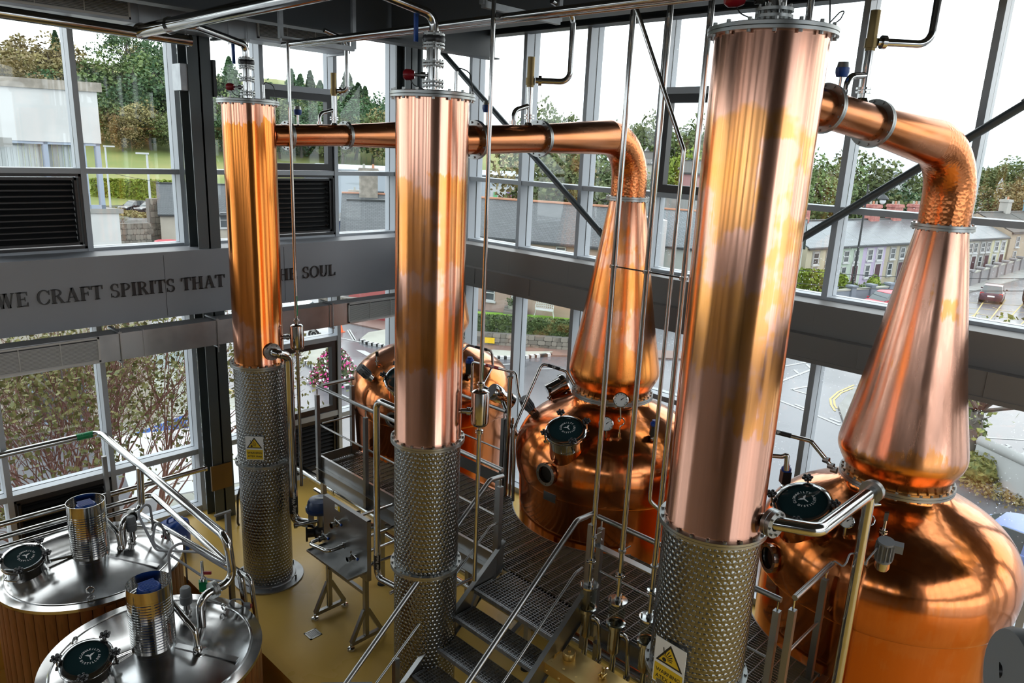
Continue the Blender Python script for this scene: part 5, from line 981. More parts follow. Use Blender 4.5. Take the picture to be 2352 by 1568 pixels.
# ------------------------------------------------------------------ flow test panel on its frame
t = thing('valve_station', 'stainless valve station on a splayed frame with drip tray', 'valve station', (4.2, 6.46, 0)); PX = 4.20; ya, yb = 6.88, 6.02; z0, z1 = .80, 1.53
m = MB(); m.box((PX-.004, yb, z0), (PX, ya, z1)); m.box((PX, yb, z1-.01), (PX+.05, ya, z1)); m.box((PX, yb, z0), (PX+.05, yb+.012, z1)); m.box((PX, ya-.012, z0), (PX+.05, ya, z1)); m.build('panel', 'steel', t, ang=0)
m = MB(); m.box((PX-.24, yb+.02, .90), (PX, ya-.02, .905)); m.box((PX-.245, yb+.02, .90), (PX-.24, ya-.02, .925)); m.box((PX-.245, yb+.015, .90), (PX, yb+.02, .925)); m.box((PX-.245, ya-.02, .90), (PX, ya-.015, .925)); m.build('drip_tray', 'steel', t, ang=0)
for y in (6.83, 6.085):
    m = MB(); m.bar((PX+.02, y, .10), (PX+.02, y, z0+.1), .05, .05, (1, 0, 0)); m.bar((4.02, y, .07), (4.43, y, .07), .045, .045); m.bar((4.03, y, .08), (PX+.0, y, .42), .045, .04, (0, 1, 0)); m.bar((4.42, y, .08), (PX+.04, y, .42), .045, .04, (0, 1, 0)); m.build('frame_leg', 'steel', t, ang=0)
    for x in (4.02, 4.43): m = MB(); m.lathe([(0, 0), (.045, 0), (.04, .02), (.012, .025), (.012, .06), (0, .06)], 20, (x, y, 0)); m.build('levelling_foot', 'steel_polished', t)
m = MB(); m.bar((PX+.02, 6.83, .62), (PX+.02, 6.085, .62), .04, .04); m.build('cross_bar', 'steel', t, ang=0); m = MB(); m.cyl((PX-.02, 6.80, .90), (PX-.02, 6.80, .12), .012, n=8); m.cyl((PX-.02, 6.78, .72), (PX-.02, 6.42, .86), .010, n=8); m.build('drain_pipe', 'steel_polished', t)
def small_valve(q):
    m = MB(); m.cyl(q, q-Vector((.11, 0, 0)), .026, n=16); m.cyl(q-Vector((.03, 0, 0)), q-Vector((.05, 0, 0)), .036, n=16); m.cyl(q-Vector((.09, 0, 0)), q-Vector((.11, 0, 0)), .036, n=16); m.cyl(q-Vector((.06, 0, 0)), q-Vector((.06, 0, -.09)), .010, n=8); m.cyl(q-Vector((.06, 0, -.07)), q-Vector((.06, .12, -.045)), .006, n=8); v = m.build('panel_valve', 'steel_polished', t)
    m = MB(); m.ball(q-Vector((.06, .125, -.043)), .017, 10, 8); m.build('blue_knob', 'plastic_blue', v)
V_ = [onx(780, 1200, PX), onx(751, 1231, PX), onx(817, 1277, PX), onx(793, 1251, PX)]
for q in V_[:3]: small_valve(q)
m = MB(); m.cyl(V_[3], V_[3]-Vector((.09, 0, 0)), .026, n=16); m.cyl(V_[3]-Vector((.02, 0, 0)), V_[3]-Vector((.04, 0, 0)), .038, n=16); m.pipe([V_[1]-Vector((.10, 0, 0)), V_[1]-Vector((.24, 0, .0)), V_[3]-Vector((.22, 0, 0)), V_[3]-Vector((.05, 0, 0))], .022, .07, 14, 6); m.build('jumper_pipe', 'steel_polished', t)
for q in (V_[0], V_[2], V_[3]): m = MB(); m.cyl(q+Vector((.0, 0, 0)), q+Vector((.75, 0, -.02)), .02, n=12); m.build('back_pipe', 'steel_polished', t)
q = onx(776, 1166, PX)-Vector((.006, 0, 0)); m = MB(); m.box((q.x-.001, q.y-.05, q.z-.03), (q.x+.001, q.y+.05, q.z+.03)); s = m.build('hazard_label', 'white_print', t, ang=0); m = MB(); m.box((q.x-.0016, q.y-.05, q.z-.03), (q.x, q.y-.005, q.z+.03)); m.prism([(q.x-.0016, q.y+.008, q.z-.015), (q.x-.0016, q.y+.045, q.z-.015), (q.x-.0016, q.y+.026, q.z+.018)], (.001, 0, 0)); m.build('label_print', 'sign_yellow', s, ang=0)
# blue diaphragm valve with its pipework
c = far(735, 1150, 8.55); t = thing('diaphragm_valve', 'large control valve with navy blue round head', 'valve', (c.x, c.y, .6)); z = c.z-.12
m = MB(); m.lathe([(0, z), (.17, z), (.175, z+.01), (.175, z+.04), (.155, z+.05), (.15, z+.11), (.13, z+.145), (.08, z+.155), (0, z+.158)], 36, (c.x, c.y, 0)); bolts(m, (c.x, c.y, 0), .163, 12, z+.038, .010, .014); m.build('diaphragm_head', 'paint_navy', t); m = MB(); m.obox(Vector((c.x, c.y, z+.160)), _rt*.06, Vector((.72, .69, 0))*.022, up*.002); m.build('data_plate', 'white_print', t, ang=0)
m = MB(); m.cyl((c.x, c.y, z-.22), (c.x, c.y, z), .04, n=16); m.obox(Vector((c.x-.08, c.y+.08, z-.08)), _rt*.035, up*.06, tocam(c)*.035); m.build('yoke', 'steel_flange', t); zz = z-.30; e = far(722, 1203, 8.6); dr = Vector((.86, -.5, 0))
m = MB(); m.ball((c.x, c.y, zz), .10, 16, 10, (1, 1, .9)); m.cyl(Vector((c.x, c.y, zz))-dr*.18, Vector((c.x, c.y, zz))+dr*.18, .055, n=18); m.cyl(Vector((c.x, c.y, zz))-dr*.18, Vector((c.x, c.y, zz))-dr*.155, .10, n=24); m.cyl(Vector((c.x, c.y, zz))+dr*.155, Vector((c.x, c.y, zz))+dr*.18, .10, n=24); m.build('valve_body', 'plastic_black', t); m = MB(); m.cyl(Vector((c.x, c.y, zz))+dr*.18, Vector((c.x, c.y, zz))+dr*1.0, .045, n=16); m.cyl(Vector((c.x-.3, c.y+.10, z-.15)), Vector((c.x+.5, c.y-.12, z-.15)), .022, n=12); m.cyl(Vector((c.x-.3, c.y+.10, z-.15)), Vector((c.x-.27, c.y+.092, z-.15)), .034, n=12); m.build('outlet_pipe', 'steel_polished', t)
# pipes on the floor under the platform and wall base
m = MB(); m.cyl((5.66, 10.2, .36), (5.62, 2.2, .36), .065, n=20); [m.lathe([(.065, -.01), (.07, 0), (.065, .01)], 20, (5.64, y, .36), axis=(0, 1, 0), cap=False) for y in (8.9, 7.6)]; tag(m.build('floor_pipe', 'steel_polished', None, (5.64, 6, .3)), 'thick polished main running under the platform', 'pipe', 'pipes under the platform')
m = MB(); m.cyl((5.30, 8.9, .5), (5.26, 2.4, .5), .035, n=16); tag(m.build('floor_pipe', 'steel_polished', None, (5.28, 6, .4)), 'slimmer polished pipe running under the platform edge', 'pipe', 'pipes under the platform')
for k, (y, x0, x1, z) in enumerate(((6.62, 4.6, 5.6, .55), (5.75, 4.3, 5.3, .75), (5.55, 4.3, 5.3, .62))): m = MB(); m.cyl((x0, y, z), (x1, y-.08, z+.04), .02, n=12); m.cyl((x0+.1, y, z), (x0+.12, y, z), .035, n=12); tag(m.build('cross_pipe', 'steel_polished', None, (x0, y, z)), ('short cross pipe between valve panel and platform', 'upper short cross pipe behind the middle column', 'lower short cross pipe behind the middle column')[k], 'pipe', 'pipes under the platform')
# floor drain
q = [onz(*p, .001) for p in ((700, 1458), (722, 1441), (738, 1453), (716, 1471))]; c = sum(q, Vector())/4; t = thing('floor_drain', 'small square steel drain grate set in the ochre floor', 'drain', (c.x, c.y, 0)); m = MB(); s = .075
for lo, hi in (((-s, -s), (s, -s+.018)), ((-s, s-.018), (s, s)), ((-s, -s), (-s+.018, s)), ((s-.018, -s), (s, s))): m.box((c.x+lo[0], c.y+lo[1], .0), (c.x+hi[0], c.y+hi[1], .006))
m.build('drain_frame', 'steel', t, ang=0); m = MB(); [m.box((c.x-s+.02, c.y-s+.022+k*.0155, .0), (c.x+s-.02, c.y-s+.031+k*.0155, .005)) for k in range(7)]; m.build('drain_grate', 'steel', t, ang=0)['kind'] = 'stuff'; m = MB(); m.box((c.x-s, c.y-s, .0), (c.x+s, c.y+s, .002)); m.build('drain_sump', 'fluid_dark', t, ang=0)
# wall hose loop and sill pipe at the column foot
m = MB(); a = ony(547, 1140, 9.5); m.tube(fillet([ony(552, 1120, 9.5), ony(546, 1140, 9.5), ony(546, 1200, 9.5), ony(553, 1215, 9.5)], .1), .016, 8); tag(m.build('drop_hose', 'plastic_black', None, a), 'black hose hanging behind the slim column foot', 'hose')
# lectern-like screen at the bottom edge
a = onz(716, 1588, .8); t = thing('info_lectern', 'dark framed display board at the lower picture edge', 'display', (a.x, a.y-.1, 0)); e1 = Vector((.75, -.66, 0)); e2 = Vector((.5, .58, .0)); c = a+e1*.3-e2*.2; m = MB(); m.obox(c, e1*.22, (e2.normalized()*.95+up*.3).normalized()*.19, up*.012); m.build('board', 'plastic_grey', t, ang=0); m = MB(); m.obox(c+up*.013, e1*.2, (e2.normalized()*.95+up*.3).normalized()*.165, up*.002); m.build('print', 'white_print', t, ang=0); m = MB(); m.cyl((c.x, c.y, 0), (c.x, c.y, c.z), .03); m.build('stand', 'steel', t)
# ------------------------------------------------------------------ outside: street level lies a storey below the still house floor
G = -5.3
mat('asphalt', (.16, .16, .175), .3, fn=noisy((.14, .14, .155), (.18, .18, .195), .25, 6, rough=(.2, .34)))
mat('asphalt_red', (.28, .17, .14), .5, fn=noisy((.24, .15, .125), (.31, .20, .165), .3, 5))
mat('road_white', (.55, .55, .54), .6); mat('road_yellow', (.68, .52, .22), .6)
mat('concrete_pale', (.46, .46, .39), .7, fn=noisy((.42, .42, .36), (.50, .50, .43), .6, 5))
mat('pavement', (.36, .36, .34), .7, fn=noisy((.32, .32, .30), (.40, .40, .38), .8, 5))
mat('grass', rough=.9, fn=noisy((.13, .22, .035), (.24, .30, .06), .12, 6, lo=.35, hi=.65))
mat('grass_hill', rough=.9, fn=noisy((.20, .26, .06), (.33, .32, .10), .05, 6, lo=.38, hi=.62))
mat('lawn', rough=.9, fn=noisy((.13, .27, .02), (.20, .34, .03), .5, 4))
mat('soil_wood', (.12, .08, .045), .9)
def leafmat(name, a, b, rnd=.25):
    def fn(t, bs):
        n = N(t, 'TexNoise', Scale=7.0, Detail=4); t.links.new(coords(t), n.inputs['Vector']); oi = N(t, 'ObjectInfo')
        c = ramp(t, n.outputs['Fac'], ((.3, a), (.7, b))); hs = N(t, 'HueSaturation', Saturation=1.0)
        t.links.new(math_n(t, 'ADD', math_n(t, 'MULTIPLY', oi.outputs['Random'], rnd*2), 1-rnd), hs.inputs['Value']); t.links.new(math_n(t, 'ADD', math_n(t, 'MULTIPLY', oi.outputs['Random'], .04), .48), hs.inputs['Hue'])
        t.links.new(c, hs.inputs['Color']); t.links.new(hs.outputs[0], bs.inputs['Base Color'])
    mat(name, rough=.6, spec=.25, fn=fn)
leafmat('leaf_oak', (.055, .09, .03), (.14, .17, .055)); leafmat('leaf_pine', (.025, .06, .028), (.07, .125, .045)); leafmat('leaf_brown', (.14, .12, .05), (.24, .19, .08)); leafmat('leaf_hedge', (.035, .07, .025), (.10, .15, .05), .1); leafmat('leaf_lime', (.20, .30, .03), (.34, .42, .06), .1); leafmat('leaf_birch', (.09, .12, .04), (.26, .24, .07), .1)
mat('bark', (.10, .085, .07), .9); mat('bark_birch', (.20, .09, .07), .8); mat('flower_pink', (.62, .05, .25), .6); mat('flower_white', (.8, .8, .8), .6)
def slate_fn(a, b, sc=1.7):
    def fn(t, bs):
        br = N(t, 'TexBrick', Scale=sc); br.inputs['Color1'].default_value = (*a, 1); br.inputs['Color2'].default_value = (*b, 1); br.inputs['Mortar'].default_value = (a[0]*.3, a[1]*.3, a[2]*.3, 1); br.inputs['Mortar Size'].default_value = .03
        t.links.new(coords(t, kind='UV'), br.inputs['Vector']); n = N(t, 'TexNoise', Scale=.8, Detail=4); t.links.new(coords(t), n.inputs['Vector'])
        t.links.new(mixc(t, math_n(t, 'MULTIPLY', n.outputs['Fac'], .5), br.outputs['Color'], (b[0]*.8, b[1]*.85, b[2]*.7)), bs.inputs['Base Color'])
    return fn
mat('slate', rough=.45, fn=slate_fn((.135, .145, .165), (.19, .20, .225))); mat('slate_wet', rough=.32, fn=slate_fn((.20, .225, .26), (.26, .285, .32)))
mat('tile_brown', rough=.7, fn=slate_fn((.17, .15, .14), (.22, .20, .18)))
mat('terracotta', (.42, .20, .12), .8); mat('brick_red', (.36, .13, .11), .8, fn=noisy((.30, .10, .09), (.42, .18, .15), 3, 4)); mat('chimney_render', (.24, .22, .19), .9, fn=noisy((.20, .18, .15), (.29, .26, .22), 2, 4))
mat('window_dark', (.05, .06, .065), .08, 0, .8); mat('curtain', (.62, .64, .66), .8); mat('frame_blue', (.42, .50, .62), .5); mat('white_paint', (.72, .73, .73), .55)
mat('stone_wall', rough=.9, fn=noisy((.16, .145, .12), (.34, .31, .26), 2.2, 6, bump=.6)); mat('stone_pale', (.34, .31, .26), .9); mat('stone_mid', (.24, .22, .185), .9); mat('stone_dark', (.15, .14, .125), .9)
mat('rail_glass', fn=glass_fn(0, (.80, .90, .88))); mat('steel_lamp', (.45, .48, .50), .5, .3); mat('tyre', (.012, .012, .012), .8); mat('car_glass', (.05, .065, .07), .06, 0, .8); mat('alloy', (.5, .5, .5), .35, .8); mat('lamp_red', (.5, .01, .01), .25); mat('lamp_clear', (.7, .72, .74), .15); mat('plate_white', (.75, .75, .75), .5); mat('sign_blue', (.05, .14, .46), .4); mat('poster_green', (.12, .4, .18), .5); mat('poster_mix', (.35, .15, .32), .5, fn=noisy((.5, .12, .1), (.1, .12, .35), 1.2, 3)); mat('cladding', (.50, .56, .62), .5); mat('orange_cone', (.7, .12, .03), .5); mat('lamp_black', (.02, .022, .024), .5); mat('beige_render', (.56, .51, .42), .8); mat('car_paint_blue', (.16, .22, .44), .22, .3, .7)
def dim(names, k):
    for n in names:
        for nd in MATS[n].node_tree.nodes:
            if nd.type == 'BSDF_PRINCIPLED': c = nd.inputs['Base Color'].default_value; c[0] *= k; c[1] *= k; c[2] *= k
            elif nd.type == 'VALTORGB' and any(l.to_socket.name in ('Base Color', 'Color') for l in nd.outputs[0].links):
                for e in nd.color_ramp.elements: e.color = (*[v*k for v in e.color[:3]], 1)
            elif nd.type == 'TEX_BRICK':
                for q in ('Color1', 'Color2', 'Mortar'): c = nd.inputs[q].default_value; c[0] *= k; c[1] *= k; c[2] *= k
            elif nd.type == 'MIX':
                c = nd.inputs[7].default_value; c[0] *= k; c[1] *= k; c[2] *= k
dim(['asphalt', 'concrete_pale', 'pavement', 'asphalt_red', 'white_paint', 'beige_render', 'cladding', 'road_white', 'road_yellow', 'curtain', 'frame_blue', 'stone_pale', 'stone_mid', 'stone_wall'], .62); dim(['grass_hill', 'leaf_lime'], .62)
dim(['slate', 'tile_brown'], .38); dim(['slate_wet'], .55)
WC = {}
def wcol(c):
    k = 'render_%02d%02d%02d' % tuple(int(v*99) for v in c)
    if k not in WC: c = tuple(v*.58 for v in c); mat(k, c, .75, fn=noisy(tuple(v*.94 for v in c), tuple(min(v*1.04, 1) for v in c), .7, 4)); WC[k] = 1
    return k
def gp(x, y, z=G): return onz(x, y, z)
def tslope(x, y): return .9*y+.2*x
def hill(x, y):
    t = tslope(x, y)
    k = min(max((235-x)/65, 0), 1)                     # the slope dies out towards the town
    if t < 118: return G
    if t < 180: return G+(t-118)*.125*k
    return G+(7.75+min(t-180, 95)*.26)*k
# ---- ground
m = MB(); m.box((-80, -120, G-.3), (240, 140, G)); struct(m.build('ground', 'asphalt', ang=0), 'wet grey tarmac of the street and car park')
m = MB(); nx, ny = 48, 44; X0, X1, Y0, Y1 = -60, 420, 60, 420; vs = []
for j in range(ny+1):
    for i in range(nx+1):
        x, y = X0+(X1-X0)*i/nx, Y0+(Y1-Y0)*j/ny; z = hill(x, y); vs.append((x, y, (z+noise.noise((x*.03, y*.03, 0))*1.2+.02) if tslope(x, y) > 118 else G-.6))
m._add(vs, [(j*(nx+1)+i, j*(nx+1)+i+1, (j+1)*(nx+1)+i+1, (j+1)*(nx+1)+i) for j in range(ny) for i in range(nx)]); struct(m.build('hill', 'grass_hill'), 'rough grass slope rising behind the car park')
m = MB(); m.box((120, -160, G-.4), (700, 300, G-.1)); struct(m.build('field', 'grass', ang=0), 'green land beyond the terrace')
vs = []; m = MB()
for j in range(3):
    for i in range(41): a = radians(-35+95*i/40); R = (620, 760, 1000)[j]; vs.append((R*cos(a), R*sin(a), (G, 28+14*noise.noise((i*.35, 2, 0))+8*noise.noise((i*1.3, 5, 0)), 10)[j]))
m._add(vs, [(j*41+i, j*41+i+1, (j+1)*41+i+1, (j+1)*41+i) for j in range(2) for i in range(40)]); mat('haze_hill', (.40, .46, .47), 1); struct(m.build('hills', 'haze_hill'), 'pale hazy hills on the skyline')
# ---- pieces of the street
def strip(m, pts, w, z=.012):
    """flat painted line through ground pixels"""
    P = [gp(*p) if len(p) == 2 else Vector(p) for p in pts]
    for a, b in zip(P, P[1:]): d = (b-a); L = d.length; d.normalize(); q = Vector((-d.y, d.x, 0))*w/2; u = Vector((0, 0, z)); m.quad(a-q+u, b-q+u, b+q+u, a+q+u)
def marking(label, lines, mat_='road_white', w=.13):
    m = MB()
    for l in lines: strip(m, l if isinstance(l[0], tuple) else [l], w)
    o = tag(m.build('road_marking', mat_, None, gp(*lines[0][0]), ang=0), label, 'road marking'); o['kind'] = 'structure'; return o
marking('white hatched lines beside the kerb islands', [[(781, 776), (830, 786), (890, 795)], [(799, 758), (813, 781)], [(802, 757), (816, 781)], [(697, 801), (745, 814)], [(680, 862), (745, 887), (800, 915)], [(668, 851), (692, 853)], [(505, 711), (533, 722)], [(508, 793), (534, 806)], [(520, 795), (545, 795)], [(339, 732), (390, 746)], [(375, 728), (425, 742)], [(700, 810), (722, 808)], [(1120, 832), (1160, 822)], [(1235, 848), (1290, 846)], [(1140, 838), (1190, 835)]])
marking('white triangles and edge lines outside the street glazing', [[(1795, 842), (1868, 829)], [(1790, 877), (1868, 847)], [(1824, 849), (1834, 858)], [(1852, 836), (1864, 847)], [(1818, 894), (1862, 886)], [(1818, 894), (1858, 906)], [(1788, 919), (1855, 945), (1930, 977)], [(1825, 928), (1853, 939)], [(1905, 960), (1930, 970)], [(1940, 985), (2010, 1020)]], w=.15)
m = MB(); [m._add([gp(*p, G+.012) for p in tri], [tuple(range(len(tri)))]) for tri in (((817, 803), (838, 805), (856, 814), (842, 817)),)]; o = tag(m.build('road_marking', 'road_white', None, gp(838, 808), ang=0), 'white give-way triangle near the flower tower', 'road marking'); o['kind'] = 'structure'
marking('double yellow lines along the paved terrace', [[(515, 888), (542, 903), (575, 925)], [(515, 894), (540, 909), (572, 932)], [(395, 830), (440, 855)], [(400, 838), (445, 864)]], 'road_yellow', .10)
marking('double yellow lines round the corner kerb', [[(1962, 884), (1925, 900), (1907, 916), (1909, 930), (1918, 944)], [(1962, 890), (1932, 902), (1915, 918), (1917, 930), (1922, 938)]], 'road_yellow', .10)
marking('yellow box junction grid in front of the terrace', [[(2225, 695+k*12), (2352, 702+k*16)] for k in range(4)]+[[(2225+k*40, 745), (2262+k*48, 688)] for k in range(4)]+[[(2221, 730), (2250, 718)], [(2280, 706), (2300, 712)]], 'road_yellow', .10)
# wheelchair symbol and bay lines
cpt = lambda cx, cy, rx, ry, a0, a1: [(cx+rx*cos(radians(a0+(a1-a0)*k/10)), cy+ry*sin(radians(a0+(a1-a0)*k/10))) for k in range(11)]
marking('white wheelchair symbol in the parking bay', [[(2252, 1031), (2305, 1033)], [(2262, 1026), (2276, 1034)], [(2294, 1026), (2305, 1033)], [(2294, 1026), (2318, 1026)], [(2310, 1020), (2322, 1026)], cpt(2318, 1035, 40, 13, -30, 165)], w=.14)
marking('white lines of the parking bay', [[(2250, 1004), (2352, 1010)], [(2305, 1065), (2352, 1067)]], w=.12)
def island(label, px, studs):
    P = [gp(*p) for p in px]; t = thing('traffic_island', label, 'traffic island', P[0]); t['kind'] = 'structure'; m = MB(); m.prism([(p.x, p.y, G) for p in P], (0, 0, .14)); m.build('slab', 'concrete_pale', t, ang=0)
    for a, b in zip(studs, studs[1:]):
        A, B = gp(*a), gp(*b); n = max(int((B-A).length/.32), 1); d = (B-A).normalized(); q = Vector((-d.y, d.x, 0))*.1
        m = MB(); m.obox((A+B)/2+Vector((0, 0, .06)), d*(B-A).length/2, q, Vector((0, 0, .085))); m.build('kerb_strip', 'tyre', t, ang=0)
        for k in range(n):
            if k % 5 == 4: continue
            p = A.lerp(B, (k+.5)/n); m = MB(); m.obox(p+Vector((0, 0, .07)), d*.10, q*1.05, Vector((0, 0, .085))); m.build('kerb_stud', 'white_paint', t, ang=0)
island('pale concrete traffic island carrying the flower tower', ((660, 795), (700, 786), (765, 800), (815, 850), (800, 893), (745, 862), (700, 832), (668, 806)), ((668, 806), (700, 832), (745, 862), (800, 893)))
island('small pale traffic island beyond the flower tower', ((828, 783), (846, 768), (910, 757), (930, 800), (880, 797), (845, 791)), ((828, 783), (845, 791), (880, 797), (930, 803)))
island('pale kerb island in front of the stone wall', ((1110, 818), (1130, 808), (1190, 812), (1270, 812), (1260, 816), (1190, 824), (1130, 822)), ((1130, 824), (1190, 824), (1266, 817)))
m = MB(); P = [gp(*p, G) for p in ((1000, 790), (1330, 800), (1700, 815), (1700, 830), (1330, 820), (1000, 812))]; m.prism(P, (0, 0, .09)); struct(m.build('footpath', 'asphalt_red', ang=0), 'brownish footpath under the stone wall')
m = MB(); m.prism([gp(*p, G) for p in ((760, 700), (905, 735), (1010, 760), (1010, 775), (905, 765), (760, 735))], (0, 0, .09)); struct(m.build('footpath_2', 'asphalt_red', ang=0), 'brownish footpath beyond the white van')
m = MB(); m.prism([gp(*p, G) for p in ((2200, 655), (2352, 612), (2352, 640), (2200, 680))], (0, 0, .10)); m.prism([gp(*p, G) for p in ((1900, 700), (2060, 690), (2060, 720), (1900, 740))], (0, 0, .10)); struct(m.build('pavement_1', 'pavement', ang=0), 'pale pavement along the terrace garden walls')
m = MB(); m.prism([gp(*p, G) for p in ((1925, 935), (1960, 895), (2060, 860), (2230, 1010), (2352, 1080), (2352, 1160), (2210, 1100), (1950, 1010))], (0, 0, .10)); struct(m.build('pavement_2', 'pavement', ang=0), 'pale pavement between road corner and parking bays')
# paved terrace at street level: separate slabs where they can be told apart
t = thing('paving', 'pale flagstone terrace outside the shop', 'paving', gp(420, 900)); t['kind'] = 'structure'; ax = (gp(470, 960)-gp(360, 900)).normalized(); ay = Vector((-ax.y, ax.x, 0)); o = gp(450, 1000); me = {}
for i in range(-9, 8):
    for j in range(-3, 14):
        c = o+ax*i*.92+ay*j*.92; m = None
        u_, v_ = proj(c)
        if u_ > 400+(v_-830)*1.55 or v_ < 800 or u_ < 200: continue
        if 's' not in me: m = MB(); m.box((-.45, -.45, 0), (.45, .45, .06)); me['s'] = m.mesh('flagstone', 'concrete_pale', 0)
        link('flagstone', me['s'], t, (c.x-t.location.x, c.y-t.location.y, .0), (0, 0, atan2(ax.y, ax.x)+.0))
# ---- walls, hedges, lawn and the pink cottage across the street
def stones(parent, a, b, h, th=.35, rows=3, seed=1, cap=None):
    """rubble wall: single stones with recessed joints on a core"""
    rnd = random.Random(seed); a, b = Vector(a), Vector(b); d = b-a; L = d.length; d.normalize(); q = Vector((-d.y, d.x, 0)); q = q if q.dot(Vector((-a.x, -a.y, 0))) > 0 else -q
    m = MB(); m.obox((a+b)/2+Vector((0, 0, h/2)), d*L/2, q*th/2, Vector((0, 0, h/2))); m.build('core', 'stone_dark', parent, ang=0)
    for r in range(rows):
        s = rnd.random()*.2
        while s < L:
            w = .25+rnd.random()*.32; hh = h/rows; p = a+d*(s+w/2)+q*(th/2+.02)+Vector((0, 0, hh*(r+.5))); m = MB(); k = rnd.random()*.03
            m.prism([p+d*x*w*.48+Vector((0, 0, y*hh*.46)) for x, y in ((-1, -.7), (-.7, -1), (.8, -1), (1, -.5), (1, .8), (.6, 1), (-.8, 1), (-1, .4))], q*(.03+k)); m.build('stone', rnd.choice(('stone_wall', 'stone_pale', 'stone_mid')), parent, ang=0); s += w
def leaf_mesh(name, pts, size, mat_, seed=0, up_bias=.3):
    """one loose mass of small leaf blades"""
    rnd = random.Random(seed); m = MB()
    for p in pts:
        p = Vector(p); a = Vector((rnd.gauss(0, 1), rnd.gauss(0, 1), rnd.gauss(0, 1)+up_bias)).normalized(); e = a.orthogonal().normalized(); e.rotate(Matrix.Rotation(rnd.random()*6.28, 3, a)); f = a.cross(e); s = size*(.6+rnd.random()*.8)
        m._add([p-e*s*.5, p-e*s*.05+f*s*.32, p+e*s*.5, p-e*s*.05-f*s*.32], [(0, 1, 2, 3)])
    return m.mesh(name, mat_, 0)
def hedge(label, a, b, z0, h, th, mat_, n=2500, size=.22, seed=3, cat='hedge'):
    a, b = Vector(a), Vector(b); d = b-a; L = d.length; d.normalize(); q = Vector((-d.y, d.x, 0)); rnd = random.Random(seed); pts = []
    for k in range(n):
        f = rnd.random(); s = rnd.random()*L; u = rnd.random()
        if f < .55: p = a+d*s+q*(th/2)*(1 if rnd.random() < .5 else -1)*(1+.15*rnd.random())+Vector((0, 0, z0+u*h))
        else: p = a+d*s+q*th*(u-.5)+Vector((0, 0, z0+h*(1+.08*rnd.random())))
        pts.append(p-a)
    t = thing('hedge', label, cat, (a.x, a.y, z0)); o = link('leaves', leaf_mesh('leaves', [p-Vector((0, 0, z0-0)) for p in pts], size, mat_, seed), t, (0, 0, 0)); o['kind'] = 'stuff'
    m = MB(); m.obox((a+b)/2+Vector((0, 0, z0+h/2-a.z)), d*L/2, q*th*.45, Vector((0, 0, h*.46))); m.build('hedge_core', 'leaf_hedge' if mat_ != 'leaf_lime' else 'leaf_lime', t, ang=0)
wa, wb = gp(1040, 786), gp(1420, 812); dW = (wb-wa).normalized(); back = Vector((.76, .65, 0)); back = (back-back.dot(dW)*dW).normalized()
t = thing('garden_wall', 'low rubble stone wall below the dark hedge', 'wall', wa); stones(t, wa, wb, .75, .4, 3, 5)
hedge('dark clipped hedge on top of the stone wall', wa+back*.5, wb+back*.5, G+.55, .95, .8, 'leaf_hedge', 5200, .16, 4)
m = MB(); m.prism([wa+back*.9+Vector((0, 0, .5)), wb+back*.9+Vector((0, 0, .5)), wb+back*8+Vector((0, 0, .0)), wa+back*8+Vector((0, 0, .0))], (0, 0, .15)); struct(m.build('lawn', 'lawn', ang=0), 'bright green front lawn of the pink cottage')
q = onx(1150, 776, 1)*0; p = (wa+dW*(wb-wa).length*.23)+Vector((0, 0, .35))-back*.34; m = MB(); m.obox(p, dW*.28, back*.01, Vector((0, 0, .16))); tag(m.build('wall_plaque', 'sign_yellow', None, p, ang=0), 'small yellow plate on the stone wall', 'sign')
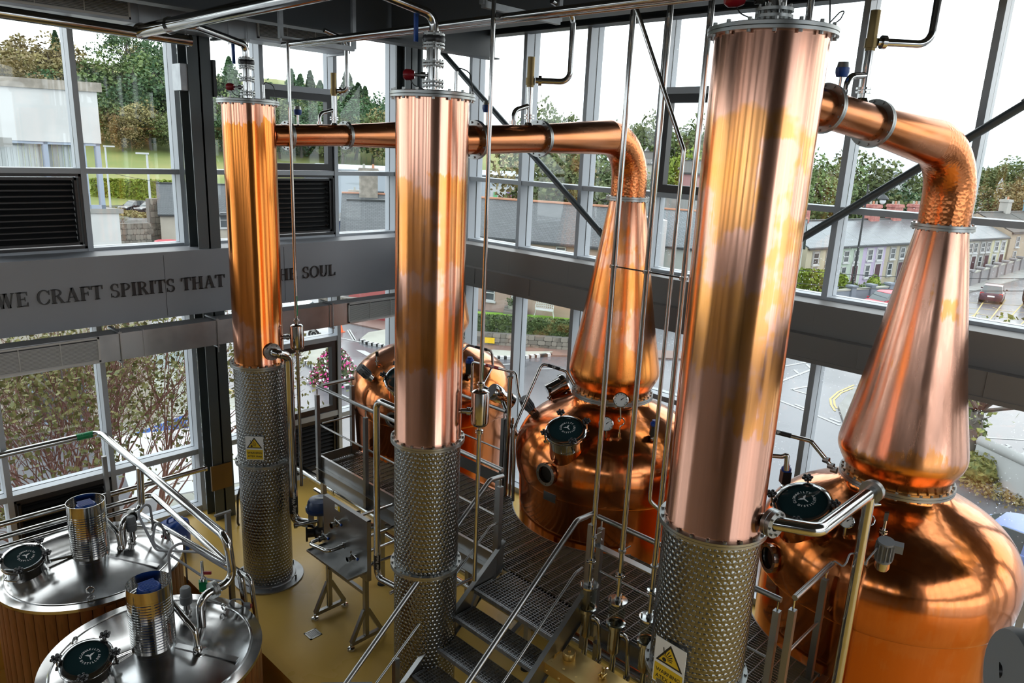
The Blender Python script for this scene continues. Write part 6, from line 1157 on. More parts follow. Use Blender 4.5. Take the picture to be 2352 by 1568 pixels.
def house(name, label, P, e1, w, dep, h, rh, wall, roof='slate', wins=(), doors=(), chims=(), ridge=True, gable_front=False, z=G, over=.18, side=None, wf='white_paint', cat='house', grp=None, band=None, surround=None, overh=None):
    """small house: walls, pitched roof, windows with panes, doors, chimneys"""
    e1 = Vector((e1[0], e1[1], 0)).normalized(); nrm = Vector((-e1.y, e1.x, 0)); P = Vector((P[0], P[1], z)); nrm = nrm if nrm.dot(-P) > 0 else -nrm; inn = -nrm; U = Vector((0, 0, 1))
    t = thing(name, label, cat, P, group=grp); L = lambda u, v, k: P+e1*u+inn*v+U*k
    m = MB()
    if gable_front: m.prism([L(0, 0, 0), L(w, 0, 0), L(w, 0, h), L(w/2, 0, h+rh), L(0, 0, h)], inn*dep)
    else: m.prism([L(0, 0, 0), L(0, dep, 0), L(0, dep, h), L(0, dep/2, h+rh), L(0, 0, h)], e1*w)
    m.build('wall', wall, t, ang=0)
    m = MB(); th = .12; o = over; so = over if side is None else side
    if gable_front:
        for s in (0, 1):
            a, b = (L(-o, -o, h-o*rh*2/w), L(w/2, -o, h+rh)) if s == 0 else (L(w/2, -o, h+rh), L(w+o, -o, h-o*rh*2/w)); m.prism([a, b, b+U*th, a+U*th], inn*(dep+2*o))
    else:
        for s in (0, 1):
            a, b = (L(-so, -o, h-o*rh*2/dep), L(-so, dep/2, h+rh)) if s == 0 else (L(-so, dep/2, h+rh), L(-so, dep+o, h-o*rh*2/dep)); m.prism([a, b, b+U*th, a+U*th], e1*(w+2*so))
    ro = m.build('roof', roof, t, ang=0); uv = ro.data.uv_layers.new(name='UVMap')
    for pl in ro.data.polygons:
        for li in pl.loop_indices: co = ro.data.vertices[ro.data.loops[li].vertex_index].co; s = co.dot(e1 if not gable_front else inn); uv.data[li].uv = (s, co.z*1.6)
    if ridge and not gable_front: m = MB(); m.bar(L(-so, dep/2, h+rh+th), L(w+so, dep/2, h+rh+th), .3, .12); m.build('ridge', ridge if isinstance(ridge, str) else 'slate', t, ang=0)
    m = MB(); m.bar(L(-so, -o-.05, h-.12), L(w+so, -o-.05, h-.12), .12, .1) if not gable_front else m.bar(L(-o, -o-.03, h-.2), L(w/2, -o-.03, h+rh-.05), .06, .2); m.build('gutter', 'white_paint' if gable_front else 'lamp_black', t, ang=0)
    for (u0, u1, z0, z1) in wins:
        m = MB(); f = .07; d = .06
        if surround: m.box_ = None
        for a, b, c, e in ((u0, u1, z0, z0+f), (u0, u1, z1-f, z1), (u0, u0+f, z0, z1), (u1-f, u1, z0, z1), (u0, u1, (z0+z1)/2-.03, (z0+z1)/2+.03)): m.prism([L(a, -d, c), L(b, -d, c), L(b, -d, e), L(a, -d, e)], inn*(d+.02))
        m.prism([L(u0-.1, -.14, z0-.12), L(u1+.1, -.14, z0-.12), L(u1+.1, -.14, z0), L(u0-.1, -.14, z0)], inn*.15)
        wnd = m.build('window', wf, t, ang=0); m = MB(); m.prism([L(u0+f, -.015, z0+f), L(u1-f, -.015, z0+f), L(u1-f, -.015, z1-f), L(u0+f, -.015, z1-f)], inn*.03); m.build('pane', 'window_dark', wnd, ang=0)
        if surround:
            m = MB(); s = .14
            for a, b, c, e in ((u0-s, u0, z0, z1+s), (u1, u1+s, z0, z1+s), (u0, u1, z1, z1+s)): m.prism([L(a, -.03, c), L(b, -.03, c), L(b, -.03, e), L(a, -.03, e)], inn*.04)
            m.build('surround', surround, wnd, ang=0)
    for (u0, u1, z1, dm) in doors:
        m = MB(); m.prism([L(u0, -.03, .1), L(u1, -.03, .1), L(u1, -.03, z1), L(u0, -.03, z1)], inn*.05); dd = m.build('door', dm, t, ang=0); m = MB()
        for a, b, c, e in ((u0-.12, u0, 0, z1+.3), (u1, u1+.12, 0, z1+.3), (u0, u1, z1, z1+.3)): m.prism([L(a, -.05, c), L(b, -.05, c), L(b, -.05, e), L(a, -.05, e)], inn*.06)
        m.build('door_frame', surround or 'white_paint', dd, ang=0)
    for (u, v, cw, cd, ch, cm, pots) in chims:
        b0 = h+rh-.5 if not gable_front else h+rh*.4; m = MB(); m.obox(L(u, v, b0+ch/2), e1*cw/2, inn*cd/2, U*ch/2); m.obox(L(u, v, b0+ch-.15), e1*(cw/2+.09), inn*(cd/2+.09), U*.09); m.obox(L(u, v, b0+ch), e1*(cw/2+.05), inn*(cd/2+.05), U*.06); c = m.build('chimney', cm, t, ang=0)
        for k in range(pots): q = L(u+(k-(pots-1)/2)*cw/max(pots, 1), v, b0+ch); m = MB(); m.cyl(q, q+U*.38, .11, .09, n=10); m.build('chimney_pot', 'terracotta' if k % 2 else 'concrete_pale', c)
    return t, L
# pink cottage opposite
hp0, hp1 = gp(1010, 698), gp(1420, 752); e = hp1-hp0; Wc = e.length; ze = vz(1300, 560, hp0.lerp(hp1, .7)); zr_ = vz(1200, 468, hp0.lerp(hp1, .45)+back*4)
uu = lambda px, py: (onz(px, py, G)-hp0).dot(e.normalized())
def along(px):
    """where a pixel column meets the facade line"""
    d = ray(px, 700); d2 = Vector((d.x, d.y)); a = Vector((hp0.x, hp0.y)); b = Vector((e.x, e.y)).normalized(); det = d2.x*(-b.y)-d2.y*(-b.x); s = (d2.x*a.y-d2.y*a.x)/(d2.y*b.x-d2.x*b.y); return s
F = lambda py, px: vz(px, py, hp0+e.normalized()*along(px))-G
house('cottage', 'long pink cottage with slate roof behind the lawn and white bench', hp0, e, Wc, 7.5, ze-G, max(zr_-ze, 2.2), wcol((.56, .40, .33)), 'slate', [(along(1113), along(1136), F(690, 1124), F(662, 1124)+.25), (along(1270), along(1293), F(582, 1280), F(566, 1280)), (along(1040), along(1062), F(560, 1280)-1.6, F(560, 1280)-.4), (along(1350), along(1372), F(722, 1360), F(690, 1360))], [(along(1178), along(1193), F(680, 1184)+.5, 'white_paint')], (), 'terracotta', band=1)
# white cast-iron bench on the lawn
bp = hp0+e.normalized()*along(1253)-back*1.1; bp.z = G+.35; ex = e.normalized(); t = thing('garden_bench', 'white ornate cast iron bench on the cottage lawn', 'bench', bp); U = Vector((0, 0, 1)); wd = .62
m = MB(); m.obox(bp+U*.42, ex*wd, back*.22, U*.02); m.build('seat', 'white_paint', t, ang=0)
for sx in (-1, 1):
    for sy in (-.2, .2): m = MB(); q = bp+ex*wd*.95*sx+back*sy; m.tube(fillet([q+U*.42, q+U*.2+ex*.03*sx, q+ex*.09*sx], .1), .022, 6); m.build('leg', 'white_paint', t)
    m = MB(); q = bp+ex*wd*sx; m.tube(fillet([q+back*.2+U*.72, q-back*.2+U*.68, q-back*.22+U*.44], .08), .022, 6); m.build('armrest', 'white_paint', t)
m = MB()
for k in range(9):
    for r in range(3): c = bp+ex*wd*(-.86+.215*k)+back*.22+U*(.55+r*.15+(.05*cos((k-4)*.4)))
    for r in range(3):
        c = bp+ex*wd*(-.86+.215*k)+back*.22+U*(.54+r*.15+.04*cos((k-4)*.4)); m.tube([c+.075*(cos(a)*ex+sin(a)*U) for a in [i*pi/4 for i in range(9)]], .016, 5)
m.tube([bp+ex*wd*s+back*.22+U*(.93+.10*cos(s*1.5)) for s in [-1+i*.2 for i in range(11)]], .024, 6); m.tube([bp+ex*wd*s+back*.22+U*.45 for s in (-1, 1)], .024, 6); m.build('backrest', 'white_paint', t)
p = hp0+ex*along(1176)-back*.5; p.z = G+.2; t = thing('potted_plant', 'small clipped plant in a pale pot by the cottage door', 'potted plant', p); m = MB(); m.lathe([(0, 0), (.18, 0), (.24, .45), (.2, .45), (0, .42)], 16, p); m.build('pot', 'concrete_pale', t); rnd = random.Random(2); o = link('foliage', leaf_mesh('foliage', [Vector((rnd.gauss(0, .14), rnd.gauss(0, .14), .7+rnd.gauss(0, .14))) for k in range(260)], .12, 'leaf_hedge', 2), t); o['kind'] = 'stuff'
p = hp0+ex*along(1176)-back*1.2; p.z = G; t = thing('door_steps', 'dark stone steps up to the cottage door', 'steps', p); 
for k in range(3): m = MB(); c = hp0+ex*(along(1186))-back*(.35+.35*k); c.z = G+.36-.1*k; m.obox(c, ex*.8, back*.2, U*.18); m.build('step', 'stone_dark', t, ang=0)
# ------------------------------------------------------------------ trees
def crown_pts(kind, n, seed):
    rnd = random.Random(seed); pts = []
    if kind == 'round':
        cl = [(Vector((rnd.gauss(0, .19), rnd.gauss(0, .19), .62+rnd.gauss(0, .15))), .10+rnd.random()*.11) for k in range(26)]
        for k in range(n): c, r = cl[k % len(cl)]; v = Vector((rnd.gauss(0, 1), rnd.gauss(0, 1), rnd.gauss(0, 1))).normalized()*r*(.65+.4*rnd.random()); pts.append(c+v)
    elif kind == 'pine':
        for k in range(n):
            u = rnd.random()**.8; z = .14+.86*u; lay = 1-.35*((z*9) % 1); R = .24*(1-u)**.75*lay+.012; a = rnd.random()*6.283; rr = R*(.55+.5*rnd.random()); pts.append(Vector((rr*cos(a)*(1+.25*sin(a*3+seed)), rr*sin(a), z-.05*rr/.2)))
    elif kind == 'spread':
        cl = [(Vector((rnd.gauss(0, .26), rnd.gauss(0, .26), .70+rnd.gauss(0, .11))), .07+rnd.random()*.08) for k in range(30)]
        for k in range(n): c, r = cl[k % len(cl)]; v = Vector((rnd.gauss(0, 1), rnd.gauss(0, 1), rnd.gauss(0, .55))).normalized()*r*(.5+.6*rnd.random()); pts.append(c+v)
    return pts
def branches(m, p, d, L, r, depth, rnd, spread=.55):
    q = p+d*L; m.tube([p, p.lerp(q, .5)+Vector((rnd.gauss(0, .03), rnd.gauss(0, .03), 0))*L, q], [r, r*.8, r*.6], 5, False)
    if depth == 0: return [q]
    out = []
    for k in range(3 if depth > 1 else 2):
        v = (d+Vector((rnd.gauss(0, spread), rnd.gauss(0, spread), rnd.gauss(.12, .3)))).normalized(); out += branches(m, p.lerp(q, .55+.45*rnd.random()), v, L*(.62+.2*rnd.random()), r*.58, depth-1, rnd, spread)
    return out
PROTO = {}
def tree_proto(kind, leaf, seed):
    k = (kind, leaf, seed)
    if k not in PROTO:
        rnd = random.Random(seed)
        if kind == 'bare': m = MB(); tips = branches(m, Vector((0, 0, .0)), Vector((0, 0, 1)), .34, .022, 5, rnd, .5); tr = m.mesh('trunk', 'bark'); cr = leaf_mesh('crown', [t+Vector((rnd.gauss(0, .03), rnd.gauss(0, .03), rnd.gauss(0, .03))) for t in tips for _ in range(2)], .022, leaf, seed)
        else:
            n = {'round': 3600, 'pine': 3000, 'spread': 2600}[kind]; cr = leaf_mesh('crown', crown_pts(kind, n, seed), {'round': .045, 'pine': .038, 'spread': .04}[kind], leaf, seed); m = MB()
            if kind == 'pine': m.cyl((0, 0, 0), (0, 0, .9), .016, .004, 7)
            else: branches(m, Vector((0, 0, 0)), Vector((0, 0, 1)), .42, .028, 3, rnd, .5)
            tr = m.mesh('trunk', 'bark')
        PROTO[k] = (cr, tr)
    return PROTO[k]
def tree(label, P, H, kind, leaf, seed=1, wide=1.0, group='trees on the hillside', name='tree', rot=None):
    cr, tr = tree_proto(kind, leaf, seed % 3); t = thing(name, label, 'tree', P, group=group); a = (seed*1.7) % 6.28 if rot is None else rot
    o = link('crown', cr, t, (0, 0, 0), (0, 0, a), (H*wide, H*wide, H)); o['kind'] = 'stuff'; link('trunk', tr, t, (0, 0, 0), (0, 0, a), (H*wide, H*wide, H)); return t
def hill_tree(px, py, d, kind, leaf, seed, wide, label):
    p = far(px, py, d); z = hill(p.x, p.y)-.3; tree(label, (p.x, p.y, z), max(p.z-z, 3), kind, leaf, seed, wide)
lab = {('round', 'leaf_oak'): 'leafy green tree', ('round', 'leaf_brown'): 'browning autumn tree', ('pine', 'leaf_pine'): 'dark pointed conifer', ('bare', 'leaf_brown'): 'bare branching tree', ('round', 'leaf_pine'): 'dense dark evergreen', ('spread', 'leaf_pine'): 'flat-topped dark pine', ('round', 'leaf_lime'): 'yellow-green bushy tree'}
R_, P_, B_2, O_ = ('round', 'leaf_oak'), ('pine', 'leaf_pine'), ('bare', 'leaf_brown'), ('round', 'leaf_brown'); E_ = ('round', 'leaf_pine'); S_ = ('spread', 'leaf_pine')
rows = [(20, 110, 215, O_, 1.2, 'over the white building roof'), (75, 80, 225, O_, 1.25, 'tallest above the white building'), (110, 95, 220, O_, 1.1, 'right of the tallest brown tree'), (125, 70, 235, P_, .8, 'beside the first window bar'), (52, 150, 205, O_, 1.2, 'low behind the white roof edge'), (-10, 130, 200, O_, 1.2, 'at the picture edge'), (100, 165, 205, E_, 1.2, 'low behind the roof coping'),
        (195, 108, 235, B_2, .95, 'against the pale sky'), (230, 118, 240, B_2, .9, 'between bare and green crowns'), (175, 150, 215, E_, 1.1, 'close to the window bar'), (215, 160, 215, E_, 1.2, 'under the bare trees'), (268, 130, 215, R_, 1.2, 'large and round in the middle of the bay'), (305, 138, 210, R_, 1.35, 'broad, in front of the bare pine'), (330, 75, 240, B_2, 1.0, 'dead-looking, above the others'), (290, 48, 250, S_, .8, 'with high flat sprays'), (345, 130, 215, R_, 1.2, 'left of the dark steel column'), (385, 85, 230, E_, .95, 'tall beside the steel column'), (370, 160, 205, E_, 1.2, 'in the shade by the column'), (400, 120, 215, E_, 1.0, 'just at the column edge'), (250, 220, 195, R_, 1.2, 'low at the wood edge'), (300, 215, 195, E_, 1.3, 'low centre of the wood edge'), (340, 235, 190, O_, 1.2, 'brown at the meadow edge'), (385, 245, 188, R_, 1.2, 'by the meadow fence'), (275, 262, 186, O_, 1.1, 'rusty at the meadow edge'), (420, 150, 205, E_, 1.1, 'behind the steel column'),
        (505, 150, 215, E_, .9, 'left of the slim column'), (525, 130, 225, P_, 1.0, 'tall left of the slim column'), (500, 215, 195, R_, 1.1, 'low left of the slim column'), (525, 255, 190, E_, 1.0, 'lowest left of the slim column'), (630, 200, 220, E_, 1.1, 'right behind the slim column'), (668, 158, 230, P_, 1.1, 'in the bay over the black window'), (690, 170, 225, P_, 1.0, 'second in the bay over the black window'), (712, 162, 228, P_, .95, 'third in the bay over the black window'), (735, 185, 215, P_, 1.0, 'by the relief valve'), (660, 225, 205, R_, 1.3, 'round inside the black window'), (710, 230, 205, R_, 1.3, 'broad inside the black window'), (745, 240, 200, E_, 1.2, 'dark inside the black window'), (690, 262, 195, E_, 1.3, 'low inside the black window'), (640, 270, 192, E_, 1.2, 'low beside the slim column'),
        (797, 162, 225, P_, 1.15, 'tallest right of the black window'), (822, 190, 220, P_, 1.1, 'second right of the black window'), (838, 198, 220, P_, 1.0, 'third right of the black window'), (868, 215, 210, E_, 1.0, 'right of the conifer group'), (890, 200, 215, B_2, .9, 'left of the corner column'), (815, 240, 200, E_, 1.3, 'low under the conifer group'), (855, 255, 195, O_, 1.2, 'low above the grass bank'), (895, 262, 192, R_, 1.2, 'low by the corner column'), (785, 265, 192, R_, 1.2, 'low right of the black window')]
for i, (px, py, d, (kind, leaf), wide, where) in enumerate(rows): hill_tree(px, py, d, kind, leaf, i, wide, lab[(kind, leaf)]+' on the hillside, '+where)
town = [(1270, 252, 150, R_, .9, G, 'behind the middle still arm'), (1240, 262, 155, R_, .8, G, 'left of the still arm end'), (1300, 262, 150, R_, .9, G, 'over the still arm bend'), (1275, 345, 78, O_, 1.0, G, 'reddish, behind the pink cottage roof'), (1320, 350, 75, R_, 1.0, G, 'behind the pink cottage ridge'), (1350, 330, 90, R_, 1.0, G, 'beside the swan neck'), (1468, 280, 150, R_, .8, G, 'right of the copper bend'), (1505, 275, 150, R_, 1.0, G, 'dense over the grey gables'), (1545, 285, 150, R_, 1.0, G, 'left of the black window frame'), (1590, 292, 145, R_, 1.0, G, 'seen through the black window'), (1618, 300, 150, R_, .9, G, 'in the black window beside the tall column'), (1605, 330, 120, ('round', 'leaf_lime'), 1.0, G, 'bright in the black window'), (1490, 398, 110, ('round', 'leaf_lime'), 1.1, G, 'small in front of the grey gables'), (1450, 405, 100, R_, 1.0, G, 'by the swan neck flange'),
        (1875, 360, 105, R_, 1.1, G, 'pale green left of the street lamp'), (1905, 370, 100, R_, 1.0, G, 'left of the long window bar'), (1975, 352, 108, R_, 1.15, G, 'large and feathery by the street lamp'), (2030, 415, 112, E_, 1.2, G, 'dark behind the red chimneys'), (2075, 425, 115, E_, 1.2, G, 'dark behind the second red chimney'), (2105, 430, 118, E_, 1.0, G, 'dark beside the big copper elbow'), (2260, 378, 260, R_, 1.2, G, 'distant beyond the copper elbow'), (2300, 372, 260, R_, 1.3, G, 'distant near the skyline'), (2340, 375, 250, R_, 1.2, G, 'distant at the picture edge'), (2320, 420, 170, O_, 1.2, G, 'brownish behind coloured chimneys'), (2280, 428, 170, R_, 1.2, G, 'behind the blue chimney'), (2350, 415, 165, O_, 1.2, G, 'brownish at the picture edge'), (2120, 400, 320, R_, 1.3, G, 'far off below the hazy hill'), (2180, 398, 330, R_, 1.3, G, 'far off behind the elbow')]
for i, (px, py, d, (kind, leaf), wide, z, where) in enumerate(town): p = far(px, py, d); tree(lab[(kind, leaf)]+' in the town, '+where, (p.x, p.y, z), max(p.z-z, 2), kind, leaf, i+50, wide, 'trees among the houses')
# young trees and bushes in the car park
p = gp(280, 532); tree('spindly young tree in the car park', (p.x, p.y, G), far(275, 488, hypot(p.x, p.y)).z-G, 'bare', 'leaf_lime', 4, 1.3, 'young trees in the car park'); p = gp(372, 505); tree('slight young tree beside the lamp post', (p.x, p.y, G), far(372, 460, hypot(p.x, p.y)).z-G, 'bare', 'leaf_lime', 5, 1.2, 'young trees in the car park')
def bush(label, P, r, h, leaf, n=900, size=.3, name='bush', grp=None, seed=3):
    rnd = random.Random(seed); pts = []
    for k in range(n): v = Vector((rnd.gauss(0, 1), rnd.gauss(0, 1), abs(rnd.gauss(0, 1)))).normalized(); f = .75+.3*rnd.random(); pts.append(Vector((v.x*r*f, v.y*r*f, v.z*h*f)))
    t = thing(name, label, 'bush', P, group=grp); o = link('leaves', leaf_mesh('leaves', pts, size, leaf, seed), t); o['kind'] = 'stuff'; m = MB(); m.ball(Vector(P)+Vector((0, 0, h*.35)), 1, 12, 8, (r*.8, r*.8, h*.5)); m.build('bush_core', leaf, t); return t
for i, (px, py, r) in enumerate(((300, 494, 2.0), (325, 498, 2.2), (350, 498, 1.8), (265, 488, 2.0))): bush(('scrubby verge bush at the near car', 'scrubby verge bush in the middle of the car park', 'scrubby verge bush beside the lamp post', 'scrubby verge bush below the first lamp')[i], gp(px, py), r*.7, .55, 'leaf_brown', 420, .4, grp='verge bushes in the car park', seed=i)
# ------------------------------------------------------------------ hedge, lamps, fence, wall in the car park view
a, b = gp(215, 461), gp(440, 466); hedge('long bright green hedge along the meadow', a, b, G, 3.2, 2.0, 'leaf_lime', 3600, .6, 9)
def lamp_post(label, px, pyb, pyt, px2=None, arm=1, r=.12):
    p = gp(px, pyb); zt = vz(px, pyt, p); t = thing('lamp_post', label, 'lamp post', p, group='grey lamp posts of the car park'); m = MB(); m.cyl(p, (p.x, p.y, zt), r*1.3, r, 12); m.build('pole', 'steel_lamp', t); d = Vector((.95, -.3, 0))*arm; m = MB(); m.obox(Vector((p.x, p.y, zt))+d*.5, d*.75, Vector((-d.y, d.x, 0))*.2, Vector((0, 0, .10))); m.build('lamp_head', 'white_paint', t, ang=0)
lamp_post('grey lamp post nearest the white building', 254, 476, 336, arm=1); lamp_post('grey lamp post in front of the parked cars', 349, 508, 353, arm=-1)
t = thing('mesh_fence', 'green wire fence along the grass bank', 'fence', (0, 0, 0)); t.location = far(840, 362, 180); 
for k in range(14):
    q = far(770+k*12, 364-k*.5, 182+k); z0 = hill(q.x, q.y); m = MB(); m.cyl((q.x, q.y, z0), (q.x, q.y, z0+2.4), .06, n=6); m.build('post', 'leaf_pine', t)
w0, w1 = gp(255, 566), gp(345, 562); t = thing('stone_boundary_wall', 'rubble stone wall at the near edge of the car park', 'wall', w0); stones(t, w0, w1, 2.2, .5, 4, 8); w2, w3 = gp(345, 556), gp(392, 552); t = thing('stone_boundary_wall', 'taller rubble stone wall beside the cream cottage', 'wall', w2); stones(t, w2, w3, 4.4, .5, 7, 9)
# ------------------------------------------------------------------ buildings to the left
e = Vector((.93, -.36, 0)); c0 = gp(372, 560); zE, zR = vz(390, 492, c0), vz(480, 424, c0+Vector((3, 4, 0)))
house('cottage', 'cream cottage with slate hipped roof beside the dark steel column', c0, e, 12, 8, zE-G, zR-zE, wcol((.66, .60, .50)), 'slate', [(5.6, 6.7, 1.6, 3.2), (9, 10, 1.6, 3.2)], (), (), True)
# white modern block
d0 = 42.; A = far(233, 330, d0); rt_ = Vector((.93, -.36, 0)); lf = Vector((-.36, .93, 0)); zt, zb = far(233, 212, d0).z, far(236, 330, d0).z; zc0 = far(236, 490, d0).z
t = thing('white_block', 'white modern building with grey coping and curtained corner window', 'building', (A.x, A.y, G)); cxx = A
def blk(m, u0, u1, v0, v1, z0, z1): m.prism([cxx.xy.to_3d()+rt_*u+lf*v+Vector((0, 0, z0)) for u, v in ((u0, v0), (u1, v0), (u1, v1), (u0, v1))], (0, 0, z1-z0))
m = MB(); blk(m, -14, 0, 0, 12, zb, zt); m.build('upper_storey', wcol((.80, .81, .80)), t, ang=0); m = MB(); blk(m, -14.1, .15, -.12, 12.1, zt, zt+.42); m.build('coping', 'chimney_render', t, ang=0); MATS['chimney_render']
m = MB(); blk(m, -14, .55, .1, 12, G, zc0); m.build('lower_storey', wcol((.80, .81, .80)), t, ang=0); m = MB(); blk(m, -14, .7, .0, 12, zc0, zc0+.22); m.build('sill_coping', 'pavement', t, ang=0)
m = MB(); blk(m, -14, -4.6, .2, 11, zc0, zb); m.build('recessed_wall', wcol((.78, .79, .79)), t, ang=0)
f = MB(); [blk(f, u-.09, u+.09, .05, .22, zc0+.2, zb) for u in (-4.6, -2.3, -.75, -.12)]; blk(f, -4.6, -.03, .05, .22, zb-.12, zb); blk(f, -4.6, -.03, .05, .22, zc0+.2, zc0+.4); w = f.build('corner_window', 'frame_blue', t, ang=0)
m = MB(); blk(m, -4.5, -.15, .12, .14, zc0+.3, zb-.1); m.build('pane', 'window_glass', w, ang=0); m = MB()
for k in range(36): u = -4.5+k*.115; blk(m, u, u+.115, .55+.05*(k % 2), .58+.05*(k % 2), zc0+.25, zb)
m.build('curtain', 'curtain', w, ang=0); m = MB(); q = far(5, 326, d0-1.1); m.obox(q, rt_*.35, lf*.05, Vector((0, 0, .2))); m.build('wall_vent', 'pavement', t, ang=0)
m = MB(); blk(m, -5, -.1, 6, 6.2, zc0, zb); m.build('inner_wall', 'curtain', t, ang=0)
# beige low block and its pale door, shop banner, terrace rail
q = gp(362, 966); t = thing('shop_building', 'cream rendered shop front behind the birch tree', 'building', q); cxx = q; m = MB(); blk(m, -16, 0, 0, 6, G, G+4.4); m.build('wall', 'beige_render', t, ang=0)
for u in (-3.2, -7.2, -11): m = MB(); blk(m, u-.9, u+.9, -.06, .02, G+.3, G+3.0); w = m.build('window', 'frame_blue', t, ang=0); m = MB(); blk(m, u-.8, u+.8, -.08, -.05, G+.4, G+2.9); m.build('pane', 'window_dark', w, ang=0)
t = thing('shop_banner', 'blue and white shop banner on the terrace railing', 'banner', gp(380, 1045)); b0, b1 = gp(300, 1068), gp(449, 1006); d = (b1-b0).normalized(); n_ = Vector((d.y, -d.x, 0)); n_ = n_ if n_.dot(-b0) > 0 else -n_; L_ = (b1-b0).length; H_ = far(440, 945, hypot(b1.x, b1.y)).z-G
for k in range(4):
    s0, s1 = L_*k/4+.02, L_*(k+1)/4-.02; p = b0+d*(s0+s1)/2
    m = MB(); m.obox(p+Vector((0, 0, H_*.69)), d*(s1-s0)/2, n_*.01, Vector((0, 0, H_*.31))); pn = m.build('banner_panel', 'sign_blue', t, ang=0); m = MB(); m.obox(p+Vector((0, 0, H_*.19)), d*(s1-s0)/2, n_*.01, Vector((0, 0, H_*.19))); m.build('white_strip', 'white_paint', pn, ang=0)
    o = p+n_*.014+Vector((0, 0, H_*.69)); r_ = d if d.dot(_rt) > 0 else -d
    m = MB(); [m.tube([o+.24*(cos(a)*r_+sin(a)*Vector((0, 0, 1))) for a in [a0+i*pi/12 for i in range(9)]], .03, 5) for a0 in (.5, pi+.5)]; m.prism([o+.16*(x*r_+y*Vector((0, 0, 1))) for x, y in ((-.1, -.8), (.1, -.8), (.15, 0), (.8, .6), (0, .35), (-.8, .6), (-.15, 0))], n_*.006); m.build('emblem', 'white_paint', pn)
    for body, zz in {2: (('DISTILLERY', .27), ('SHOP', .12)), 3: (('NOW', .27), ('OPEN', .12)), 1: (('VISIT THE', .0),)[:0]}.get(k, ()): text_obj(body, .24 if body != 'DISTILLERY' else .225, 'lettering', 'sign_blue', pn, p+n_*.014+Vector((0, 0, H_*zz)), r_, (0, 0, 1), .004)
t = thing('glass_balustrade', 'glass balustrade with steel handrail along the terrace edge', 'railing', gp(440, 865)); g0 = [gp(345, 818), gp(405, 806), gp(452, 872), gp(475, 930)]
for a, b in zip(g0, g0[1:]): m = MB(); m.cyl(a+Vector((0, 0, 1.1)), b+Vector((0, 0, 1.1)), .03, n=8); m.build('handrail', 'steel', t); m = MB(); m.bar(a+Vector((0, 0, .5)), b+Vector((0, 0, .5)), .012, .9); m.build('glass_panel', 'rail_glass', t, ang=0)
for a in g0: m = MB(); m.bar(a, a+Vector((0, 0, 1.1)), .05, .05, (1, 0, 0)); m.build('post', 'steel', t, ang=0)
p = gp(545, 990); t = thing('parasol', 'white canopy seen from above behind the slim column', 'canopy', (p.x, p.y, G)); m = MB(); q = far(545, 960, hypot(p.x, p.y)-1); m.lathe([(1.3, -.25), (.9, .05), (.02, .3)], 8, q); m.build('canopy', 'white_paint', t, ang=0); m = MB(); m.cyl((q.x, q.y, G), q, .03); m.build('pole', 'steel', t)
p = gp(430, 1060); t = thing('white_canopy', 'white sail canopy below the banner', 'canopy', (p.x, p.y, G)); q = far(425, 1035, 22); m = MB(); m._add([q+Vector((-1.6, 1, .5)), q+Vector((2, .3, .3)), q+Vector((1.4, -2.2, -.5)), q+Vector((-2, -1.6, -.4))], [(0, 1, 2, 3)]); m.prism([q+Vector((-1.6, 1, .5)), q+Vector((2, .3, .3)), q+Vector((1.4, -2.2, -.5)), q+Vector((-2, -1.6, -.4))], (0, 0, .04)); m.build('sail', 'white_paint', t); m = MB(); m.cyl((q.x+2, q.y+.3, G), (q.x+2, q.y+.3, q.z+.3), .04); m.build('mast', 'steel', t)
# birch tree close to the lettered wall
tp = far(186, 960, 16.5); t = thing('birch_tree', 'birch with thin red-brown stems and small autumn leaves outside the low glazing', 'tree', (tp.x, tp.y, G)); rnd = random.Random(11); m = MB(); tips = []
base = Vector((tp.x, tp.y, G))
for k in range(9): v = Vector((rnd.gauss(0, .28), rnd.gauss(0, .28), 1)).normalized(); tips += branches(m, base+Vector((rnd.gauss(0, .15), rnd.gauss(0, .15), .2)), v, 2.3+rnd.random()*.7, .05+.02*rnd.random(), 5, rnd, .34)
m.build('stems', 'bark_birch', t); pts = []
for q in tips:
    for _ in range(7): pts.append(q-base+Vector((rnd.gauss(0, .26), rnd.gauss(0, .26), rnd.gauss(0, .24))))
o = link('leaves', leaf_mesh('leaves', pts, .105, 'leaf_birch', 5), t); o['kind'] = 'stuff'
# flower tower on the traffic island
p = gp(770, 872); t = thing('flower_tower', 'tall planter tower overflowing with pink and white flowers', 'planter', p); rnd = random.Random(5); zt = far(768, 795, hypot(p.x, p.y)).z-G
def cone_pts(n, f): return [Vector((r*cos(a), r*sin(a), z)) for z, a, r in [((lambda u: (u*zt, rnd.random()*6.283, f*(1.05*(1-u)**.7+.12)*(.85+.25*rnd.random())))(rnd.random()**1.2)) for _ in range(n)]]
for nm, mm, n, f, s in (('foliage', 'leaf_oak', 1500, .95, .2), ('pink_flowers', 'flower_pink', 480, 1.03, .17), ('white_flowers', 'flower_white', 420, 1.05, .15)): o = link(nm, leaf_mesh(nm, cone_pts(n, f), s, mm, 3), t); o['kind'] = 'stuff'
m = MB(); m.lathe([(0, 0), (.6, 0), (.8, .5), (.5, .6), (.15, zt*.8), (0, zt*.8)], 16, p); m.build('planter', 'leaf_hedge', t)
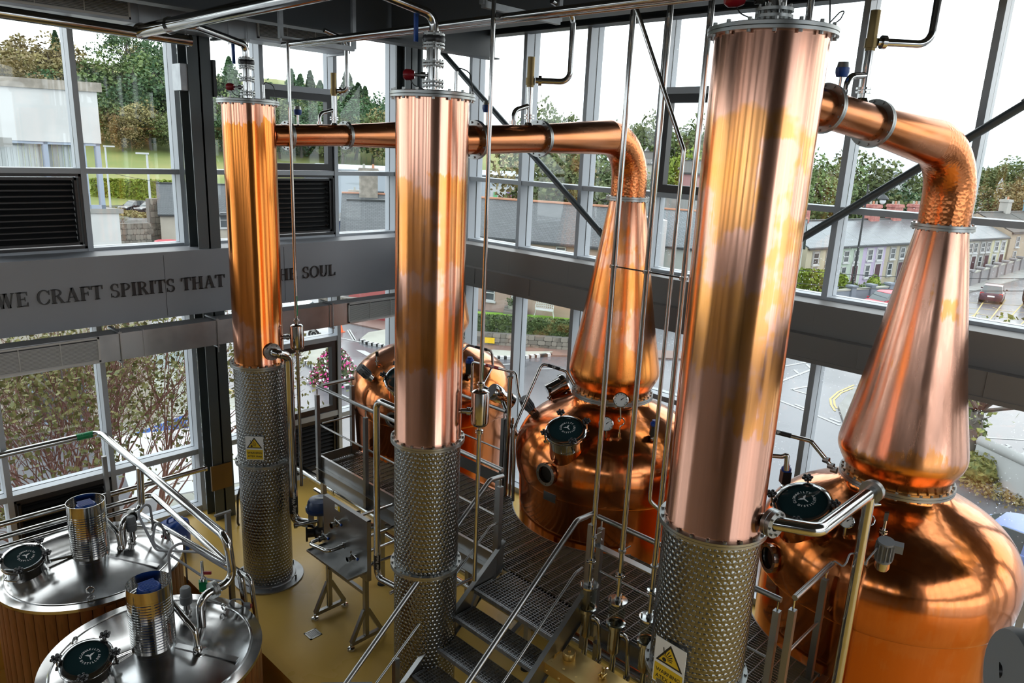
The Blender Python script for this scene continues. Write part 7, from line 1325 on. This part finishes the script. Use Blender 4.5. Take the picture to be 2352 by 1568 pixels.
# ------------------------------------------------------------------ roofs in the middle
def roof_house(label, pe0, pe1, d, deep, pyr, pxr, wall, roof, h=3.6, **kw):
    """house placed by its eaves line and ridge pixel"""
    A, B = far(*pe0, d), far(*pe1, d*kw.pop('k', 1.0)); e_ = (B-A); e_.z = 0; z = min(A.z, B.z)-h; nrm = Vector((-e_.y, e_.x, 0)).normalized(); nrm = nrm if nrm.dot(-A) > 0 else -nrm; R = far(pxr, pyr, hypot(A.x, A.y)+deep/2)
    return house('house', label, (A.x, A.y), e_, e_.length, deep, A.z-G, R.z-A.z, wall, roof, z=G, **kw)
roof_house('slate-roofed house with rendered chimney behind the duct', (786, 532), (960, 533), 60, 8, 448, 880, wcol((.60, .60, .58)), 'slate', ridge='terracotta', chims=((2.0, 4, 1.5, 1.0, 2.6, 'chimney_render', 2), ))
A = far(762, 520, 76); house('gabled_house', 'dark blue gabled house with white bargeboards and chimney', (A.x, A.y), Vector((.82, -.57, 0)), 4.4, 7, far(780, 505, 76).z-G-.6, 2.0, wcol((.045, .085, .20)), 'slate', [(1.6, 2.8, 3.2, 4.4)], gable_front=True, chims=((2.2, 5.0, 1.2, .8, 2.4, 'chimney_render', 1),))
A, B = far(700, 452, 118), far(1260, 462, 118); e_ = B-A; t, L_ = house('warehouse', 'long pale metal warehouse with flat roof beyond the slate roofs', (A.x, A.y), e_, (Vector((e_.x, e_.y, 0))).length, 26, far(850, 392, 118).z-G, .35, 'cladding', 'cladding', ridge=False, cat='warehouse')
Wd = Vector((e_.x, e_.y, 0)).length; ex_ = Vector((e_.x, e_.y, 0)).normalized()
def on_face(px, py, off=.12): d_ = ray(px, py); a = A; n2 = Vector((-ex_.y, ex_.x, 0)); n2 = n2 if n2.dot(-A) > 0 else -n2; s = (a+n2*off-EYE).dot(n2)/d_.dot(n2); return EYE+d_*s, n2
for (x0, y0, x1, y1, mm, nm) in ((800, 440, 818, 452, 'window_dark', 'window'), (850, 440, 882, 452, 'window_dark', 'window'), (818, 436, 824, 455, 'white_paint', 'panel'), (1125, 432, 1213, 465, 'white_paint', 'signboard'), (1133, 441, 1142, 457, 'poster_green', 'poster'), (1164, 436, 1186, 461, 'poster_mix', 'poster')):
    q0, n2 = on_face(x0, y1, .14 if nm != 'poster' else .3); q1, _ = on_face(x1, y0, .14 if nm != 'poster' else .3); m = MB(); m.prism([q0, Vector((q1.x, q1.y, q0.z)), q1, Vector((q0.x, q0.y, q1.z))], n2*.08); m.build(nm, mm, t, ang=0)
# houses seen past the middle still's neck
A = far(1540, 566, 60); e_ = Vector((.35, -.94, 0)); house('house', 'pale green house with slate roof behind the riser pipes', (A.x-1.5*.35, A.y+1.5*.94), e_, 11, 7, far(1560, 566, 60).z-G, far(1590, 486, 63.5).z-far(1560, 566, 60).z, wcol((.66, .70, .64)), 'slate_wet', [(3.4, 4.6, far(1570, 618, 60).z-G, far(1570, 578, 60).z-G), (7.5, 8.6, 1.8, 3.6)], ridge='terracotta')
def gable_px(label, px0, px1, pyb, pye, pyr, d, wall, roof='tile_brown', wins=(), gf=True, deep=7):
    A, B = far(px0, pye, d), far(px1, pye, d); e_ = B-A; e_.z = 0; R = far((px0+px1)/2, pyr, d); house('house', label, (A.x, A.y), e_, e_.length, deep, A.z-G, R.z-A.z, wall, roof, wins, gable_front=gf)
gable_px('grey gabled house end beside the copper bend', 1470, 1500, 430, 365, 337, 128, wcol((.52, .52, .50))); gable_px('cream house with brown roof between the gables', 1472, 1508, 430, 374, 350, 116, wcol((.62, .58, .50)), 'tile_brown', [(.9, 1.7, 3.6, 4.8)], False); gable_px('second grey gabled house end left of the black window', 1500, 1532, 430, 372, 346, 105, wcol((.50, .50, .49)))
gable_px('grey gable seen inside the black window', 1560, 1600, 450, 385, 358, 118, wcol((.55, .55, .53))); gable_px('pink house with two white windows inside the black window', 1568, 1640, 450, 396, 372, 100, wcol((.58, .30, .29)), 'tile_brown', [(.6, 1.4, 3.2, 4.6), (3.1, 3.9, 3.2, 4.6)], False)
m = MB(); q = far(1497, 440, 95); m.obox(q-Vector((0, 0, 2)), Vector((.69, -.72, 0))*8, Vector((.72, .69, 0))*.2, Vector((0, 0, 2.2))); tag(m.build('boundary_wall', 'pavement', None, (q.x, q.y, G), ang=0), 'grey boundary wall below the gabled houses', 'wall'); m = MB(); q = far(1490, 500, 60); m.obox(Vector((q.x, q.y, (q.z+G)/2)), Vector((.69, -.72, 0))*1.1, Vector((.72, .69, 0))*2, Vector((0, 0, (q.z-G)/2))); tag(m.build('shed', 'white_paint', None, (q.x, q.y, G), ang=0), 'small white shed behind the swan neck', 'shed')
gable_px('dark roofed outbuilding behind the pink cottage', 1360, 1440, 560, 490, 470, 84, wcol((.5, .5, .5)), 'slate', (), False); gable_px('low white building with grey roof by the copper neck', 1350, 1420, 590, 540, 512, 70, wcol((.68, .68, .66)), 'slate', (), False)
# ------------------------------------------------------------------ terrace of coloured houses
T0 = gp(1975, 655); td = Vector((.975, -.222, 0)); zE = vz(1975, 561, T0)-G; HR = 1.75
def trow(s0, w, col, lb, wins=2, doors=1, chim='brick_red', roof='slate_wet', dz=0., sur=None, dcol=(.10, .04, .05), h=None):
    P = T0+td*s0; h = h or zE+dz; k = h/3.9; ww = [(w*.20, w*.20+.8, 2.35*k, 3.45*k), (w*.62, w*.62+.8, 2.35*k, 3.45*k), (w*.18, w*.18+.75, .7*k, 1.95*k)]; dm = wcol(dcol)
    return house('terraced_house', lb, (P.x, P.y), td, w, 8, h, HR, wcol(col), roof, ww, [(w*.62, w*.62+.85, 1.95*k, dm)], ((w-.6, 4, 1.5 if chim == 'brick_red' else 1.1, .9, 2.0, chim, 3 if chim == 'brick_red' else 2),) if int(s0*3) % 2 or chim != 'brick_red' else (), grp='terrace of coloured houses', surround=sur, side=-.01)
def s_of(px, py=640):
    d_ = ray(px, py); n2 = Vector((-td.y, td.x, 0)); k = (T0-EYE).dot(n2)/d_.dot(n2); return (EYE+d_*k-T0).dot(td)
ed = [(1845, 1918), (1918, 1973), (1973, 2024), (2024, 2076), (2076, 2125), (2125, 2170), (2170, 2205), (2205, 2232), (2232, 2262), (2262, 2297)]
cols = [((.70, .63, .46), 'cream terraced house at the near end of the row', 'pavement'), ((.62, .73, .60), 'mint green terraced house behind the street lamp', None), ((.66, .56, .76), 'lavender terraced house with white window surrounds', 'white_paint'), ((.58, .52, .38), 'khaki terraced house with grey window surrounds', 'pavement'), ((.74, .38, .28), 'coral terraced house touching the copper neck', None), ((.72, .70, .66), 'off-white terraced house hidden by the copper neck', None), ((.40, .52, .64), 'blue terraced house hidden by the copper neck', None), ((.62, .60, .52), 'stone coloured terraced house right of the copper neck', None), ((.50, .47, .43), 'grey-brown terraced house right of the copper neck', 'pavement'), ((.76, .73, .48), 'pale yellow terraced house with white window frames', 'white_paint')]
for (a, b), (c, lb, su) in zip(ed, cols): s0, s1 = s_of(a), s_of(b); trow(s0, s1-s0, c, lb, sur=su)
s0 = s_of(2297)+.5
for i, (w, c, lb, chm) in enumerate(((7, (.58, .48, .36), 'tan house with a porch beyond the yellow one', wcol((.62, .60, .55))), (6, (.18, .42, .55), 'bright blue house at the picture edge', wcol((.22, .45, .58))), (6, (.66, .60, .50), 'cream house beyond the bright blue one', wcol((.72, .62, .52))), (6, (.55, .20, .18), 'red house at the far end of the row', wcol((.55, .17, .16))))): trow(s0, w, c, lb, chim=chm, roof='tile_brown', h=zE+.5); s0 += w+.15
for i, (px0, px1, pye, pyr, d) in enumerate(((2040, 2072, 408, 398, 245), (2062, 2100, 416, 404, 215), (2242, 2262, 442, 432, 190), (2262, 2282, 444, 433, 190), (2010, 2040, 400, 388, 260), (2290, 2308, 428, 408, 240))): gable_px(('white bungalow far behind the slanting brace', 'white bungalow row end behind the brace', 'small white gable above the chimneys', 'second small white gable above the chimneys', 'far pale house on the wooded slope', 'steep white gable among far trees')[i], px0, px1, pye+20, pye, pyr, d, wcol((.72, .73, .72)), 'slate', (), i in (2, 3, 5))
# garden walls, gardens and pillars in front of the row
def garden_wall(label, p0, p1, h=1.0, n=4, col=(.30, .34, .40)):
    a, b = gp(*p0), gp(*p1); d = (b-a).normalized(); q = Vector((-d.y, d.x, 0)); L = (b-a).length; t = thing('garden_wall', label, 'wall', a); cm = wcol(col)
    for k in range(n):
        m = MB(); s0, s1 = L*k/n+.5, L*(k+1)/n-.1; m.obox(a+d*(s0+s1)/2+Vector((0, 0, h*.42)), d*(s1-s0)/2, q*.12, Vector((0, 0, h*.42))); w = m.build('wall_panel', cm, t, ang=0); m = MB(); m.obox(a+d*(s0+s1)/2+Vector((0, 0, h*.87)), d*(s1-s0)/2, q*.18, Vector((0, 0, h*.04))); m.build('coping', 'concrete_pale', w, ang=0)
        c = a+d*(L*k/n+.2); m = MB(); m.obox(c+Vector((0, 0, h*.5)), d*.26, q*.26, Vector((0, 0, h*.5))); m.obox(c+Vector((0, 0, h*1.03)), d*.34, q*.34, Vector((0, 0, h*.05))); m.build('pillar', cm, t, ang=0)
garden_wall('blue-grey garden wall with capped pillars behind the red car', (1900, 706), (2075, 690), 1.5, 4); garden_wall('long grey garden wall with pillars up the street', (2222, 658), (2352, 617), 1.5, 7, (.34, .33, .34)); 
a, b = gp(1800, 680), gp(1925, 688); hedge('bright green bushes in front of the cream terraced house', a, b, G, 2.0, 3.0, 'leaf_lime', 2400, .35, 21, 'bush')
bush('round clipped bush by the lavender door', gp(2004, 668), .65, 1.4, 'leaf_lime', 500, .2); 
for i, (px, py) in enumerate(((1955, 675), (1985, 678), (2015, 680), (2040, 676))): bush(('flowering garden shrub by the street lamp', 'flowering garden shrub under the lavender window', 'flowering garden shrub by the clipped bush', 'flowering garden shrub under the khaki house')[i], gp(px, py), 1.0, 1.0, 'leaf_oak', 350, .25, grp='garden shrubs of the terrace', seed=i+9)
m = MB(); p = gp(1952, 692); zt = vz(1986, 422, p); m.cyl(p, (p.x, p.y, zt), .10, .06, 10); t = tag(m.build('street_lamp', 'lamp_black', None, p), 'tall black street lamp with hanging lantern before the terrace', 'street lamp'); d = Vector((.3, -.95, 0)); q = Vector((p.x, p.y, zt-.6)); m = MB(); m.cyl(q, q+d*1.3, .04); m.lathe([(.02, 0), (.25, -.15), (.42, -.35), (.40, -.42)], 16, q+d*1.2-Vector((0, 0, .1)), cap=False); m.build('bracket', 'lamp_black', t); m = MB(); m.ball(q+d*1.2-Vector((0, 0, .62)), .24, 12, 8, (1, 1, 1.1)); m.build('lantern', 'lamp_clear', t)
for i, (p0, p1, d) in enumerate((((1600, 590), (2352, 640), 40), ((1600, 622), (2352, 668), 40), ((160, 372), (480, 430), 70))): a, b = far(*p0, d), far(*p1, d); m = MB(); m.tube([a.lerp(b, k/12)-Vector((0, 0, .35*sin(pi*k/12))) for k in range(13)], .018, 5); tag(m.build('overhead_cable', 'lamp_black', None, a), ('upper overhead cable crossing in front of the terrace', 'lower overhead cable crossing in front of the terrace', 'overhead cable above the car park')[i], 'cable', 'overhead cables')
# ------------------------------------------------------------------ vehicles
def make_car(name, label, P, yaw, paint, L=4.2, Wd=1.74, H=1.46, cat='car', van=False, grp=None):
    """car: lofted body, glass cabin, roof, wheels, lights"""
    t = thing(name, label, cat, P, yaw, grp); hw = Wd/2
    st = [(-.5, .35, .72, .80), (-.49, .25, .86, .93), (-.40, .20, .93, 1.0), (-.15, .20, .93, 1.0), (.18, .20, .90, 1.0), (.36, .20, .80, .98), (.46, .22, .70, .90), (.5, .35, .58, .78)]
    def ring(x, z0, z1, w): return [(x*L, -hw*w*.94, z0), (x*L, hw*w*.94, z0), (x*L, hw*w, z0+(z1-z0)*.5), (x*L, hw*w*.95, z1-.03), (x*L, hw*w*.82, z1), (x*L, -hw*w*.82, z1), (x*L, -hw*w*.95, z1-.03), (x*L, -hw*w, z0+(z1-z0)*.5)]
    m = MB(); m.rings([ring(x, z0, z1*(1.15 if van else 1), w) for x, z0, z1, w in st]); a = m.build('body', paint, None); a.parent = t
    cab = [(-.47, .86, .80), (-.36, H-.06, .74), (-.22, H, .76), (.02, H-.01, .75), (.10, H-.10, .74), (.26, .86, .80)] if not van else [(-.49, .98, .94), (-.485, H-.1, .88), (-.40, H, .88), (.10, H, .86), (.18, H-.10, .84), (.33, 1.0, .88)]
    def cring(x, zt, w): zb = .84 if not van else .95; return [(x*L, -hw*.90, zb), (x*L, hw*.90, zb), (x*L, hw*w, max(zt, zb+.01)), (x*L, -hw*w, max(zt, zb+.01))]
    m = MB(); m.rings([cring(*c) for c in cab]); a = m.build('cabin_glass', paint if van else 'car_glass', None, ang=30); a.parent = t
    m = MB(); r = [c for c in cab if c[1] > H-.2]; m.rings([[(x*L, -hw*w*1.01, z-.05), (x*L, hw*w*1.01, z-.05), (x*L, hw*w*.9, z+.02), (x*L, -hw*w*.9, z+.02)] for x, z, w in r]); a = m.build('roof', paint, None, ang=30); a.parent = t
    if not van:
        for s in (-1, 1):
            for xx in (-.13,): m = MB(); m.prism([(xx*L, s*hw*.905, .84), (xx*L+.10, s*hw*.905, .84), (xx*L+.08, s*hw*.775, H-.03), (xx*L, s*hw*.775, H-.03)], (0, s*.012, 0)); a = m.build('door_pillar', paint, None, ang=0); a.parent = t
            m = MB(); m.obox(Vector((.2*L, s*hw*1.05, .92)), (.06, 0, 0), (0, .08, 0), (0, 0, .05)); a = m.build('mirror', paint, None); a.parent = t
    else: m = MB(); m.prism([(.345*L, -hw*.8, 1.02), (.345*L, hw*.8, 1.02), (.20*L, hw*.75, H-.14), (.20*L, -hw*.75, H-.14)], (.01, 0, .01)); a = m.build('windscreen', 'car_glass', None, ang=0); a.parent = t
    for sx in (-.31, .31):
        for s in (-1, 1): m = MB(); m.lathe([(.0, -.1), (.31, -.1), (.33, -.06), (.33, .06), (.31, .1), (.2, .1)], 20, (sx*L, s*hw*.88, .33), axis=(0, s, 0)); w = m.build('wheel', 'tyre', None); w.parent = t; m = MB(); m.lathe([(.2, .085), (.19, .105), (.06, .09), (0, .11)], 14, (sx*L, s*hw*.88, .33), axis=(0, s, 0)); h = m.build('hub', 'alloy', None); h.parent = w
    for s in (-1, 1):
        m = MB(); m.obox(Vector((-.475*L, s*hw*.78, .78)), (.06, 0, 0), (0, .13, 0), (0, 0, .11)); a = m.build('tail_lamp', 'lamp_red', None); a.parent = t; m = MB(); m.obox(Vector((.455*L, s*hw*.68, .66*(1.15 if van else 1))), (.09, 0, .02), (0, .17, 0), (0, 0, .07)); a = m.build('headlamp', 'lamp_clear', None); a.parent = t
    m = MB(); m.obox(Vector((-.5*L, 0, .62)), (.02, 0, 0), (0, .26, 0), (0, 0, .06)); a = m.build('number_plate', 'plate_white', None, ang=0); a.parent = t; m = MB(); m.obox(Vector((.5*L, 0, .48)), (.02, 0, 0), (0, .5, 0), (0, 0, .1)); a = m.build('grille', 'tyre', None, ang=0); a.parent = t
    return t
mat('paint_maroon', (.07, .03, .045), .2, .4, .7); mat('paint_black', (.02, .021, .026), .15, .3, .8); mat('paint_white', (.75, .77, .78), .25); mat('paint_red', (.45, .03, .05), .25); mat('paint_silver', (.36, .38, .42), .25, .5); mat('paint_tractor', (.03, .12, .40), .35)
make_car('car', 'dark maroon hatchback driving away past the box junction', gp(2277, 690)+Vector((0, 0, 0)), radians(8), 'paint_maroon', 4.0, 1.75, 1.48)
make_car('car', 'red car parked behind the large copper neck', gp(2030, 712), radians(160), 'paint_red', 4.1, 1.75, 1.5)
make_car('car', 'black hatchback first in the car park row', gp(308, 485), radians(205), 'paint_black', 4.2, 1.8, 1.5, grp='cars in the car park'); make_car('car', 'dark grey car second in the car park row', gp(345, 488), radians(200), 'paint_black', 4.2, 1.8, 1.45, grp='cars in the car park'); make_car('car', 'silver car third in the car park row', gp(366, 484), radians(200), 'paint_silver', 4.3, 1.8, 1.5, grp='cars in the car park'); make_car('car', 'silver car half hidden by the cream cottage', gp(384, 497), radians(200), 'paint_silver', 4.2, 1.8, 1.45, grp='cars in the car park')
cc = onz(366, 552, G+1.45); make_car('car', 'red car at the stone wall beside the cream cottage', (cc.x, cc.y, G), radians(160), 'paint_red', 4.1, 1.75, 1.45)
make_car('van', 'white van on the road beyond the slim column', gp(672, 768)+Vector((0, 0, .0)), radians(-48), 'paint_white', 4.9, 1.95, 1.95, 'van', True)
ra, rb = onz(2215, 1165, G+1.3), onz(2352, 1215, G+1.3); hd = atan2(rb.y-ra.y, rb.x-ra.x); cc = onz(2335, 1196, G+1.45); hd += pi
make_car('car', 'blue car parked beside the big copper dome', (cc.x, cc.y, G), hd, 'car_paint_blue', 4.3, 1.78, 1.45)
p = gp(640, 800); t = thing('traffic_cone', 'orange traffic cone by the road markings', 'cone', gp(782, 762)); q = gp(782, 762); m = MB(); m.lathe([(.16, .04), (.03, .7), (0, .7)], 14, q); m.build('cone', 'orange_cone', t); m = MB(); m.box((q.x-.2, q.y-.2, q.z), (q.x+.2, q.y+.2, q.z+.04)); m.build('base', 'orange_cone', t, ang=0)
q = gp(2358, 698); t = thing('tractor', 'blue tractor entering at the picture edge', 'tractor', q); m = MB(); m.obox(q+Vector((1.0, -.8, 1.25)), Vector((1.3, .2, 0)), Vector((-.05, .4, 0)), Vector((0, 0, .38))); m.build('bonnet', 'paint_tractor', t); m = MB(); m.obox(q+Vector((-.5, -1.1, 2.0)), Vector((.7, .1, 0)), Vector((-.1, .7, 0)), Vector((0, 0, .75))); m.build('cab', 'car_glass', t)
for k, (dx, dy, r) in enumerate(((0, 0, .95), (0, -1.9, .95), (2.0, .2, .6), (2.0, -1.4, .6))): m = MB(); m.lathe([(r*.5, -.22), (r*.9, -.22), (r, -.12), (r, .12), (r*.9, .22), (r*.5, .22)], 22, q+Vector((dx, dy, r)), axis=(.1, 1, 0)); [m.obox(q+Vector((dx+cos(a)*r, dy, r+sin(a)*r)), (cos(a)*.05, 0, sin(a)*.05), (0, .2, 0), (-sin(a)*.04, 0, cos(a)*.04)) for a in [i*pi/9 for i in range(18)]]; m.build('wheel', 'tyre', t)
# red building and bits beyond the island
A = far(801, 688, 53); B = far(912, 672, 53); e_ = B-A; e_.z = 0; house('house', 'red rendered house with white sill seen under the band', (A.x, A.y), e_, e_.length+8, 7, 4.6, 2, wcol((.62, .17, .16)), 'slate', [(3.2, 4.6, 1.3, 2.6)]); a, b = gp(735, 715), gp(905, 730); t = thing('garden_wall', 'old rubble wall between the white van and the red house', 'wall', a); stones(t, a, b, 1.1, .4, 3, 31); m = MB(); q = gp(880, 738); m.obox(q+Vector((0, 0, .6)), (b-a).normalized()*1.2, Vector((.1, .1, 0)), Vector((0, 0, .6))); tag(m.build('garden_gate', wcol((.4, .05, .06)), None, q, ang=0), 'red garden gate in the old wall', 'gate')
# ------------------------------------------------------------------ near right corner: tree, rendered wall
p = gp(2212, 1075); t = thing('street_tree', 'leaning tree with sparse yellowing leaves beside the large still', 'tree', p); rnd = random.Random(21); m = MB(); top = far(2246, 945, hypot(p.x, p.y)); m.tube([p, p.lerp(top, .5)+Vector((0, -.1, 0)), top], [.34, .26, .2], 10, False); tips = []
for k in range(7): v = Vector((rnd.gauss(-.2, .6), rnd.gauss(-.5, .7), .35+rnd.random()*.5)).normalized(); tips += branches(m, top, v, 1.3+rnd.random(), .09, 3, rnd, .5)
m.build('trunk', 'bark', t); o = link('leaves', leaf_mesh('leaves', [q-p+Vector((rnd.gauss(0, .28), rnd.gauss(0, .28), rnd.gauss(-.15, .22))) for q in tips for _ in range(7)], .2, 'leaf_birch', 6), t); o['kind'] = 'stuff'
bush('green ivy clump at the leaning tree', gp(2205, 1035), .8, 2.6, 'leaf_oak', 700, .2, seed=14); bush('reddish shrub at the end of the white wall', gp(2245, 1100), .8, 1.0, 'leaf_birch', 420, .2, seed=15)
a, b = gp(2236, 1085), gp(2380, 1160); d = (b-a).normalized(); q = Vector((-d.y, d.x, 0)); t = thing('rendered_wall', 'white roughcast wall with rounded coping by the parking bay', 'wall', a); m = MB(); m.obox((a+b)/2+Vector((0, 0, .62)), d*(b-a).length/2, q*.14, Vector((0, 0, .62))); m.build('wall', wcol((.74, .76, .76)), t, ang=0); m = MB(); m.cyl(a+Vector((0, 0, 1.26)), b+Vector((0, 0, 1.26)), .19, n=12); m.build('coping', wcol((.60, .61, .60)), t)
rnd = random.Random(3); m = MB(); a, b = gp(2215, 1105), gp(2352, 1170); m_ = leaf_mesh('fallen_leaves', [a.lerp(b, rnd.random())+Vector((rnd.gauss(0, .35), rnd.gauss(0, .35), .12))-a for _ in range(420)], .13, 'leaf_brown', 3); o = link('fallen_leaves', m_, None, a); tag(o, 'fallen leaves along the foot of the white wall', 'leaves', None, 'stuff')
# storey below the still house
m = MB()
for lo, hi in (((-6.2, YW-.1, G), (XW+.12, YW+.12, -.25)), ((XW-.1, -6.2, G), (XW+.12, YW-.1, -.25)), ((-6.2, -6.2, G), (-6, YW-.1, -.25)), ((-6, -6.2, G), (XW-.1, -6, -.25))): m.box(lo, hi)
struct(m.build('wall_base', 'beige_render', ang=0), 'storey below the still house')
